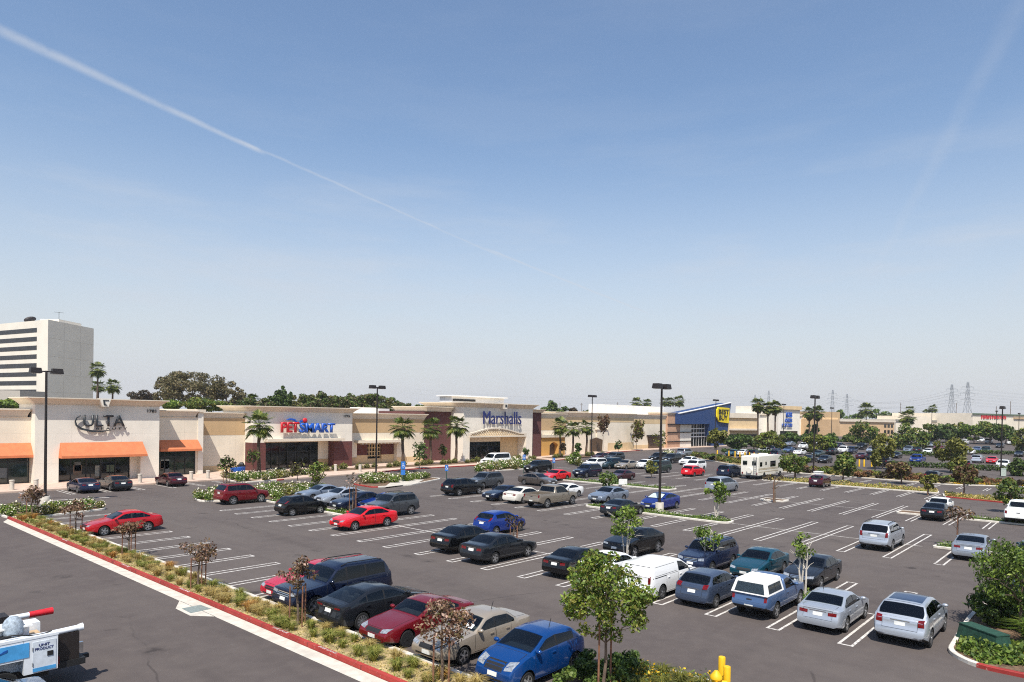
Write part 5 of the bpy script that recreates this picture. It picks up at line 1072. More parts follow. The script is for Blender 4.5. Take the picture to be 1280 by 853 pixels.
def front_text(s, par, r, t0, z0, h, w, m, nm='store_lettering', out=.35):
    p = Vector(r[0][:2]).lerp(Vector(r[1][:2]), t0)-r[2]*out; me = text_mesh(s, h, .2, .03, 1., w); me.materials.append(m); o = link(bpy.data.objects.new(nm, me))
    d = Vector(r[1][:2])-Vector(r[0][:2]); o.location = (p.x, p.y, z0); o.rotation_euler = (0, 0, math.atan2(d.y, d.x)); return WT(o, par)
t, r = far_store('far_store', 'low tan far store just right of the blue wedge', 911, 948, 517, 235, TAN2, 30, 1.6, CORN, 10); mb = MB(); on_front(mb, r[0], r[1], r[2], .05, .95, 0, 3.2, .1); W(mb, 'window', GLS, t); mb = MB(); on_front(mb, r[0], r[1], r[2], .02, .98, 4.6, 5.2, 1.6); W(mb, 'canopy', CORN, t)
t, r = far_store('discount_store', 'white far store with tall blue three line lettering', 947, 1003, 518, 262, STU, 30, .5, CORN, 14)
mb = MB(); a = FAR(973, 508, 258); rr = rect3(mb, 973, 1000, 508, 260, 20, 0, -.3, 7); W(mb, 'sign_block', STU, t); mb = MB(); on_front(mb, rr[0], rr[1], rr[2], -.02, 1.02, rr[3]-1.3, rr[3]+.05, .7); W(mb, 'sign_block_cap', TAN2, t)
zt = rr[3]; front_text('ROSS', t, rr, .32, zt-4.3, 1.9, 3.6, SGNBL); front_text('DRESS', t, rr, .28, zt-6.1, 1.3, 4.2, SGNBL); front_text('FOR LESS', t, rr, .14, zt-7.9, 1.2, 6.2, SGNBL)
mb = MB(); on_front(mb, rr[0], rr[1], rr[2], .1, .9, 0, 4.3, .1); W(mb, 'window', GLS, t)
t, r = far_store('party_store', 'cream far store with a blue green and pink square panel', 1003, 1046, 522, 285, STU2, 30, .9, TAN2, 14)
for i, (m, z0, z1) in enumerate(((mat('panel teal', '2f7fa6', .5), 3.6, 5.6), (mat('panel lime', '9ab83a', .5), 2.9, 3.6), (mat('panel pink', 'c05a80', .5), 1.9, 2.9))):
    mb = MB(); on_front(mb, r[0], r[1], r[2], .39, .56, z0, z1, .25); W(mb, 'square_panel', m, t)
mb = MB()
for i in range(3): on_front(mb, r[0], r[1], r[2], .66+.08*i, .71+.08*i, 3.2, 4.7-(i == 1)*.5, .25, 0)
W(mb, 'store_lettering', SGNB, t); mb = MB(); on_front(mb, r[0], r[1], r[2], .05, .3, 0, 4, .15); W(mb, 'window', GLSG, t)
mb = MB(); rr = rect3(mb, 1022, 1050, 515, 320, 20, 0, -.3, 8); W(mb, 'rear_wall', TAN, t)
t, r = far_store('corner_shop', 'peach two storey far shop with square window openings at its corner', 1050, 1118, 525.5, 262, stucco('stucco peach', 'cfae86'), 25, .7, CORN, 22)
mb = MB()
for i in range(3):
    for j in range(2): on_front(mb, r[0], r[1], r[2], .80+.066*i, .845+.066*i, r[3]-2.9-2.5*j, r[3]-1.4-2.5*j, .03)
on_front(mb, r[0], r[1], r[2], .1, .5, .3, 2.6, .03); W(mb, 'window', GLS, t)
t, r = far_store('long_store', 'long low beige store far off behind the green tree row', 1120, 1216, 525.5, 330, STU2, 40, .8, mat('grey roof edge', '8d8a80', .8), 30); mb = MB(); on_front(mb, r[0], r[1], r[2], .3, .44, 0, 4.5, .1); W(mb, 'loading_door', DKM, t); rr = rect3(MB(), 1133, 1166, 519.5, 328, 14); mb = MB(); rr = rect3(mb, 1130, 1165, 520.5, 332, 14, 0, -.3, 10); W(mb, 'raised_block', STU2, t)
t, r = far_store('supermarket', 'beige far supermarket with long red lettering under a green roof edge', 1216, 1320, 518.5, 330, STU2, 40, .6, mat('green roof edge', '5a6a55', .8), 40)
mb = MB(); rg = random.Random(4); x = .09
for i in range(14):
    w = .017; on_front(mb, r[0], r[1], r[2], x, x+w*.42, r[3]-2.5, r[3]-.8-.2*(i % 3 == 1), .3); on_front(mb, r[0], r[1], r[2], x+w*.42, x+w*.85, r[3]-2.5 if i % 2 else r[3]-1.5, r[3]-1.0, .29); x += w*1.12+(.008 if i in (5, 9) else 0)
W(mb, 'store_lettering', SGNR, t); mb = MB(); on_front(mb, r[0], r[1], r[2], .12, .34, 0, 4.2, .1); W(mb, 'window', GLS, t); mb = MB(); on_front(mb, r[0], r[1], r[2], .46, .9, r[3]-2.2, r[3]-1.5, .6); W(mb, 'roof_edge', TAN, t)
# office tower behind the first store
def dirn(v): return Vector(v).normalized()
c = FAR(60.2, 399.6, 235); e = FAR(117.2, 409.5, 259); l = FAR(-45, 403.5, 262); ht = c[2]
tw = empty('office_tower', (c[0], c[1], 0), 0, 'tall off white office tower with dark ribbon windows', 'office tower')
back = (e[0]+l[0]-c[0], e[1]+l[1]-c[1]); OFF = mat('tower concrete', 'dcd5c8', .85, 0, .05, .15)
W(MB().prism([(c[0], c[1]), (e[0], e[1]), back, (l[0], l[1])], -1, ht), 'wall', OFF, tw)
n1 = Vector((c[1]-l[1], l[0]-c[0])).normalized(); n1 = n1 if n1.dot(Vector(c[:2])) < 0 else -n1
mb = MB(); fr_ = MB(); z = FAR(30, 409.6, 238)[2]; st = (FAR(30, 409.6, 238)[2]-FAR(30, 486.8, 238)[2])/7
for i in range(10):
    zz = z-st*i
    for t0, t1 in ((.12, .985),):
        p = Vector(c[:2]).lerp(Vector(l[:2]), t0); q = Vector(c[:2]).lerp(Vector(l[:2]), t1)
        mb.prism([tuple(p+n1*.06), tuple(q+n1*.06), tuple(q-n1*.2), tuple(p-n1*.2)], zz-1.55, zz+.0)
W(mb, 'ribbon_windows', glassmat('tower glass', '1b1a1d', .15, .5), tw)
n2 = Vector((e[1]-c[1], c[0]-e[0])).normalized(); n2 = n2 if n2.dot(Vector(c[:2])) < 0 else -n2; mb = MB()
for t0 in (.33, .69): p = Vector(c[:2]).lerp(Vector(e[:2]), t0); q = Vector(c[:2]).lerp(Vector(e[:2]), t0+.008); mb.prism([tuple(p+n2*.03), tuple(q+n2*.03), tuple(q-n2*.1), tuple(p-n2*.1)], 0, ht-.1)
for k in range(1, 5): zz = ht-6.2*k; p = Vector(c[:2]).lerp(Vector(e[:2]), .01); q = Vector(c[:2]).lerp(Vector(e[:2]), .99); mb.prism([tuple(p+n2*.028), tuple(q+n2*.028), tuple(q-n2*.1), tuple(p-n2*.1)], zz-.06, zz+.06)
W(mb, 'panel_joint', mat('joint grey', 'cbc4b8', .9), tw)
rt = [Vector(c[:2]).lerp(Vector(e[:2]), t_)-n2*4 for t_ in (.45, .95)]; W(MB().prism([tuple(rt[0]), tuple(rt[1]), tuple(rt[1]-n2*7), tuple(rt[0]-n2*7)], ht-.5, ht+1.6), 'rooftop_housing', OFF, tw)
dp = Vector(c[:2]).lerp(Vector(l[:2]), .3)-n1*3; dm = MB()
for i in range(16):
    a0, a1 = 2*math.pi*i/16, 2*math.pi*(i+1)/16
    for ra_, rb_ in ((.02, 1.0), (1.0, 1.9)):
        P = lambda a_, rr: (dp.x+rr*math.cos(a_), dp.y-rr*.2+.18*rr*rr, ht+1.3+rr*math.sin(a_)*.55+.25*rr*math.cos(a_))
        dm.add([P(a0, ra_), P(a1, ra_), P(a1, rb_), P(a0, rb_)], [(0, 1, 2, 3)])
dm.tube((dp.x, dp.y, ht-.1), (dp.x, dp.y, ht+1.2), .15); W(dm, 'roof_dish', DKM, tw)
W(MB().tube((rt[0].x, rt[0].y, ht+1.5), (rt[0].x, rt[0].y, ht+4.2), .07, n=5).tube((rt[0].x-1.6, rt[0].y, ht+4), (rt[0].x+1.6, rt[0].y, ht+4), .05, n=5), 'roof_aerial', DKM, tw)
mb = MB(); t = empty('annex_building', FAR(10, 488, 200)[:2]+(0,), 0, 'low grey rooftop annex at the foot of the office tower', 'building'); r = rect3(mb, -20, 25, 488, 205, 12, 0, -.3); W(mb, 'wall', mat('annex grey', 'a9a39a', .9), t)

# ------------------------------------------------------------------ lamp posts
def lamp_post(px, yb, yt, label, base=True, group='double headed lamp posts in the lot', xy=None, h=None, arm=.74, sc=1.):
    xy = xy or G(px, yb); h = h or HT(px, yb, yt); t = empty('street_lamp', (xy[0], xy[1], 0), 0, label, 'street lamp', group)
    if base: MB().lathe([(.36, -.1), (.36, .82), (.33, .86)], 20).build('concrete_base', CONC, t, 40); MB().box(-.2, .2, -.2, .2, .862, .90).build('base_plate', DKM, t)
    MB().tube((0, 0, .86 if base else 0), (0, 0, h-.2), .115*sc, .085*sc, 10).build('pole', DKM, t, 50)
    MB().box(-arm, arm, -.05, .05, h-.32, h-.22).build('arm', DKM, t)
    for s in (-1, 1):
        hb = MB(); x0, x1 = sorted((s*(arm-.40), s*(arm+.42))); hb.frustum((x0, x1, -.32, .32), h-.42, (x0+.06, x1-.06, -.26, .26), h, 0); hd = hb.build('lamp_head', DKM, t)
        MB().box(x0+.08, x1-.08, -.25, .25, h-.45, h-.424).build('lens', mat('lamp lens', 'b8b6ae', .3), hd)
    return t
lamp_post(56.3, 633.5, 460.5, 'dark double headed lamp post on a grey concrete drum before the orange awning')
lamp_post(470, 595, 482, 'dark double headed lamp post in the rose bed left of the palms', False)
lamp_post(739, 573.5, 494, 'dark double headed lamp post beside the three palms', False)
lamp_post(824.2, 640.5, 480, 'dark double headed lamp post on a pale drum beside the bright blue hatchback')
lamp_post(1016.6, 599, 494.5, 'dark double headed lamp post next to the small white utility cabinet')
lamp_post(1251, 595, 508, 'slender lamp post near the lawn before the far supermarket', False)
for i, (px, yt, yb, d, lb) in enumerate([(895, 499.5, 560, 185, 'lamp post in front of the blue wedge and its yellow tag'), (980, 505, 552, 230, 'thin far lamp post before the blue three line lettering'), (1040, 509.5, 553, 235, 'thin far lamp post before the peach corner shop'), (1165, 512.5, 548, 265, 'small far lamp post before the long low store'), (1246, 513.5, 546, 250, 'small far lamp post left of the slender nearer one'), (1274, 516.5, 548, 235, 'small far lamp post at the right end of the supermarket')]):
    p = FAR(px, yt, d); lamp_post(0, 0, 0, lb, False, 'far lamp posts', (p[0], p[1]), p[2], .9)

# ------------------------------------------------------------------ pylons, utility poles and their wires
GALV = mat('galvanised steel', '8f9499', .6, .4)
def pylon(px, yt, depth, label):
    p = FAR(px, yt, depth); h = p[2]; t = empty('power_pylon', (p[0], p[1], 0), YAW*-1, label, 'pylon', 'lattice power pylons on the skyline'); mb = MB(); r = .12; lv = [(0, 4.2), (.2, 3.2), (.4, 2.3), (.58, 1.5), (.72, 1.1), (.86, .9), (1, .5)]
    for (t0, w0), (t1, w1) in zip(lv, lv[1:]):
        for sx, sy in ((1, 1), (1, -1), (-1, -1), (-1, 1)):
            mb.tube((sx*w0, sy*w0, h*t0), (sx*w1, sy*w1, h*t1), r, n=4); nx, ny = (-sy, sx); mb.tube((sx*w0, sy*w0, h*t0), (nx*w1, ny*w1, h*t1), r*.6, n=3); mb.tube((nx*w0, ny*w0, h*t0), (sx*w1, sy*w1, h*t1), r*.6, n=3)
    mb.build('lattice', GALV, t); ar = MB(); tips = []
    for tz, w in ((.66, 5.5), (.78, 6.2), (.90, 5.0)):
        for s in (-1, 1):
            ar.tube((0, 0, h*tz+1.2), (s*w, 0, h*tz), r, n=4); ar.tube((0, 0, h*tz-.3), (s*w, 0, h*tz), r, n=4); ar.tube((s*w, 0, h*tz), (s*w, 0, h*tz-2), .09, n=4); tips.append((s*w, h*tz-2))
    ar.build('cross_arm', GALV, t); c_, s_ = math.cos(-YAW), math.sin(-YAW)
    return [(p[0]+w*c_, p[1]+w*s_, z) for w, z in tips]
PY = [pylon(944, 493.5, 1000, 'small faint lattice pylon above the first far palms'), pylon(961, 488.5, 900, 'faint lattice pylon between the far palms and the blue lettering'), pylon(1041, 487.5, 820, 'lattice pylon rising over the party store roof'), pylon(1059, 492.5, 880, 'lattice pylon left of the round topped far palm'), pylon(1190, 480.5, 600, 'tall dark lattice pylon, nearer left of the closest pair'), pylon(1210, 477.5, 580, 'tallest pale lattice pylon left of the red lettering')]
def wire(a, b, sag, label, par=None):
    mb = MB(); a = Vector(a); b = Vector(b); pts = [tuple(a.lerp(b, i/14)-Vector((0, 0, sag*4*(i/14)*(1-i/14)))) for i in range(15)]; mb.path(pts, [.045]*15, 4); return mb
mb = MB()
FR = [(FAR(1420, 500-6*(i//2), 520)) for i in range(6)]
for A, Bq in ((PY[0], PY[2]), (PY[2], PY[4]), (PY[1], PY[3]), (PY[3], PY[5])):
    for i in range(6):
        w = wire(A[i], Bq[i], 9, ''); mb.add(w.v, w.f)
for P in (PY[4], PY[5]):
    for i in range(6):
        q = (P[i][0]+330, P[i][1]-330, P[i][2]); w = wire(P[i], q, 9, ''); mb.add(w.v, w.f); 
for P in (PY[0], PY[1]):
    for i in range(6):
        q = (P[i][0]-330, P[i][1]+330, P[i][2]); w = wire(P[i], q, 9, ''); mb.add(w.v, w.f)
tag(mb.build('power_lines', GALV), 'thin power lines strung between the skyline pylons', 'power line', None, 'stuff')
for px, yt, d, lb in ((1126, 503.5, 420, 'bare utility pole above the peach corner shop'), (1195.5, 504, 430, 'bare utility pole between the two tall pylons'), (1263.5, 501.5, 400, 'bare utility pole right of the red lettering'), (1245.5, 508, 420, 'short utility pole behind the red lettering'), (700, 503, 420, 'thin utility pole over the ochre arched unit'), (727, 504, 430, 'thin utility pole just left of the lamp by the palms'), (772, 503, 440, 'thin utility pole over the beige hall')):
    p = FAR(px, yt, d); t = empty('utility_pole', (p[0], p[1], 0), 0, lb, 'utility pole', 'timber utility poles on the skyline'); MB().tube((0, 0, -.3), (0, 0, p[2]), .2, .14, 6).build('pole', BARK, t); MB().box(-1.3, 1.3, -.08, .08, p[2]-1.2, p[2]-1).build('cross_arm', BARK, t)

# ------------------------------------------------------------------ small things in the lot
def bollard(px, py, label, h=.95, r=.2, m=CONC, group='concrete bollards before the stores', z=.15):
    x, y = G(px, py, z); t = tag(MB().lathe([(r, -.05), (r, h-.14), (r*1.12, h-.12), (r*1.12, h-.03), (r*.9, h)], 16).build('bollard', m, None, 40), label, 'bollard', group); t.location = (x, y, z)
for px, py, lb in ((14.8, 612.5, 'left awning window'), (45, 611, 'first corner pier'), (174.8, 603.5, 'right end of the big awning'), (239, 599.7, 'second orange awning'), (259.8, 598.4, 'bare cream wall'), (419.3, 589.2, 'right maroon brick pier'), (402, 590, 'dark pet store doors'), (450, 589.7, 'lattice entrance'), (650, 573.8, 'department store doors'), (660, 573.3, 'maroon pylon')):
    bollard(px, py, f'short round concrete bollard on the sidewalk by the {lb}')
for i, px in enumerate((896.5, 911, 918.7, 924.8, 931, 936.8, 942.6, 948.5, 954.5, 960.6)):
    x, y = G(px, 578-.0*i); p = FAR(px, 572+i*.12, 152-i*1.5); t = tag(MB().lathe([(.13, 0), (.13, 1.25), (.1, 1.33)], 12).build('safety_bollard', YEL, None, 40), 'yellow safety bollard in the row behind the shrub strip and white motorhome', 'bollard', 'yellow bollards behind the motorhome'); t.location = (p[0], p[1], 0)
for px, lb in ((1074, 'left'), (1080, 'middle'), (1089.5, 'right')):
    p = FAR(px, 584, 125); t = tag(MB().lathe([(.14, 0), (.14, 1.2), (.1, 1.28)], 12).build('safety_bollard', YEL, None, 40), f'{lb} one of three yellow bollards left of the dark pickup in the far lot', 'bollard', 'three yellow bollards by the far lot'); t.location = (p[0], p[1], 0)
def sign_post(px, py, yt, label, w=.42, hh=.75, two=False):
    x, y = G(px, py); h = HT(px, py, yt); t = empty('parking_sign', (x, y, 0), -.6, label, 'sign', 'blue accessible parking signs'); MB().tube((0, 0, 0), (0, 0, h), .05, .05, 8).build('post', mat('green sign post', '27443a', .5), t)
    pl = MB().box(-w/2, w/2, -.05, -.02, h-hh, h).build('sign_plate', BLUE, t); mk = MB(); z0 = h-hh*.62
    mk.lathe([(.05, -.056), (.05, -.052)], 12, 0, 'y', (-.02, 0, z0+.3)); mk.box(-.05, .0, -.056, -.052, z0+.08, z0+.24); mk.box(-.0, .13, -.056, -.052, z0+.06, z0+.1); mk.box(.1, .14, -.056, -.052, z0-.08, z0+.06)
    for i in range(10):
        a0, a1 = 2.2+i*.42, 2.2+(i+1)*.42; mk.tube((math.cos(a0)*.13, -.054, z0-.0+math.sin(a0)*.13), (math.cos(a1)*.13, -.054, z0+math.sin(a1)*.13), .018, n=4)
    mk.build('wheelchair_symbol', WHT, t)
    if two: MB().box(-w/2, w/2, -.05, -.02, h-hh*1.75, h-hh*1.08).build('lower_plate', BLUE, t)
sign_post(503.6, 603.5, 577, 'tall blue accessible parking sign in front of the left palm', .5, .9, True); sign_post(558, 599, 581.5, 'blue accessible sign behind the black crossover'); sign_post(654.6, 592, 568.5, 'blue accessible sign beside the black parked sport utility'); sign_post(692, 588.5, 572.5, 'blue accessible sign right of the black sport utility')
x, y = G(1023, 600.5); t = empty('utility_cabinet', (x, y, .1), 0, 'white utility cabinet on the grass strip beside a lamp post', 'cabinet'); MB().box(-.65, .65, -.45, .45, 0, 1.05).build('cabinet_box', WHT, t); MB().box(-.7, .7, -.5, .5, 1.052, 1.12).build('lid', WHT, t); MB().box(-.6, .6, -.47, -.452, .12, .98).build('door', mat('cabinet door', 'd6d4cf', .6), t)
x, y = G(778.6, 608); t = empty('notice_board', (x, y, .1), -.5, 'small white sign board standing in the strip left of the blue hatchback', 'sign'); MB().box(-.55, .55, -.03, .03, .1, .75).build('board', WHT, t); MB().tube((-.4, .06, 0), (-.4, .06, .7), .03).tube((.4, .06, 0), (.4, .06, .7), .03).build('post', GRY, t)
x, y = G(1251+3.5, 596); t = tag(MB().box(-.35, .35, -.3, .3, 0, 1.1).box(-.38, .38, -.33, .33, 1.102, 1.16).build('meter_box', mat('pale green box', 'b5c0b4', .6)), 'pale green meter box at the foot of the slender lamp post', 'cabinet'); t.location = (x, y, .1)
# shopping carts and bin by the maroon pier
x, y = G(296, 595); x2, y2 = G(301.6, 592.5)
for i in range(2):
    t = empty('cart', (x-.3+i*1.0, y+.3*i, .15), .4*i, f'blue plastic shopping cart, {("left", "right")[i]} of the pair beside the black bin', 'cart', 'blue carts by the maroon pier'); MB().frustum((-.35, .35, -.25, .25), .35, (-.45, .45, -.3, .3), .9).build('basket', mat('blue plastic', '1f5fb8', .5), t); mb = MB()
    for sx in (-1, 1):
        for sy in (-1, 1): mb.tube((sx*.3, sy*.22, .06), (sx*.3, sy*.22, .36), .025, n=6); mb.lathe([(.06, sy*.22-.02), (.06, sy*.22+.02)], 10, 0, 'y', (sx*.3, 0, .06))
    mb.build('wheeled_frame', GRY, t)
t = empty('litter_bin', (x2, y2, .15), 0, 'square black litter bin against the tan wall', 'bin'); MB().frustum((-.34, .34, -.34, .34), 0, (-.38, .38, -.38, .38), 1.0).build('bin_body', TRIM, t); MB().lathe([(.42, 1.002), (.42, 1.1), (.2, 1.35)], 4).build('bin_lid', TRIM, t)
# yellow hydrant cluster in the near bed
hx, hy = G(898, 853.5)
def pipe(x, y, z, h, r, label): t = tag(MB().lathe([(r, 0), (r, h-.02), (r*.9, h)], 18).build('guard_post', YEL, None, 40), label, 'bollard', 'yellow guard posts round the hydrant'); t.location = (x, y, z)
p1 = G(902, 846, 0.55); p2 = G(908.5, 855, .5); p0 = G(895, 858, .5)
t = empty('fire_hydrant', (p0[0], p0[1], .08), .6, 'yellow fire hydrant with a side outlet cap between two posts', 'fire hydrant')
MB().lathe([(.17, 0), (.17, .08), (.12, .1), (.125, .62), (.17, .64), (.17, .7), (.13, .76), (.05, .86)], 18).build('barrel', YEL, t, 40); MB().lathe([(.055, -.3), (.075, -.3), (.075, -.18), (.05, -.1)], 12, 0, 'y', (0, 0, .52)).build('outlet', YEL, t, 40); MB().tube((-.02, 0, .55), (-.3, .02, .58), .06, .045, 10).build('outlet', YEL, t, 40)
pipe(p1[0], p1[1], .08, 1.05, .1, 'yellow guard post behind the hydrant'); pipe(p2[0], p2[1], .08, .92, .1, 'yellow guard post right of the hydrant')
# green mesh roll in the corner bed
t = empty('mesh_cover', (29.75, 3.5, .12), -.65, 'low dark green mesh cover box in the corner bed', 'cover'); MB().frustum((-.36, .36, -.85, .8), 0, (-.27, .27, -.8, .75), .52).build('mesh_box', GRN, t); MB().box(-.29, .29, -.82, .77, .523, .56).build('top_rail', GRN, t)
# ------------------------------------------------------------------ rising ground of the far lot
FW = Vector((math.sin(YAW), math.cos(YAW))); RT = Vector((math.cos(YAW), -math.sin(YAW)))
def fz(dep): return 0. if dep < 158 else min(2.6, (dep-158)*.028)
fl = MB(); ds_ = [157.9, 158.5, 250.9, 420]
for a, b in zip(ds_, ds_[1:]):
    p = [tuple(FW*a+RT*78)+(fz(a)+.004,), tuple(FW*a+RT*700)+(fz(a)+.004,), tuple(FW*b+RT*700)+(fz(b)+.004,), tuple(FW*b+RT*78)+(fz(b)+.004,)]; fl.add(p, [(0, 1, 2, 3)])
struct(fl, 'far_parking_lot', ASPH)
def GF(px, py):
    for i in range(600):
        dep = 100+i*.5; p = FAR(px, py, dep); lat = p[0]*RT.x+p[1]*RT.y
        if p[2] <= (fz(dep) if lat > 78 else 0): return (p[0], p[1], max(0, fz(dep) if lat > 78 else 0))
    return (p[0], p[1], fz(400))
def mpp(x, y): return (FW.x*x+FW.y*y)/F_PX

# ------------------------------------------------------------------ parked cars
PC = {'red': paint('red', 'a8101c'), 'brightred': paint('bright red', 'cc1420'), 'darkred': paint('dark red', '6e0f1a', .2), 'maroon': paint('maroon', '3e1520', .2), 'crimson': paint('crimson', 'b01a34'), 'black': paint('black', '07080a'), 'navy': paint('navy', '111a30', .1), 'darkblue': paint('dark blue', '1a2540', .2), 'blue': paint('blue', '0c3180', .2), 'deepblue': paint('deep blue', '0f2a78', .2), 'yblue': paint('azure', '083c78', .2), 'steel': paint('steel blue', '434f64', .4), 'slate': paint('slate blue', '4a6286', .25), 'teal': paint('teal', '0a4252', .3), 'dteal': paint('dark teal', '1c343c', .3), 'white': paint('white', 'e6e6e4'), 'pearl': paint('pearl', 'd8d4c8'), 'silver': paint('silver', '9aa0a8', .55), 'lsilver': paint('light silver', 'aeb4bc', .5), 'bsilver': paint('blue silver', '848f9e', .5), 'grey': paint('grey', '43474c', .4), 'dgrey': paint('dark grey', '1f2227', .3), 'tan': paint('tan', '8c8274', .45), 'beige': paint('beige', 'a49888', .4), 'brown': paint('brown grey', '5c5550', .4), 'green': paint('green', '22352f', .2)}
CARS = [
 # px, py, wheel, heading, kind, paint, category, label
 (96.8,616.8,'r','+Y','coupe','darkblue','car','dark blue coupe nosed in at the big orange awning, left of a grey sedan'),
 (137.2,614.2,'r','+Y','sedan','dgrey','car','grey sedan nosed in at the big orange awning beside a dark blue coupe'),
 (209,608.5,'r','+Y','old_sedan','maroon','car','old boxy maroon sedan nosed in before the second orange awning'),
 (130.4,670,'f','-X','sedan','red','car','red sedan alone near the corner of the red-kerbed grass strip'),
 (393.6,769.6,'f','-X','big_suv','navy','sport utility','long navy sport utility with chrome grille facing the grass strip'),
 (452.7,787.7,'r','+X','fastback','dgrey','car','dark grey fastback sedan backed against the grass strip'),
 (509,809.8,'f','-X','coupe','darkred','car','dark red coupe with black steel wheel facing the grass strip'),
 (579.4,831.5,'f','-X','old_sedan','beige','car','beige sedan with a paper on its dash beside an azure hatchback'),
 (718.8,838.5,'r','-X','hatch','yblue','car','azure blue hatchback, nearest car to the staked tree and yellow flowers'),
 (291.7,631.3,'r','+X','short_suv','darkred','sport utility','dark red boxy sport utility beside the white rose bed'),
 (365.6,645.6,'r','+X','hatch','black','car','small black hatchback below the rose bed with two silver cars ahead'),
 (443.7,663.8,'f','-X','sedan','brightred','car','bright red sedan facing left in front of a grey sport utility'),
 (620.3,669.6,'r','+X','hatch','blue','car','blue hatchback behind a sparse staked tree, beyond a black sedan'),
 (578,692,'r','+X','sedan','black','car','black sedan with red tail lamps between a blue hatchback and a grey sedan'),
 (619,705.3,'r','+X','sedan','dgrey','car','dark grey sedan parked next to a black sedan in mid lot'),
 (722,723,'r','+X','sedan','black','car','black sedan with wide red lamps parked left of a white coupe'),
 (768.8,726.8,'r','+X','coupe','white','car','white coupe between a black sedan and a white cargo van'),
 (827.9,749.4,'r','+X','cargo','white','van','white cargo van with blank panelled sides'),
 (895.3,760.4,'r','+X','wagon','steel','car','steel blue compact wagon between a white van and a capped pickup'),
 (971,773.3,'r','+X','small_pickup','slate','pickup','slate blue pickup carrying a white camper shell'),
 (1058.8,790.6,'r','+X','sedan','lsilver','car','silver sedan with dark tail lamps between the capped pickup and a silver crossover'),
 (1163.9,809.5,'r','+X','crossover','lsilver','sport utility','silver crossover with a dark glass roof, nearest to the corner bed'),
 (391.2,626.9,'f','-X','coupe','bsilver','car','pale silver coupe beside the end of the rose bed, farther of two silver cars'),
 (417.1,632.5,'f','-X','sedan','lsilver','car','pale silver sedan between a silver coupe and a navy sedan'),
 (438,639.5,'f','-X','sedan','navy','car','navy sedan beyond a bare staked tree, left of the grey sport utility'),
 (514,643.8,'r','-X','short_suv','grey','sport utility','grey sport utility just behind the bright red sedan'),
 (793.2,698.7,'f','-X','fast_suv','black','sport utility','black sloping-backed sport utility behind a white-stemmed tree'),
 (916,709.4,'r','-X','suv','darkblue','sport utility','dark blue sport utility with chrome grille behind a sparse multi-stemmed tree'),
 (980,716.5,'r','-X','sedan','teal','car','teal sedan between a dark blue sport utility and a charcoal sedan'),
 (1026.5,736.9,'f','-X','sedan','dgrey','car','charcoal sedan with mesh grille right of the teal sedan'),
 (1311,782,'f','-X','sedan','darkblue','car','dark blue car cut by the right edge behind the bushy corner tree'),
 (574.4,620.4,'r','+X','crossover','black','sport utility','black crossover in front of the blue accessible sign'),
 (626.3,626.9,'f','-X','coupe','navy','car','small navy coupe facing us left of a white sedan'),
 (654.4,630,'r','+X','sedan','pearl','car','white sedan with upright red lamps between a navy coupe and a tan pickup'),
 (684.3,635.5,'r','+X','pickup','tan','pickup','big tan pickup with an open bed'),
 (800.5,643.4,'f','+X','coupe','dgrey','car','dark grey coupe half hidden by a light green tree below a silver sedan'),
 (1115.9,689.1,'r','+X','suv','lsilver','sport utility','silver sport utility with roof rails standing alone on empty stalls'),
 (1234.7,701.9,'r','+X','sedan','silver','car','silver sedan partly behind the bushy corner tree'),
 (623.5,609.8,'r','-X','short_suv','grey','sport utility','grey sport utility behind the black crossover and a pinkish staked tree'),
 (677.7,608.7,'f','-Y','sedan','brown','car','brown grey sedan driving down the aisle beyond the tan pickup'),
 (723.5,621.2,'r','-X','coupe','white','car','white coupe just beyond the tan pickup'),
 (759.9,630,'f','-X','sedan','bsilver','car','blue silver sedan beneath a small green tree, left of a bright blue car'),
 (845.8,636,'r','-X','prius','deepblue','car','bright blue humpbacked hatchback with a pale windscreen shade by a lamp post'),
 (670.6,591.7,'f','-X','suv','black','sport utility','black sport utility right of a blue sign near the maroon pylon'),
 (709,600.5,'r','-X','coupe','brightred','car','red coupe behind the brown grey sedan'),
 (733.3,597.7,'f','-X','suv','navy','sport utility','navy sport utility at the end of a planted strip'),
 (776.3,602,'f','-X','coupe','maroon','car','maroon coupe behind a small tree in the planted strip'),
 (743,587.5,'f','-X','suv','white','sport utility','white sport utility by a yellowish bush under the lamp post'),
 (761.9,586.8,'f','-X','minivan','dteal','minivan','dark teal minivan behind the navy sport utility'),
 (783,587.3,'f','-X','sedan','beige','car','tan sedan behind the maroon coupe'),
 (806,586.5,'f','-X','sedan','white','car','white sedan between a tan sedan and a big green sport utility'),
 (835.7,591.2,'r','-X','big_suv','green','sport utility','big dark green sport utility behind a shrub and lamp post'),
 (880,588.7,'r','-X','suv','white','sport utility','white sport utility beyond the small red hatchback'),
 (868.2,596.3,'r','+X','wagon','brightred','car','small red hatchback in front of a white sport utility'),
 (920.2,614.4,'f','+X','minivan','silver','minivan','silver minivan behind a bright green young tree'),
 (915.5,597.4,'r','+X','minivan','navy','minivan','navy minivan just left of the white motorhome'),
 (1029.8,609.9,'r','+X','hatch','maroon','car','dark red hatchback in front of the white utility cabinet'),
 (1177.5,601.7,'f','+X','wagon','black','car','black wagon parked before the coral shrub strip'),
 (1182.2,651.7,'r','+X','sedan','black','car','black sedan with red lamps at right, next to a white sedan'),
 (615.2,583,'f','-X','van','white','van','white passenger van stopped before the arched store entrance'),
]
roots = []
for px, py, wh, hd, kn, pc, cat, lab in CARS:
    loc, a = car_at(px, py, wh, hd, kn); o = {}
    if 'humpbacked' in lab: o = {}
    r = put_car(kn, lab, cat, PC[pc], loc, a, glass=CGLB if pc in ('slate', 'bsilver', 'beige', 'yblue') else CGL, rim=RIMD if 'steel wheel' in lab else RIM)
    roots.append((lab, r, kn))
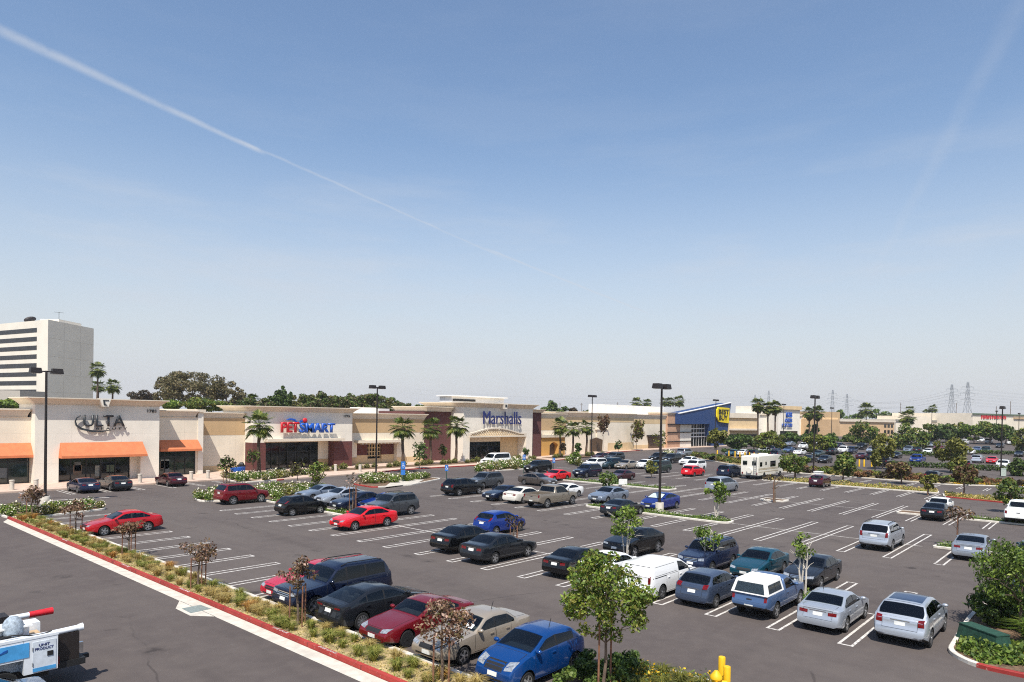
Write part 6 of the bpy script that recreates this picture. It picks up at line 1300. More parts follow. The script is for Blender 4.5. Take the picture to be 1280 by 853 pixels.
def extra(kn, lab, cat, pc, loc, a, **k): r = put_car(kn, lab, cat, PC[pc], loc, a, **k); roots.append((lab, r, kn)); return r
extra('sedan', 'red sedan mostly hidden beyond the long navy sport utility', 'car', 'crimson', (17.1, 26.6, 0), math.pi)
extra('coupe', 'small blue convertible showing only its bonnet left of the grey sport utility', 'car', 'blue', (36.2, 46.2, 0), math.pi)
extra('old_sedan', 'white sedan nose toward us beyond the black sedan at right', 'car', 'white', (72.2, 12.0, 0), math.pi)
x, y = G(1252.6, 656); extra('pickup', 'white pickup with a dark cab window at the right edge', 'pickup', 'white', (x+2.95, y-1.0, 0), 0)
extra('sedan', 'dark sedan with a red lamp cut by the right edge, next to a silver sedan', 'car', 'dteal', (49.6, 3.4, 0), 0)
for px, py, kn, pc, hd, lab in ((768,577,'suv','grey',1,'grey sport utility behind the dark teal minivan'), (823,577.5,'suv','black',1,'black sport utility behind the white sedan and green sport utility'), (840,579,'suv','dgrey',1,'dark grey sport utility right of the lamp post near the shrub strip'), (857,571,'big_suv','silver',0,'long silver vehicle passing before the beige block wall'), (861,581,'sedan','white',1,'white sedan just behind the white sport utility'), (751,575.5,'sedan','maroon',1,'maroon sedan glimpsed behind the dark teal minivan')):
    x, y = G(px, py); extra(kn, lab, 'car', pc, (x, y, 0), math.pi if hd else 0)
# details that single cars carry
def find(s): return next(r for l, r, k in roots if s in l)
r = find('camper shell'); k = K['small_pickup']; hw = k['W']/2; xa, xb = k['L']/2-2.93, k['L']/2-4.86
SH = MB().frustum((xb, xa, -hw*.95, hw*.95), 1.125, (xb+.16, xa-.06, -hw*.76, hw*.76), 1.70).frustum((xb+.16, xa-.06, -hw*.76, hw*.76), 1.702, (xb+.3, xa-.2, -hw*.66, hw*.66), 1.76).build('camper_shell', WHT, r)
def slope_y(z): return lerp(hw*.95, hw*.76, (z-1.125)/.575)
for s in (-1, 1):
    v = [(x, s*(slope_y(z)+.006), z) for x, z in ((xb+.22, 1.2), (xa-.18, 1.2), (xa-.22, 1.56), (xb+.30, 1.56))]; m_ = MB().add(v, [(0, 1, 2, 3) if s < 0 else (3, 2, 1, 0)]); m_.add([(v[0][0]+.75, v[0][1]+s*.004, 1.2), (v[0][0]+.80, v[0][1]+s*.004, 1.2), (v[3][0]+.75, v[3][1]+s*.004, 1.56), (v[3][0]+.70, v[3][1]+s*.004, 1.56)], [(0, 1, 2, 3) if s < 0 else (3, 2, 1, 0)]); m_.build('side_window', CGL, SH)
MB().add([(xb+.16*t-.006, y, 1.125+.575*t) for t, y in ((.1, hw*.78), (.1, -hw*.78), (.85, -hw*.66), (.85, hw*.66))], [(0, 1, 2, 3)]).build('rear_window', CGL, SH)
r = find('dark glass roof'); k, body, P, bvh = proto('crossover'); L = k['L']; rows = []
for i in range(7):
    d = lerp(2.3, 3.95, i/6); ye = section(k, d)[1]-.14; rows.append([((L/2-d, lerp(-ye, ye, j/6), 5), (0, 0, -1)) for j in range(7)])
put_mesh('glass_roof', decal(bvh, rows, .006, 'glass_roof'), [glassmat('roof glass', '1a2a48', .05, .8)], r)
r = find('humpbacked'); k, body, P, bvh = proto('prius'); L = k['L']; rows = []
for i in range(5):
    d = lerp(1.15, 1.95, i/4); ye = section(k, d)[1]-.14; rows.append([((L/2-d, lerp(-ye, ye, j/6), 5), (0, 0, -1)) for j in range(7)])
put_mesh('sun_shade', decal(bvh, rows, .009, 'sun_shade'), [mat('silver sun shade', 'b9c6c4', .4)], r)
r = find('paper on its dash'); k, body, P, bvh = proto('old_sedan'); L = k['L']; rows = [[((L/2-lerp(1.62, 1.78, i/2), lerp(.22, .55, j/2), 5), (0, 0, -1)) for j in range(3)] for i in range(3)]
put_mesh('dash_paper', decal(bvh, rows, .009, 'dash_paper'), [WHT], r)
for nm in ('long navy', 'mesh grille', 'dark blue sport utility'):
    r = find(nm); kn = next(k for l, q, k in roots if q is r); k, body, P, bvh = proto(kn); hw = k['W']/2; z0, z1 = k['lamp']
    for i in range(3):
        zz = lerp(z0-.03, z1-.06, i/2.); me = decal(bvh, front_grid(k, -hw*.43, hw*.43, zz-.014, zz+.014, 8, 1), .014, 'grille_bar')
        if me: put_mesh('grille_bar', me, [CHROME], r)
for l, q, kn in roots:                                             # aerials on the roofs that show one
    if any(s in l for s in ('azure', 'dark tail lamps', 'nose toward us', 'beige sedan')): MB().tube((-K[kn]['L']*.12, .3, K[kn]['H']-.04), (-K[kn]['L']*.12-.12, .3, K[kn]['H']+.28), .012, n=5).build('aerial', TRIM, q)
FARCARS = [(968,566,'suv','steel','+X'),(986,566,'sedan','slate','-X'),(1005,563,'suv','white','-X'),(1000,569,'sedan','white','+X'),(1023,571,'sedan','green','-X'),(1041,569,'sedan','black','+X'),(1055,567,'pickup','white','-X'),(1064,567,'suv','darkblue','-X'),(1078,574,'sedan','maroon','+X'),(1077,562,'suv','black','-X'),(1012,578,'sedan','dgrey','+X'),(1031,579,'wagon','black','-X'),(916,570,'sedan','teal','-X'),(930,570,'sedan','white','+X'),(955,568,'suv','white','-X'),(943,571,'wagon','black','+X'),(972,573,'suv','navy','+X'),
 (1136,566,'suv','bsilver','-X'),(1148,566,'sedan','black','+X'),(1160,568,'sedan','white','-X'),(1151,556,'van','white','-X'),(1164,559,'sedan','silver','-X'),(1106,583,'pickup','black','+X'),(1147,579.5,'pickup','blue','-X'),(1222,579,'suv','lsilver','+X'),(1240,579.5,'sedan','brightred','-X'),(1254,587,'suv','white','-X'),(1213,568,'sedan','white','-X'),(1222,565,'sedan','slate','+X'),(1233,567,'pickup','green','-X'),(1226,553,'sedan','white','-X'),(1236,555,'suv','lsilver','+X'),(1264,556,'sedan','white','-X'),(1277,552,'suv','white','+X'),(1173,563,'sedan','darkred','-X'),(1176,570,'wagon','dgrey','+X'),(1090,566,'sedan','lsilver','-X'),(1092,575,'suv','dgrey','+X'),(1120,573,'sedan','black','-X'),(1198,571,'sedan','beige','+X'),(1050,560,'sedan','navy','+X'),(1033,563,'sedan','lsilver','-X'),(1019,559,'sedan','white','+X'),(1208,586,'wagon','maroon','+X'),(1274,571,'sedan','dgrey','-X'),(988,558,'sedan','silver','+X'),(1105,563,'sedan','white','-X'),(1125,560,'suv','dgrey','+X'),(1190,557,'sedan','darkblue','-X'),(1206,556,'suv','white','+X'),(1250,560,'sedan','black','-X')]
CN = {'steel':'steel blue','slate':'pale blue','white':'white','green':'dark green','black':'black','darkblue':'dark blue','maroon':'maroon','dgrey':'dark grey','teal':'teal','navy':'navy','bsilver':'blue silver','silver':'grey silver','blue':'bright blue','lsilver':'light silver','brightred':'bright red','darkred':'dark red','beige':'beige'}
KN = {'suv':'sport utility','sedan':'sedan','pickup':'pickup','wagon':'wagon','van':'van'}
def whereabouts(px, py):
    ref = [(916,'first yellow bollards'),(930,'second yellow bollards'),(943,'middle yellow bollards'),(956,'motorhome roof'),(970,'last yellow bollards'),(986,'motorhome cab'),(1003,'tree right of the motorhome'),(1018,'white utility cabinet'),(1032,'lamp post by the cabinet'),(1043,'party store'),(1056,'peach corner shop left end'),(1066,'staked round tree'),(1078,'three yellow bollards'),(1091,'slim bronze tree'),(1106,'olive tree trunk'),(1121,'peach shop corner windows'),(1136,'big green tree'),(1148,'staked bronze tree'),(1161,'far small lamp post'),(1175,'broad olive tree left edge'),(1190,'broad olive tree'),(1207,'broad olive tree right edge'),(1222,'red lettering start'),(1234,'red lettering middle'),(1245,'slender lamp post'),(1255,'meter box'),(1264,'last utility pole'),(1275,'right edge')]
    return min(ref, key=lambda t: abs(t[0]-px))[1]
seen = {}
for px, py, kn, pc, hd in FARCARS:
    p = GF(px, py); row = 'near' if py > 572 else ('middle' if py > 562 else 'back'); lab = f'{CN[pc]} {KN[kn]}, {row} row of far lot, by the {whereabouts(px, py)}'
    far_car(kn, lab, 'van' if kn == 'van' else 'car', PC[pc], p, 0 if hd == '+X' else math.pi)

# ------------------------------------------------------------------ motorhome
RVW = mat('motorhome white', 'e2ddd0', .4, 0, .05, 2., coat=.3)
x0, y0 = 91.9, 37.7; rv = empty('motorhome', (x0+4, y0, 0), 0, 'white cab-over motorhome with rear spare wheel cover and roof pods', 'motorhome')
def V_(mb, n, m, par=rv, sm=None): return mb.build(n, m, par, sm)
pr = [(-4, .55), (-4.02, .8), (-3.96, 3.05), (-3.85, 3.15), (4.6, 3.15), (4.95, 2.95), (5.0, 2.3), (4.5, 2.05), (3.2, 2.02), (3.2, .55)]
body = V_(MB().vprism(pr, -1.22, 1.22), 'body', RVW)
cab = V_(MB().vprism([(3.2, .5), (5.6, .5), (5.65, .85), (5.5, 1.15), (4.55, 1.3), (4.1, 2.03), (3.2, 2.03)], -1.0, 1.0), 'cab', RVW)
V_(MB().vprism([(4.55, 1.34), (5.0, 1.27), (4.25, 1.98), (4.18, 1.98)], -.9, .9), 'windshield', CGL); 
for s in (-1, 1):
    ys = s*1.003; V_(MB().box(3.35, 4.25, min(ys, ys+s*.006), max(ys, ys+s*.006), 1.3, 1.9), 'cab_window', CGL)
    ys = s*1.223
    for a, b, z0, z1 in ((-3.5, -2.7, 1.75, 2.35), (-1.6, -1.1, 1.9, 2.35), (.2, 2.2, 1.6, 2.4)): V_(MB().box(a, b, min(ys, ys+s*.012), max(ys, ys+s*.012), z0, z1), 'window', CGL)
    for z in (1.28, 1.42, .95): V_(MB().box(-4, 3.2, min(ys, ys+s*.008), max(ys, ys+s*.008), z, z+.07), 'stripe', mat('beige stripe', 'a89878', .5))
for a, b in ((-.95, -.35), (.35, .95)): V_(MB().box(-4.045, -4.0, a, b, 1.95, 2.5), 'rear_window', CGL)
w = V_(MB().lathe([(.1, 0), (.38, 0), (.40, .2)], 20), 'spare_wheel_cover', RVW); w.rotation_euler = (0, R(90), 0); w.location = (-4.2, 0, 1.2)
ld = MB()
for yy in (-.62, -.98): ld.tube((-4.12, yy, .8), (-4.1, yy, 3.15), .03, n=6)
for i in range(7): ld.tube((-4.11, -.62, .95+i*.33), (-4.11, -.98, .95+i*.33), .022, n=6)
V_(ld, 'ladder', GRY); V_(MB().box(-4.15, -3.98, -1.15, 1.15, .42, .58), 'rear_bumper', TRIM)
for s in (-1, 1): V_(MB().box(-4.05, -4.0, s*1.0-.1, s*1.0+.1, .7, .95), 'taillight', TLMP)
for a, b in ((-2.6, -1.6), (.2, 1.4)): V_(MB().frustum((a, b, -.5, .5), 3.152, (a+.12, b-.12, -.42, .42), 3.42), 'roof_pod', RVW)
ty, rm = wheel_meshes(.4, 0, True)
for xx in (-1.9, 4.5):
    for s in (-1, 1):
        wo = put_mesh('wheel', ty, [TYRE], rv, (xx, s*1.0, .4), 0 if s < 0 else math.pi); put_mesh('rim', rm, [RIM, RIMD], wo)
        V_(MB().lathe([(.47, -1.228), (.47, -1.0)] if s < 0 else [(.47, 1.0), (.47, 1.228)], 20, 0, 'y', (xx, 0, .45)), 'wheel_arch', TRIM) if xx < 0 else None

# ------------------------------------------------------------------ utility trucks with booms at the near left
TW = mat('truck white', 'dfe3e6', .35, 0, .05, 3., coat=.4); TB = mat('truck sky blue', '4a9ad0', .4); TDB = mat('truck deep blue', '1a4f96', .4)
def boom_truck(Y, xe, z0, label, tip, tipm, lettered):
    t = empty('boom_truck', (xe-2.5, Y+1.1, 0), 0, label, 'truck', 'utility trucks with booms at the lower left'); o = (-xe+2.5, -Y-1.1)
    L = lambda x: x+o[0]; M_ = lambda y: y+o[1]
    def B_(n, m, x0, x1, y0, y1, za, zb, par=t): return MB().box(L(x0), L(x1), M_(y0), M_(y1), za, zb).build(n, m, par)
    B_('chassis', TRIM, xe-7.0, xe-.1, Y+.45, Y+1.75, .45, .72)
    sb = MB(); sb.box(L(xe-.80), L(xe), M_(Y), M_(Y+.5), z0, z0+.95); sb.box(L(xe-1.85), L(xe-.81), M_(Y), M_(Y+.5), z0+.42, z0+.95); sb.box(L(xe-4.2), L(xe-1.86), M_(Y), M_(Y+.5), z0, z0+.95); sb.box(L(xe-4.2), L(xe), M_(Y+1.7), M_(Y+2.2), z0, z0+.95); sb.box(L(xe-4.2), L(xe-.02), M_(Y+.5), M_(Y+1.7), z0, z0+.3); body = sb.build('service_body', TW, t)
    B_('compartment_door', mat('truck door', 'cfd6dc', .35), xe-.60, xe-.05, Y-.014, Y-.002, z0+.06, z0+.86); B_('compartment_door', TB, xe-.60, xe-.05, Y-.018, Y-.0141, z0+.04, z0+.14); B_('latch', TRIM, xe-.26, xe-.12, Y-.03, Y-.0145, z0+.42, z0+.55)
    B_('compartment_door', TB, xe-2.1, xe-.68, Y-.014, Y-.002, z0+.48, z0+.88)
    gm = MB()
    for i in range(8): gm.vprism([(L(xe-2.05+i*.11), z0+.5+.03*i), (L(xe-1.94+i*.11), z0+.53+.03*i), (L(xe-1.94+i*.11), z0+.57+.03*i+.02*(i % 3)), (L(xe-2.05+i*.11), z0+.54+.03*i+.02*(i % 3))], M_(Y-.024), M_(Y-.0145))
    gm.build('wave_emblem', TDB, t); MB().vprism([(L(xe-2.2+.05*i if i < 9 else xe-2.2+.05*(17-i)), z0+.12+.22*math.sin(i*.35) if i < 9 else z0+.02) for i in range(18)], M_(Y-.012), M_(Y-.001)).build('wave_emblem', TB, t)
    B_('tailshelf', TRIM, xe+.02, xe+.75, Y+.2, Y+2.0, .62, .80); B_('tail_box', DKM, xe+.08, xe+.6, Y+.25, Y+.85, .8, z0+.85); B_('hook', CHROME, xe+.6, xe+.75, Y+.4, Y+.5, .9, 1.2); B_('hitch', TRIM, xe+.7, xe+1.1, Y+1.05, Y+1.2, .5, .62)
    B_('rail', TW, xe-4.2, xe+.02, Y-.01, Y+.1, z0+.952, z0+1.02)
    B_('tool_case', WHT, xe-1.6, xe-.5, Y+.75, Y+1.2, z0+.32, z0+1.15); B_('tool_case', WHT, xe-2.9, xe-1.8, Y+1.3, Y+1.65, z0+.32, z0+1.3); B_('control_box', GRY, xe-2.3, xe-1.8, Y+.6, Y+1.1, z0+.32, z0+1.4)
    B_('cargo', mat('cardboard', 'b59a78', .8), xe-.7, xe-.1, Y+1.25, Y+1.65, z0+.32, z0+.75)
    zc = z0+1.28; tx = FP(tip[0], tip[1], Y+.35); lx = FP(tip[2], tip[3], Y+.35); bm_ = MB(); dz = tx[1]-lx[1]; dx = tx[0]-lx[0]; k = (xe-6.5-lx[0])/dx; a = Vector((L(lx[0]+dx*k), M_(Y+.35), lx[1]+dz*k)); e = Vector((L(tx[0]), M_(Y+.35), tx[1])); b = bm_.tube(a, e, .09, .08, 14).build('boom', TW, t, 50)
    dd = (e-a).normalized(); MB().tube(e-dd*(.62 if tipm is not TW else .1), e+dd*.02, .095, .11, 14).build('boom_tip', tipm, b, 50)
    if lettered:
        for s, zz in (('UNIT', z0+.72), ('PRODUCT', z0+.62)): w_ = .26 if s == 'UNIT' else .44; text(s, L(xe-.33-w_/2), zz, M_(Y-.019), .075, SGNV, t, .004, w_, .02)
    wb = FP(16, 786, Y+.75) if lettered else FP(8, 765, Y+.75)
    B_('tool_tray', TRIM, xe-1.9, xe-.9, Y+.55, Y+.72, z0+.32, z0+1.0); B_('lid', WHT, xe-1.35, xe-.45, Y+.62, Y+1.25, z0+1.155, z0+1.2); B_('rear_lamp', TLMP, xe+.02, xe+.05, Y+.04, Y+.14, z0+.1, z0+.3); B_('hinge', GRY, xe-.61, xe-.59, Y-.03, Y-.0145, z0+.2, z0+.3); B_('hinge', GRY, xe-.61, xe-.59, Y-.03, Y-.0145, z0+.62, z0+.72)
    hs = MB(); hp = [(L(xe-2.6+.18*i), M_(Y+.28+.03*math.sin(i*1.7)), z0+1.02+.06*math.sin(i*.9)) for i in range(15)]; hs.path(hp, [.022]*15, 6); hs.build('hose', TRIM, t, 60)
    B_('cone_rack', mat('orange cone', 'c8561e', .6), xe-.35, xe-.12, Y+.62, Y+.85, z0+.32, z0+.75)
    B_('boom_pedestal', TW, xe-3.6, xe-3.0, Y+.55, Y+1.3, z0+.3, z0+1.1)
    sk = put_mesh('bucket_cover', leaf_mesh('cover', [(0, 0, 0)], [(.34, .34, .42)], 10, .1), [GRY], t) if False else MB().blob((L(FP(16, 786, Y+.75)[0] if lettered else xe-1.5), M_(Y+.75), FP(16, 786, Y+.75)[1] if lettered else z0+1.3), (.27, .25, .36), 0, 14, 8).build('wrapped_bucket', mat('clear plastic wrap', '9aa6b0', .3, 0, .3, 9., .8), t, 60)
    cabx = xe-4.35; MB().vprism([(L(cabx), .5), (L(cabx), 2.25), (L(cabx-1.3), 2.3), (L(cabx-1.9), 1.5), (L(cabx-3.0), 1.35), (L(cabx-3.1), .5)], M_(Y+.05), M_(Y+2.15)).build('cab', TW, t); B_('cab_window', CGL, cabx-1.2, cabx-.2, Y+.03, Y+.045, 1.55, 2.1)
    ty, rm = wheel_meshes(.45, 0, True)
    for xx in (xe-1.3, cabx-2.1):
        for s, yy in ((-1, Y+.18), (1, Y+2.02)): wo = put_mesh('wheel', ty, [TYRE], t, (L(xx), M_(yy), .45), 0 if s < 0 else math.pi); put_mesh('rim', rm, [RIM, RIMD], wo)
    return t
cx, cy = G(72.2, 835.4, .72)
boom_truck(cy, cx, .72, 'nearer white and blue utility truck with a long white boom', (102.5, 783.5, 0, 806.5), TW, True)
boom_truck(cy+3.1, cx-1.0, .72, 'farther white utility truck whose boom has a red tip', (65, 763.5, 0, 775.5), SGNR, False)
cx, cy = G(63, 851, .78); extra('sedan', 'grey blue sedan cut by the lower left corner beside the boom trucks', 'car', 'bsilver', (cx-2.38, cy-.75, 0), math.pi)
DENOISE = False
# ------------------------------------------------------------------ planting
def ptree(bx, by, yt, yb, hwp, label, leaf=L_MID, n=700, lpx=2.6, z=.1, **k):
    """a tree surveyed from the photograph: foot, top, underside of the crown and half width in pixels"""
    xy = k.pop('xy', None) or G(bx, by, z); m = mpp(*xy); h = k.pop('h', None) or HT(bx, by, yt); rz = (yb-yt)/2*m; return tree(xy, h-z*0, hwp*m, rz, label, leaf, n, max(.07, lpx*m), z=z, **k)
GB = 'young staked trees in the lot'
ptree(40, 646, 602, 633, 15, 'bronze leaved young tree beside the drum of the first lamp post', L_RED, 520, 1.9, seed=1, group=GB, stakes=2, leaf2=L_PINK, frac=.2)
ptree(95, 668, 622, 650, 17, 'bronze leaved staked tree just left of the red sedan', L_RED, 520, 1.9, seed=2, group=GB, stakes=2, leaf2=L_PINK, frac=.2)
ptree(161, 694, 649, 669, 18, 'low round bronze staked tree in front of the red sedan rear wheel', L_RED, 560, 1.9, seed=3, group=GB, stakes=3, leaf2=L_PINK, frac=.2)
ptree(248, 735, 667, 706, 25, 'bronze staked tree on the grass strip before empty stalls', L_RED, 760, 2.1, seed=4, group=GB, stakes=3, leaf2=L_PINK, frac=.22)
ptree(372, 782, 694, 744, 30, 'bronze staked tree in front of the navy sport utility', L_RED, 760, 2.4, seed=5, group=GB, stakes=3, leaf2=L_PINK, frac=.22, cl=.34)
ptree(552, 852, 748, 806, 42, 'bronze staked tree in front of the beige sedan', L_RED, 1300, 2.5, seed=6, group=GB, stakes=3, leaf2=L_PINK, frac=.22)
ptree(756, 872, 692, 803, 58, 'biggest bright green staked tree among yellow flowers at the bottom', L_GREEN, 7000, 1.85, seed=7, group=GB, stakes=2, stake_h=2.5, clumps=48, r=.05, cl=.27, leaf2=L_OLIVE, frac=.35, spread=.9)
ptree(782, 699, 633, 675, 23, 'light green tree with several pale stems before a black sport utility', L_GREEN, 900, 2.4, seed=8, group=GB, stems=4, r=.045, bark=CONC)
ptree(642, 677, 641, 669, 15, 'sparse brown staked tree in front of a blue hatchback', L_BRN, 170, 2.2, seed=9, group=GB, stakes=3)
ptree(886, 713, 648, 692, 22, 'sparse multi-stemmed green tree before a dark blue sport utility', L_GREEN, 300, 2.8, seed=10, group=GB, stems=3, r=.05, bark=CONC, cl=.3)
ptree(1003, 745, 663, 706, 18, 'sparse multi-stemmed green tree before the charcoal sedan', L_GREEN, 260, 2.8, seed=11, group=GB, stems=3, r=.05, bark=CONC, cl=.3)
ptree(895, 646, 601, 630, 16, 'bright light green young tree before a silver minivan', L_GREEN, 520, 2.4, seed=12, group=GB, stems=3, bark=CONC)
ptree(968, 627, 590, 606, 15, 'almost bare brown tree on a small concrete cutout below the motorhome', L_BRN, 70, 2.2, seed=13, group=GB, stakes=1, r=.12)
ptree(1197, 683, 632, 653, 20, 'thin bronze tree tied to two pale stakes beside a silver sedan', L_RED, 210, 2.4, seed=14, group=GB, stakes=2, r=.05, leaf2=L_PINK, frac=.2)
ptree(612, 606, 587, 598, 14, 'pinkish staked tree before the grey sport utility and rose bed', L_PINK, 160, 2.0, seed=15, group=GB, stakes=3, leaf2=L_BRN, frac=.4)
ptree(760, 622, 588, 612, 13, 'small green tree in the strip above the blue silver sedan', L_MID, 420, 2.2, seed=16, group=GB)
ptree(814, 597, 575, 594, 10, 'narrow yellow green young tree in front of the big green sport utility', L_OLIVE, 300, 2.0, seed=17, group=GB)
ptree(283, 606, 571, 593, 13, 'dark staked tree above the red boxy sport utility', L_BRN, 330, 2.2, seed=18, group=GB, stakes=3, leaf2=L_MID, frac=.5)
ptree(372, 609, 577, 597, 12, 'brownish tree before the pet store doors', L_BRN, 260, 2.1, seed=19, group=GB, leaf2=L_OLIVE, frac=.4)
ptree(397, 614, 577, 604, 14, 'yellow green bushy tree behind two silver cars', L_OLIVE, 520, 2.2, seed=20, group=GB, leaf2=L_GREEN, frac=.4)
ptree(441, 641, 589, 614, 14, 'nearly bare pink budded staked tree left of the red sedan', L_PINK, 110, 1.8, seed=21, group=GB, stakes=3, leaf2=L_BRN, frac=.5)
ptree(316, 597, 561, 583, 9, 'small dark tree against the maroon brick pier beside a palm', L_BRN, 260, 2.0, seed=22, group=GB, leaf2=L_MID, frac=.5)
ptree(524, 586, 550, 577, 11, 'dark young tree between the left and middle palms', L_DARK, 300, 2.2, seed=23, group=GB)
ptree(553, 580, 556, 571, 6, 'small dark tree against the maroon wall', L_DARK, 160, 1.8, seed=24, group=GB)
ptree(657, 583, 559, 570, 6, 'small dark tree in front of the department store right pier', L_DARK, 140, 1.8, seed=25, group=GB)
ptree(744, 571, 522, 551, 9, 'bronze tree standing behind the lamp post by the palms', L_RED, 420, 2.0, seed=26, group=GB, xy=(131, 88), h=9.3)
t_ = FAR(780.5, 522, 169); ptree(780, 562, 522, 554, 11, 'tall bronze tree shading the beige block wall', L_OLIVE, 700, 2.0, seed=27, group=GB, xy=(148, 89.5), h=8.6, leaf2=L_RED, frac=.4)
ptree(807, 570, 537, 560, 10, 'thin pale tree before the recessed service door', L_OLIVE, 130, 1.9, seed=28, group=GB, xy=(153, 86), h=5.6)
ptree(754, 572, 551, 565, 6, 'small dark sapling right of the lamp post by the palms', L_DARK, 150, 1.8, seed=29, group=GB, xy=(125, 80), h=3.4)
for i, (px, yt, yb, by, hw_, lf, lb) in enumerate(((722, 553, 566, 574, 6, L_DARK, 'small dark tree between the second and third palm'), (704, 553, 565, 573, 5, L_BRN, 'little brown tree by the ochre arched doorway'), (720, 564, 575, 581, 9, L_GREEN, 'bright green bush tree before the white sport utility'))):
    ptree(px, by, yt, yb, hw_, lb, lf, 240, 1.9, seed=30+i, group=GB)
# trees of the strip and the far lot
def ftree(px, yt, yb, hwp, dep, label, leaf=L_MID, n=700, lpx=2.4, group='trees of the far lot', **k):
    p = FAR(px, yt, dep); m = dep/F_PX; lat = p[0]*RT.x+p[1]*RT.y; z = fz(dep) if lat > 78 else 0; return tree((p[0], p[1]), p[2]-z, hwp*m, (yb-yt)/2*m, label, leaf, n, lpx*m, z=z, r=k.pop('r', .16), group=group, name='lot_tree', **k)
FT = [(923,541,561,20,185,L_DARK,'dark spreading tree right of the blue wedge'),(943,543,560,14,190,L_DARK,'dark tree below the left far palm'),(962,539,563,22,165,L_OLIVE,'wide olive tree behind the motorhome cab'),(988,541,559,14,205,L_DARK,'dark tree under the blue three line lettering'),(1012,540,560,12,205,L_DARK,'dark tree below the right far palms'),(1020,543,566,15,170,L_OLIVE,'yellow green tree behind the lamp post by the cabinet'),(1037,545,566,11,172,L_GREEN,'light green tree right of the lamp post by the cabinet'),(1038,541,556,12,215,L_DARK,'dark tree in front of the cream party store'),(1058,543,558,9,220,L_DARK,'small dark tree left of the peach shop'),(1079,525,556,23,205,L_MID,'big bright green tree before the peach shop'),(1128,528,565,15,190,L_MID,'tall green tree right of the peach shop corner'),(1146,534,565,18,185,L_MID,'broad green tree above the bright blue pickup'),(1164,530,552,14,230,L_MID,'green tree left in the row before the long store'),(1183,529,551,14,225,L_DARK,'dark tree behind the broad olive tree'),(1200,528,549,13,228,L_MID,'green tree in the row just left of the red lettering'),(1218,531,552,14,222,L_GREEN,'yellow green tree below the red lettering start'),(1238,527,551,19,220,L_MID,'rounded green tree below the red lettering'),(1258,530,553,15,224,L_DARK,'dark green tree below the end of the red lettering'),(1279,532,566,13,180,L_OLIVE,'olive tree at the right edge of the far lot'),(1196,572,600,9,112,L_OLIVE,'thin pale tree behind the broad olive tree'),(1275,570,600,10,108,L_DARK,'dark tree cut by the right edge behind the strip'),(1150,588,602,0.1,100,L_OLIVE,''),(1015,530,545,8,232,L_DARK,'dark tree at the foot of the right far palms')]
for i, (px, yt, yb, hw_, dep, lf, lb) in enumerate(FT):
    if not lb: continue
    ftree(px, yt, yb, hw_, dep, lb, lf, int(380+hw_*75), 1.9 if dep > 150 else 2.3, seed=40+i, stakes=3 if 'staked' in lb else 0, leaf2=L_GREEN if lf is L_OLIVE else (L_OLIVE if lf is L_MID else None), frac=.3 if lf in (L_OLIVE, L_MID) else None, spread=.8, cl=.38, clumps=18)
ptree(895, 577, 534, 561, 13, 'olive tree before the blue wedge', L_OLIVE, 1355, 2.1, seed=300, group='trees of the grass and shrub strips', name='lot_tree', r=.09, stakes=0, spread=.8, cl=.36, clumps=20, leaf2=L_OLIVE, frac=.25)
ptree(994, 598, 561, 594, 18, 'round green tree on the grass strip right of the motorhome', L_MID, 1730, 2.1, seed=336, group='trees of the grass and shrub strips', name='lot_tree', r=.09, stakes=2, spread=.8, cl=.36, clumps=20, leaf2=L_OLIVE, frac=.25)
ptree(1054, 601, 566, 598, 17, 'round green staked tree on the grass strip right of the dark red hatchback', L_MID, 1655, 2.1, seed=396, group='trees of the grass and shrub strips', name='lot_tree', r=.09, stakes=2, spread=.8, cl=.36, clumps=20, leaf2=L_OLIVE, frac=.25)
ptree(1127, 604, 576, 600, 17, 'bronze green staked tree left of the black wagon', L_RED, 1655, 2.1, seed=376, group='trees of the grass and shrub strips', name='lot_tree', r=.09, stakes=2, spread=.8, cl=.36, clumps=20, leaf2=L_OLIVE, frac=.25)
ptree(1188, 590, 544, 584, 24, 'broad olive tree with yellow tips above the coral strip', L_OLIVE, 2180, 2.1, seed=330, group='trees of the grass and shrub strips', name='lot_tree', r=.09, stakes=2, spread=.8, cl=.36, clumps=20, leaf2=L_OLIVE, frac=.25)
ptree(1103, 586, 544, 576, 18, 'olive tree with bronze tips above the dark pickup', L_OLIVE, 1730, 2.1, seed=390, group='trees of the grass and shrub strips', name='lot_tree', r=.09, stakes=0, spread=.8, cl=.36, clumps=20, leaf2=L_OLIVE, frac=.25)
ptree(1205, 621, 581, 607, 16, 'coral bronze tree at the nose of the shrub strip', L_RED, 1580, 2.1, seed=347, group='trees of the grass and shrub strips', name='lot_tree', r=.09, stakes=2, spread=.8, cl=.36, clumps=20, leaf2=L_OLIVE, frac=.25)
ptree(1262, 640, 598, 634, 16, 'sparse grey green tree at the right end of the shrub strip', L_MID, 1580, 2.1, seed=301, group='trees of the grass and shrub strips', name='lot_tree', r=.09, stakes=2, spread=.8, cl=.36, clumps=20, leaf2=L_OLIVE, frac=.25)
ptree(1160, 618, 592, 612, 9, 'little pale tree at the end of the grass strip', L_OLIVE, 1055, 2.1, seed=362, group='trees of the grass and shrub strips', name='lot_tree', r=.09, stakes=2, spread=.8, cl=.36, clumps=20, leaf2=L_OLIVE, frac=.25)
ptree(1094, 589, 560, 588, 6, 'slim bronze tree right of the three yellow bollards', L_OLIVE, 830, 2.1, seed=315, group='trees of the grass and shrub strips', name='lot_tree', r=.09, stakes=0, spread=.8, cl=.36, clumps=20, leaf2=L_OLIVE, frac=.25)
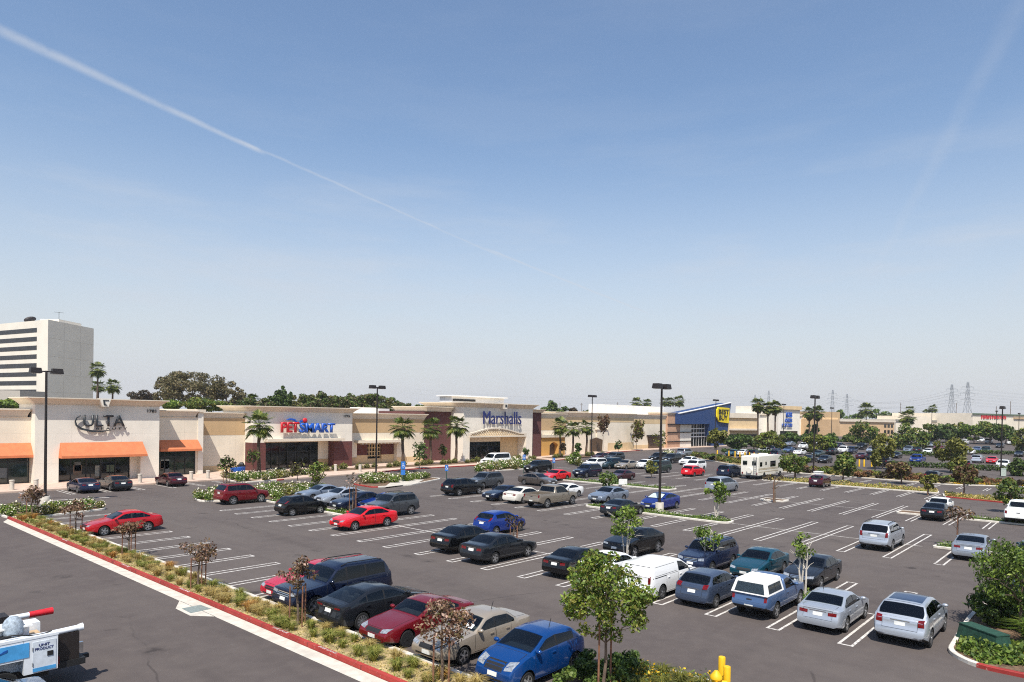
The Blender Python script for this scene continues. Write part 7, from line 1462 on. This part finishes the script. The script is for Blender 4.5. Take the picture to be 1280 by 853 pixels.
# the big bush tree by the corner bed
q = G(1258, 790); tree((q[0]+.1, q[1]-.5), 3.75, 1.75, 1.45, 'large bushy dark green tree over the corner bed at right', L_MID, 7500, .08, clumps=50, r=.09, stems=3, seed=90, leaf2=L_GREEN, frac=.4, name='corner_tree', cl=.30, spread=.86, droop=.7)
# background trees behind the stores
def btree(px, yt, yb, hwp, dep, label, leaf, n, lpx=2.0, name='background_tree', **k):
    p = FAR(px, yt, dep); m = dep/F_PX; return tree((p[0], p[1]), p[2], hwp*m, (yb-yt)/2*m, label, leaf, n, lpx*m, r=k.pop('r', .3), name=name, group='trees rising behind the stores', **k)
btree(240, 461, 512, 44, 185, 'great dark eucalyptus rising behind the second awning store', L_EUC, 9000, 1.7, seed=100, clumps=60, cl=.25, limbs=9, spread=.86)
btree(208, 468, 512, 19, 190, 'dark eucalyptus forming the left shoulder of the biggest crown', L_EUC, 3200, 1.7, seed=101, clumps=30, cl=.25, spread=.9)
btree(284, 474, 508, 22, 180, 'dark eucalyptus forming the right shoulder of the biggest crown', L_EUC, 3200, 1.7, seed=102, clumps=30, cl=.25, spread=.9)
btree(258, 495, 516, 34, 150, 'olive green low tree below the biggest eucalyptus', L_OLIVE, 3000, 2.0, seed=103, clumps=24, cl=.34, leaf2=L_MID, frac=.5)
btree(212, 499, 515, 16, 150, 'light green low tree left of the olive one', L_GREEN, 1300, 2.0, seed=104)
for i, px in enumerate(range(300, 500, 13)):
    btree(px+random.uniform(-3, 3), 498+random.uniform(-2, 2)+(5 if px > 480 else 0), 522, 15, 195+random.uniform(-8, 8), 'muted green tree in the row far behind the pet store roof', [L_OLIVE, L_MID, L_EUC][i % 3], 1500, 1.8, seed=160+i, spread=.95, cl=.34, clumps=20, leaf2=L_EUC, frac=.3)
btree(178, 484, 506, 16, 210, 'reddish brown domed tree between the palm pair and the eucalyptus', L_BRN, 1600, 1.8, seed=105)
btree(344, 486, 512, 8, 175, 'dark conical tree left of the tallest cypress', L_DARK, 1300, 1.7, seed=106, cl=.36)
btree(353, 479, 512, 8, 175, 'tallest dark cypress behind the pet store sign', L_DARK, 1500, 1.7, seed=107, cl=.36)
btree(360, 485, 512, 6, 175, 'dark conical tree right of the tallest cypress', L_DARK, 1000, 1.7, seed=108, cl=.36)
for i, (px, yt, w_, lf, lb) in enumerate(((312,497,12,L_DARK,'low dark tree left above the pet store roof'),(330,498,11,L_MID,'low green tree left of the cypresses'),(374,494,12,L_OLIVE,'olive tree just right of the cypresses'),(388,492,12,L_MID,'green tree behind the blue sign letters'),(398,489,12,L_DARK,'taller dark round tree behind the street number'),(413,494,12,L_OLIVE,'olive tree right of the round dark one'),(428,494,13,L_MID,'green tree above the pet store right corner'),(441,491,12,L_DARK,'dark tree left of the second lamp head'),(453,493,12,L_OLIVE,'olive tree just left of the second lamp post'),(467,493,13,L_MID,'green tree behind the second lamp post'),(480,495,12,L_OLIVE,'olive tree right of the second lamp post'),(491,498,11,L_MID,'low green tree above the corner unit'),(505,504,12,L_DARK,'dark low tree left of the maroon wall roof'),(521,505,9,L_MID,'small green tree above the maroon wall roof'))):
    btree(px, yt, 520, w_*1.35, 165+(i % 3)*8, lb, lf, 3000, 1.6, seed=110+i, leaf2=L_EUC, frac=.45, clumps=26, spread=.92, cl=.30)
for i, (px, yt, yb, w_, lf, lb) in enumerate(((690,501,518,7,L_DARK,'dark tree tallest over the arched unit roof'),(682,508,520,9,L_MID,'low green tree over the maroon pylon'),(703,507,520,9,L_MID,'green tree right of the dark one over the arched unit'),(716,509,520,6,L_BRN,'brownish tree beside the lamp head by the palms'),(733,512,520,5,L_DARK,'small dark tree left of the white roof wall'),(745,509,520,5,L_DARK,'dark tree touching the white roof wall'))):
    btree(px, yt, yb, w_, 230, lb, lf, 700, 1.8, seed=130+i)
for i, (px, yt, yb, w_, d, lf, lb) in enumerate(((1049,512,525,7,380,L_MID,'far green tree behind the cream party store'),(1070,516,526,14,400,L_MID,'low far tree band left of the round palm'),(1099,510,526,14,400,L_MID,'domed far tree right of the round palm'),(1116,517,527,10,405,L_DARK,'low far tree before the bare utility pole'),(1180,517,526,13,430,L_MID,'low far trees at the feet of the pylons'),(1160,517,526,8,430,L_DARK,'low far tree left of the pylons'),(1207,518,527,9,430,L_DARK,'dark far tree right of the pylons'),(1000,517,527,8,420,L_DARK,'dark far tree behind the blue lettering store'))):
    btree(px, yt, yb, w_, d, lb, lf, 600, 1.8, seed=140+i)
p = FAR(10, 499, 170); btree(10, 497, 515, 18, 160, 'green tree over the left awning wing at the left edge', L_GREEN, 1800, 2.1, seed=150)
# palms
GP = 'fan palms before the stores'
for i, (bx, by, yt, lb, fl) in enumerate(((323, 597, 519, 'fan palm standing before the pet store left brick pier', 2.0), (503, 592, 524, 'left fan palm beside the tall blue sign', 1.9), (538, 582, 526, 'middle fan palm before the maroon wall', 2.1), (570, 580, 522, 'right fan palm left of the department store corner', 2.2), (700, 573, 525, 'fan palm before the ochre arched block', 2.1), (716, 571.5, 529, 'middle palm of the three by the lamp post', 2.0), (733, 571, 527, 'rightmost palm of the three by the lamp post', 1.9))):
    x, y = G(bx, by); h = HT(bx, by, yt); palm((x, y), h-fl*.62, lb, .24, 26, fl, GP, i+1)
for i, (px, yt, d, lb, fl) in enumerate(((122, 456, 200, 'tall feathery palm right of the office tower', 2.6), (141, 477, 195, 'shorter palm just right of the tall tower palm', 2.4), (123, 478, 210, 'low palm at the foot of the tall tower palm', 2.2), (948, 500, 205, 'left of three tall far palms right of the blue wedge', 2.6), (960.5, 504.5, 205, 'middle of three tall far palms right of the blue wedge', 2.3), (969.5, 504, 206, 'right of three tall far palms right of the blue wedge', 2.4), (1012, 511, 225, 'left far palm beside the lamp post by the cabinet', 2.6), (1022, 511, 226, 'right far palm behind the lamp post by the cabinet', 2.6), (1134, 516, 200, 'palm over the broad green trees behind the bright blue pickup', 2.6), (796, 499.5, 330, 'round palm top over the white roof wall, farthest left', 3.4), (809, 500.5, 330, 'round palm top over the white roof wall, second from left', 2.6), (831, 498.5, 300, 'left of two round palm heads right of the bright lamp post', 2.4), (838, 498.5, 300, 'right of two round palm heads right of the bright lamp post', 2.4), (849, 497, 300, 'larger palm head left of the blue wedge', 3.0), (1083, 507, 330, 'round headed far palm left of the domed far tree', 4.0), (1166, 508, 380, 'small round palm head left of the tall pylons', 2.8), (1158, 514, 380, 'tiny palm head beside the small far lamp post', 2.4), (1137.5, 509.5, 380, 'palm head over the long store left end', 3.0), (315, 495, 170, 'small palm poking above the pet store cornice', 2.0))):
    p = FAR(px, yt, d); palm((p[0], p[1]), p[2]-fl*.55, lb, .28, 34, fl, 'tall palms on the skyline', 20+i, px > 900 and d < 240)
# roses and shrubs
def spots(poly, n, seed, edge=.45):
    rg = random.Random(seed); P = poly; xs = [p[0] for p in P]; ys = [p[1] for p in P]; out = []; tries = 0
    def ins(x, y):
        c = False; j = len(P)-1
        for i in range(len(P)):
            if (P[i][1] > y) != (P[j][1] > y) and x < (P[j][0]-P[i][0])*(y-P[i][1])/(P[j][1]-P[i][1])+P[i][0]: c = not c
            j = i
        return c
    while len(out) < n and tries < 6000:
        tries += 1; x = rg.uniform(min(xs), max(xs)); y = rg.uniform(min(ys), max(ys)); md = edge*2*(1-tries/9000)
        if ins(x, y) and all((x-a)**2+(y-b)**2 > md*md for a, b in out): out.append((x, y))
    return out
rose_bushes(spots(B['rose1'], 15, 1), 'white rose bush in the bed around the first lamp post drum', 'rose bushes by the first lamp post', sc=.9)
rose_bushes(spots(B['rose2'], 38, 2, .65), 'white rose bush in the bed beside the red boxy sport utility', 'rose bushes by the red sport utility', sc=1.0)
rose_bushes(spots(B['rose3'], 24, 3, .6), 'white rose bush in the bed before the palm and maroon pier', 'rose bushes below the single palm', sc=1.05)
rose_bushes(spots(B['rose4'], 30, 4, .6), 'white rose bush in the bed around the second lamp post', 'rose bushes by the tall blue sign', sc=1.05)
rose_bushes(spots(B['rose5'], 40, 5, .75), 'white rose bush in the bed before the white passenger van', 'rose bushes before the passenger van', sc=1.25)
rose_bushes([(92.5+i*.8, 66.8+i*.75+(i % 2)*.8) for i in range(8)], 'white rose bush in the bed at the end of the navy sport utility row', 'rose bushes by the yellow green tree', sc=1.35)
rose_bushes([(124+i*1.1, 67+i*.6+(i % 2)*.9) for i in range(8)], 'pale rose bush in the bed beyond the white sedan and black sport utility', 'rose bushes by the far aisle', sc=1.5)
for i in range(26): rose_bushes([(53.2+i*1.8, 80.6+(i % 3)*.6)], 'low leafy shrub in the bed under the three left palms', 'shrubs under the left palms', L_OLIVE, 'low_shrub', 1.05)
for i in range(10): rose_bushes([(104+i*1.8, 80.8+(i % 3)*.7)], 'low leafy shrub in the bed under the three right palms', 'shrubs under the right palms', L_OLIVE, 'low_shrub', 1.15)
for nm, n in (('strip_d1', 1500), ('strip_d2', 1800), ('strip_d3', 1800), ('mini3', 700), ('mini5', 400), ('mini7', 300)): cover('ground_cover', B[nm], n, .3, L_MID, .07, 'low green ground cover in a kerbed strip', 'ground cover', len(nm)+n, .1, L_GREEN, .4)
# grass clumps on the red-kerbed strip: each its own tuft
rg = random.Random(11); y = 10.8; i = 0
while y < 59.5:
    for cx in (13.45, 14.1):
        yy = y+rg.uniform(-.35, .35); xx = cx+rg.uniform(-.16, .16); u = rg.random()
        m, lb = (GRS, 'green ornamental grass clump on the red-kerbed strip') if u < .58 else ((STRAW, 'straw coloured grass clump on the red-kerbed strip') if u < .965 else (STRAWO, 'rusty orange grass clump on the red-kerbed strip'))
        tuft((xx, yy), lb, m, rg.uniform(.4, .66))
    y += .66
cover('straw_litter', [(gx+.2, 5), (14.6, 5), (14.6, 59.3), (gx+.2, 59.3)], 16000, .12, STRAW, .03, 'dry grass thatch under the clumps', 'thatch', 3, .1, GRS, .45)
cover('strip_grass', B['strip_f'], 5500, .5, GRS, .10, 'dry green grass filling the strip behind the dark red hatchback', 'grass', 5, .1, STRAW, .5)
cover('strip_grass', B['strip_f2'], 3000, .45, GRS, .10, 'dry grass filling the red-kerbed strip behind the white sedan', 'grass', 6, .1, STRAW, .5)
cover('lawn_grass', [(113, 3.5), (121, 3.2), (117, 25), (113.6, 25)], 4000, .12, GRS, .10, 'mown green grass behind the coral shrubs', 'grass', 7, .16, L_GREEN, .4)
HEDGE = [(105.9, 16.4), (107.3, 14.8), (110.8, 9), (111.3, 3.2), (114, 3.2), (113, 18), (112, 26), (117.4, 42), (126.6, 54), (138.6, 66), (141, 72.8), (121.4, 54.4), (109.8, 41.6)]
k = 0
for (x, y) in spots(HEDGE, 150, 8, .85):
    c = [(L_CORAL, 'coral tipped'), (L_OLIVE, 'yellow green'), (L_MID, 'green'), (L_BRN, 'brownish'), (L_CORAL, 'coral tipped')][k % 5] if y < 40 else [(L_OLIVE, 'yellow green'), (L_MID, 'green'), (L_BRN, 'brownish')][k % 3]; s = k % 3
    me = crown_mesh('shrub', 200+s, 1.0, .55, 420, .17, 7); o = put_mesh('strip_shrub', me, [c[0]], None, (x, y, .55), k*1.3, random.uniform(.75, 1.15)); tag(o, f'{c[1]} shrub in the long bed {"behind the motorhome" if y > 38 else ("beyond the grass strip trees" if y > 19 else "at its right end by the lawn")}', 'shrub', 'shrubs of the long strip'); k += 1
cover('yellow_ground_cover', [(105.9, 16.2), (107.3, 14.8), (110.5, 9), (112, 9), (109.5, 16.5)], 1200, .25, L_YEL, .09, 'yellow flowering ground cover at the nose of the long bed', 'ground cover', 9, .12, L_OLIVE, .4)
for i, (x0p, x1p, py, dep, lb) in enumerate(((905, 990, 571, 165, 'clipped dark hedge behind the yellow bollard row'), (1108, 1200, 586, 128, 'clipped dark hedge below the bright blue pickup'), (1205, 1285, 590, 122, 'clipped dark hedge beside the meter box'), (1100, 1205, 571, 168, 'clipped dark hedge above the bright blue pickup'), (1180, 1290, 566, 178, 'clipped dark hedge below the red lettering trees'))):
    a = FAR(x0p, py, dep); b = FAR(x1p, py, dep-6); z = fz(dep); d = Vector((b[0]-a[0], b[1]-a[1])); L_ = d.length; n_ = int(L_/1.2); cs = [(j*1.2-L_/2, 0, .55) for j in range(n_)]
    o = put_mesh('clipped_hedge', leaf_mesh('hedge', cs, [(.85, .6, .55)]*n_, n_*170, .2, seed=300+i), [L_DARK], None, ((a[0]+b[0])/2, (a[1]+b[1])/2, z), math.atan2(d.y, d.x)); tag(o, lb, 'hedge', 'clipped hedges of the far lot')
# corner and near beds
cover('corner_ground_cover', [(27.3, 3.2), (28.2, 4.1), (31, 4.2), (31, 2.6), (28.5, 1.6), (27.9, 2.2)], 2600, .35, L_MID, .075, 'leafy green ground cover round the green mesh box', 'ground cover', 12, .1, L_GREEN, .4)
cover('corner_flowers', [(28.0, 2.4), (30.5, 2.0), (31, -2), (28.3, -1.5)], 1100, .3, L_GREEN, .06, 'yellow flowers along the red kerb of the corner bed', 'flowers', 13, .1, L_YEL, .4)
for i, (dx, dy) in enumerate(((2.6, -1.4), (3.4, -2.0), (4.3, -1.7), (4.0, -3.0))): tuft((28+dx+.4, 3.6+dy), 'tall green grass clump in the corner bed', L_GREEN, 1.35, .1, 'grass clumps in the corner bed')
for i, (x, y, s) in enumerate(((34.0, 3.4, 1.3), (35.2, 2.6, 1.2), (32.8, 3.3, .9))):
    o = put_mesh('corner_shrub', crown_mesh('shrub', 210+i, 1.0, .8, 1100, .11, 9), [L_DARK], None, (x, y, .7), i, s); tag(o, f'dark shrub under the bushy corner tree, {("middle", "rear", "front")[i]} of three', 'shrub', 'shrubs of the corner bed')
FB = B['front']
for i, (x, y) in enumerate(spots([(16.2, 12.2), (17.8, 12.2), (18.9, 11.0), (17.2, 10.6), (15.6, 11.4)], 9, 14, .5)):
    o = put_mesh('leafy_shrub', crown_mesh('shrub', 220+i % 3, .55, .42, 520, .085, 7), [L_DARK if i % 3 else L_MID], None, (x, y, .42), i, random.uniform(.8, 1.1)); tag(o, 'dark leafy shrub in the near bed around the biggest staked tree', 'shrub', 'shrubs of the near bed')
cover('yellow_flowers', [(18.0, 12.0), (19.4, 10.3), (19.4, 8.8), (17.0, 6.8), (16.6, 10.6), (17.6, 11.2)], 4200, .5, L_YEL, .045, 'yellow flowers in the near bed beside the hydrant', 'flowers', 15, .1, L_MID, .6)
for i, (x, y) in enumerate(spots([(17.2, 11), (19.0, 10.4), (18.8, 8.9), (17.0, 8.5)], 9, 16, .5)): tuft((x, y), 'yellow green grass clump in the near bed', L_OLIVE, .7, .1, 'yellow clumps of the near bed')

# ------------------------------------------------------------------ sky, sun, camera
SUN = Vector((.50, .36, -1.0)).normalized(); elev = math.asin(-SUN.z); az = math.atan2(-SUN.x, -SUN.y)
w = bpy.data.worlds.new('World'); scn.world = w; w.use_nodes = True; t = NT(w); bg = t.n['Background']
sky = t.n.new('ShaderNodeTexSky'); sky.sky_type = 'NISHITA'; sky.sun_disc = False; sky.sun_elevation = elev; sky.sun_rotation = az
sky.altitude = 10; sky.air_density = 1.35; sky.dust_density = .8; sky.ozone_density = 3.2
D = t.n.new('ShaderNodeTexCoord').outputs['Generated']
def dotv(v):
    n = t.n.new('ShaderNodeVectorMath'); n.operation = 'DOT_PRODUCT'; t.link(D, n.inputs[0]); n.inputs[1].default_value = tuple(v); return n.outputs['Value']
def streak(p0, p1, w0, w1, strength, seed, fade=.08, wob=.002, soft=1.):
    """a vapour trail: a great circle through two sky directions, widening along its length, broken by noise"""
    a = Vector(ray(*p0)).normalized(); b = Vector(ray(*p1)).normalized(); n = a.cross(b).normalized(); u = a; v = n.cross(a).normalized()
    ang = math.atan2(b.dot(v), b.dot(u)); th = t.math('ARCTAN2', dotv(v), dotv(u)); s = t.math('DIVIDE', th, ang)
    mp = t.new('ShaderNodeMapping'); mp.inputs['Location'].default_value = (seed*3.1, seed, 0); t.link(D, mp.inputs[0])
    nz = t.noise(22, 5, mp.outputs[0], .65); d = t.math('ABSOLUTE', t.math('ADD', dotv(n), t.math('MULTIPLY', t.math('SUBTRACT', nz, .5), wob*2)))
    wd = t.math('ADD', w0, t.math('MULTIPLY', s, w1-w0)); wd = t.math('MAXIMUM', wd, .0006); r = t.math('DIVIDE', d, wd)
    m = t.math('POWER', t.ramp(r, 0, 1.25, 1, 0), soft)
    ends = t.math('MULTIPLY', t.ramp(s, -fade, fade, 0, 1), t.ramp(s, 1-fade*2, 1+fade, 1, 0)); brk = t.ramp(nz, .25, .6, .45, 1.)
    return t.math('MULTIPLY', t.math('MULTIPLY', m, ends), t.math('MULTIPLY', brk, strength))
sx = t.n.new('ShaderNodeSeparateXYZ'); t.link(D, sx.inputs[0]); zz = sx.outputs[2]
mp = t.new('ShaderNodeMapping'); mp.inputs['Scale'].default_value = (1.6, 1.6, 9.); t.link(D, mp.inputs[0]); cn = t.noise(1.8, 7, mp.outputs[0], .6)
veil = t.math('MULTIPLY', t.ramp(cn, .44, .72, 0, .48), t.math('MULTIPLY', t.ramp(zz, .0, .10, .6, 1), t.ramp(zz, .12, .42, 1, .12)))
hz = t.ramp(zz, -.04, .40, .92, 0.)
S = [streak((-60, 10), (330, 192), .0075, .0032, .5, 1, .02), streak((300, 176), (640, 327), .0023, .0015, .30, 2, .04), streak((610, 312), (815, 394), .0022, .0016, .42, 3, .06), streak((1290, -20), (1090, 345), .015, .006, .11, 5, .12, .006), streak((1300, 310), (1235, 400), .012, .006, .13, 6, .2, .006), streak((900, 350), (1290, 285), .014, .02, .09, 7, .2, .008)]
tot = veil
for s in S: tot = t.math('ADD', tot, s)
col = t.mix(hz, t.mix(1., sky.outputs[0], (1.0, .99, 1.02), 'MULTIPLY'), (4.75, 4.9, 5.3)); col = t.mix(t.math('MINIMUM', tot, .8), col, (4.5, 4.8, 5.3)); t.link(col, bg.inputs[0]); bg.inputs[1].default_value = .105
sl = bpy.data.lights.new('sun', 'SUN'); sl.energy = 4.4; sl.angle = R(.53); sl.color = (1., .95, .87); so = link(bpy.data.objects.new('sun', sl)); so.rotation_euler = SUN.to_track_quat('-Z', 'Y').to_euler(); so.location = (0, -20, 60)
cam = bpy.data.cameras.new('camera'); co = link(bpy.data.objects.new('camera', cam)); cam.sensor_width = 36; cam.lens = 36*F_PX/1280; cam.shift_y = (CY-426.5)/1280; cam.clip_end = 6000; cam.clip_start = .1
co.matrix_world = Matrix(((ROWS[0][0], -ROWS[1][0], -ROWS[2][0], 0), (ROWS[0][1], -ROWS[1][1], -ROWS[2][1], 0), (ROWS[0][2], -ROWS[1][2], -ROWS[2][2], EYE), (0, 0, 0, 1)))
scn.camera = co
vs = scn.view_settings; vs.view_transform = 'Standard'; vs.look = 'None'; vs.gamma = 1; vs.use_curve_mapping = False; vs.exposure = .45
cy_ = scn.cycles; cy_.use_denoising = DENOISE; cy_.filter_width = 1.1; cy_.transparent_max_bounces = 10; cy_.caustics_reflective = False; cy_.caustics_refractive = False; cy_.sample_clamp_indirect = 2.; cy_.max_bounces = 6; cy_.diffuse_bounces = 3; cy_.glossy_bounces = 3; cy_.transmission_bounces = 2
# ------------------------------------------------------------------ air between here and the skyline
HZ = bpy.data.materials.new('haze air'); HZ.use_nodes = True; tz = NT(HZ); tz.n.remove(tz.n['Principled BSDF'])
pv = tz.n.new('ShaderNodeVolumePrincipled'); pv.inputs['Color'].default_value = (.86, .90, .97, 1); pv.inputs['Density'].default_value = .00016; pv.inputs['Anisotropy'].default_value = .2
tz.link(pv.outputs[0], tz.n['Material Output'].inputs['Volume'])
tag(MB().box(-400, 1500, -400, 1300, -1.06, 62).build('haze', HZ), 'thin summer haze filling the air over the lot', 'haze', None, 'stuff')
cy_.volume_bounces = 0; cy_.volume_step_rate = 4
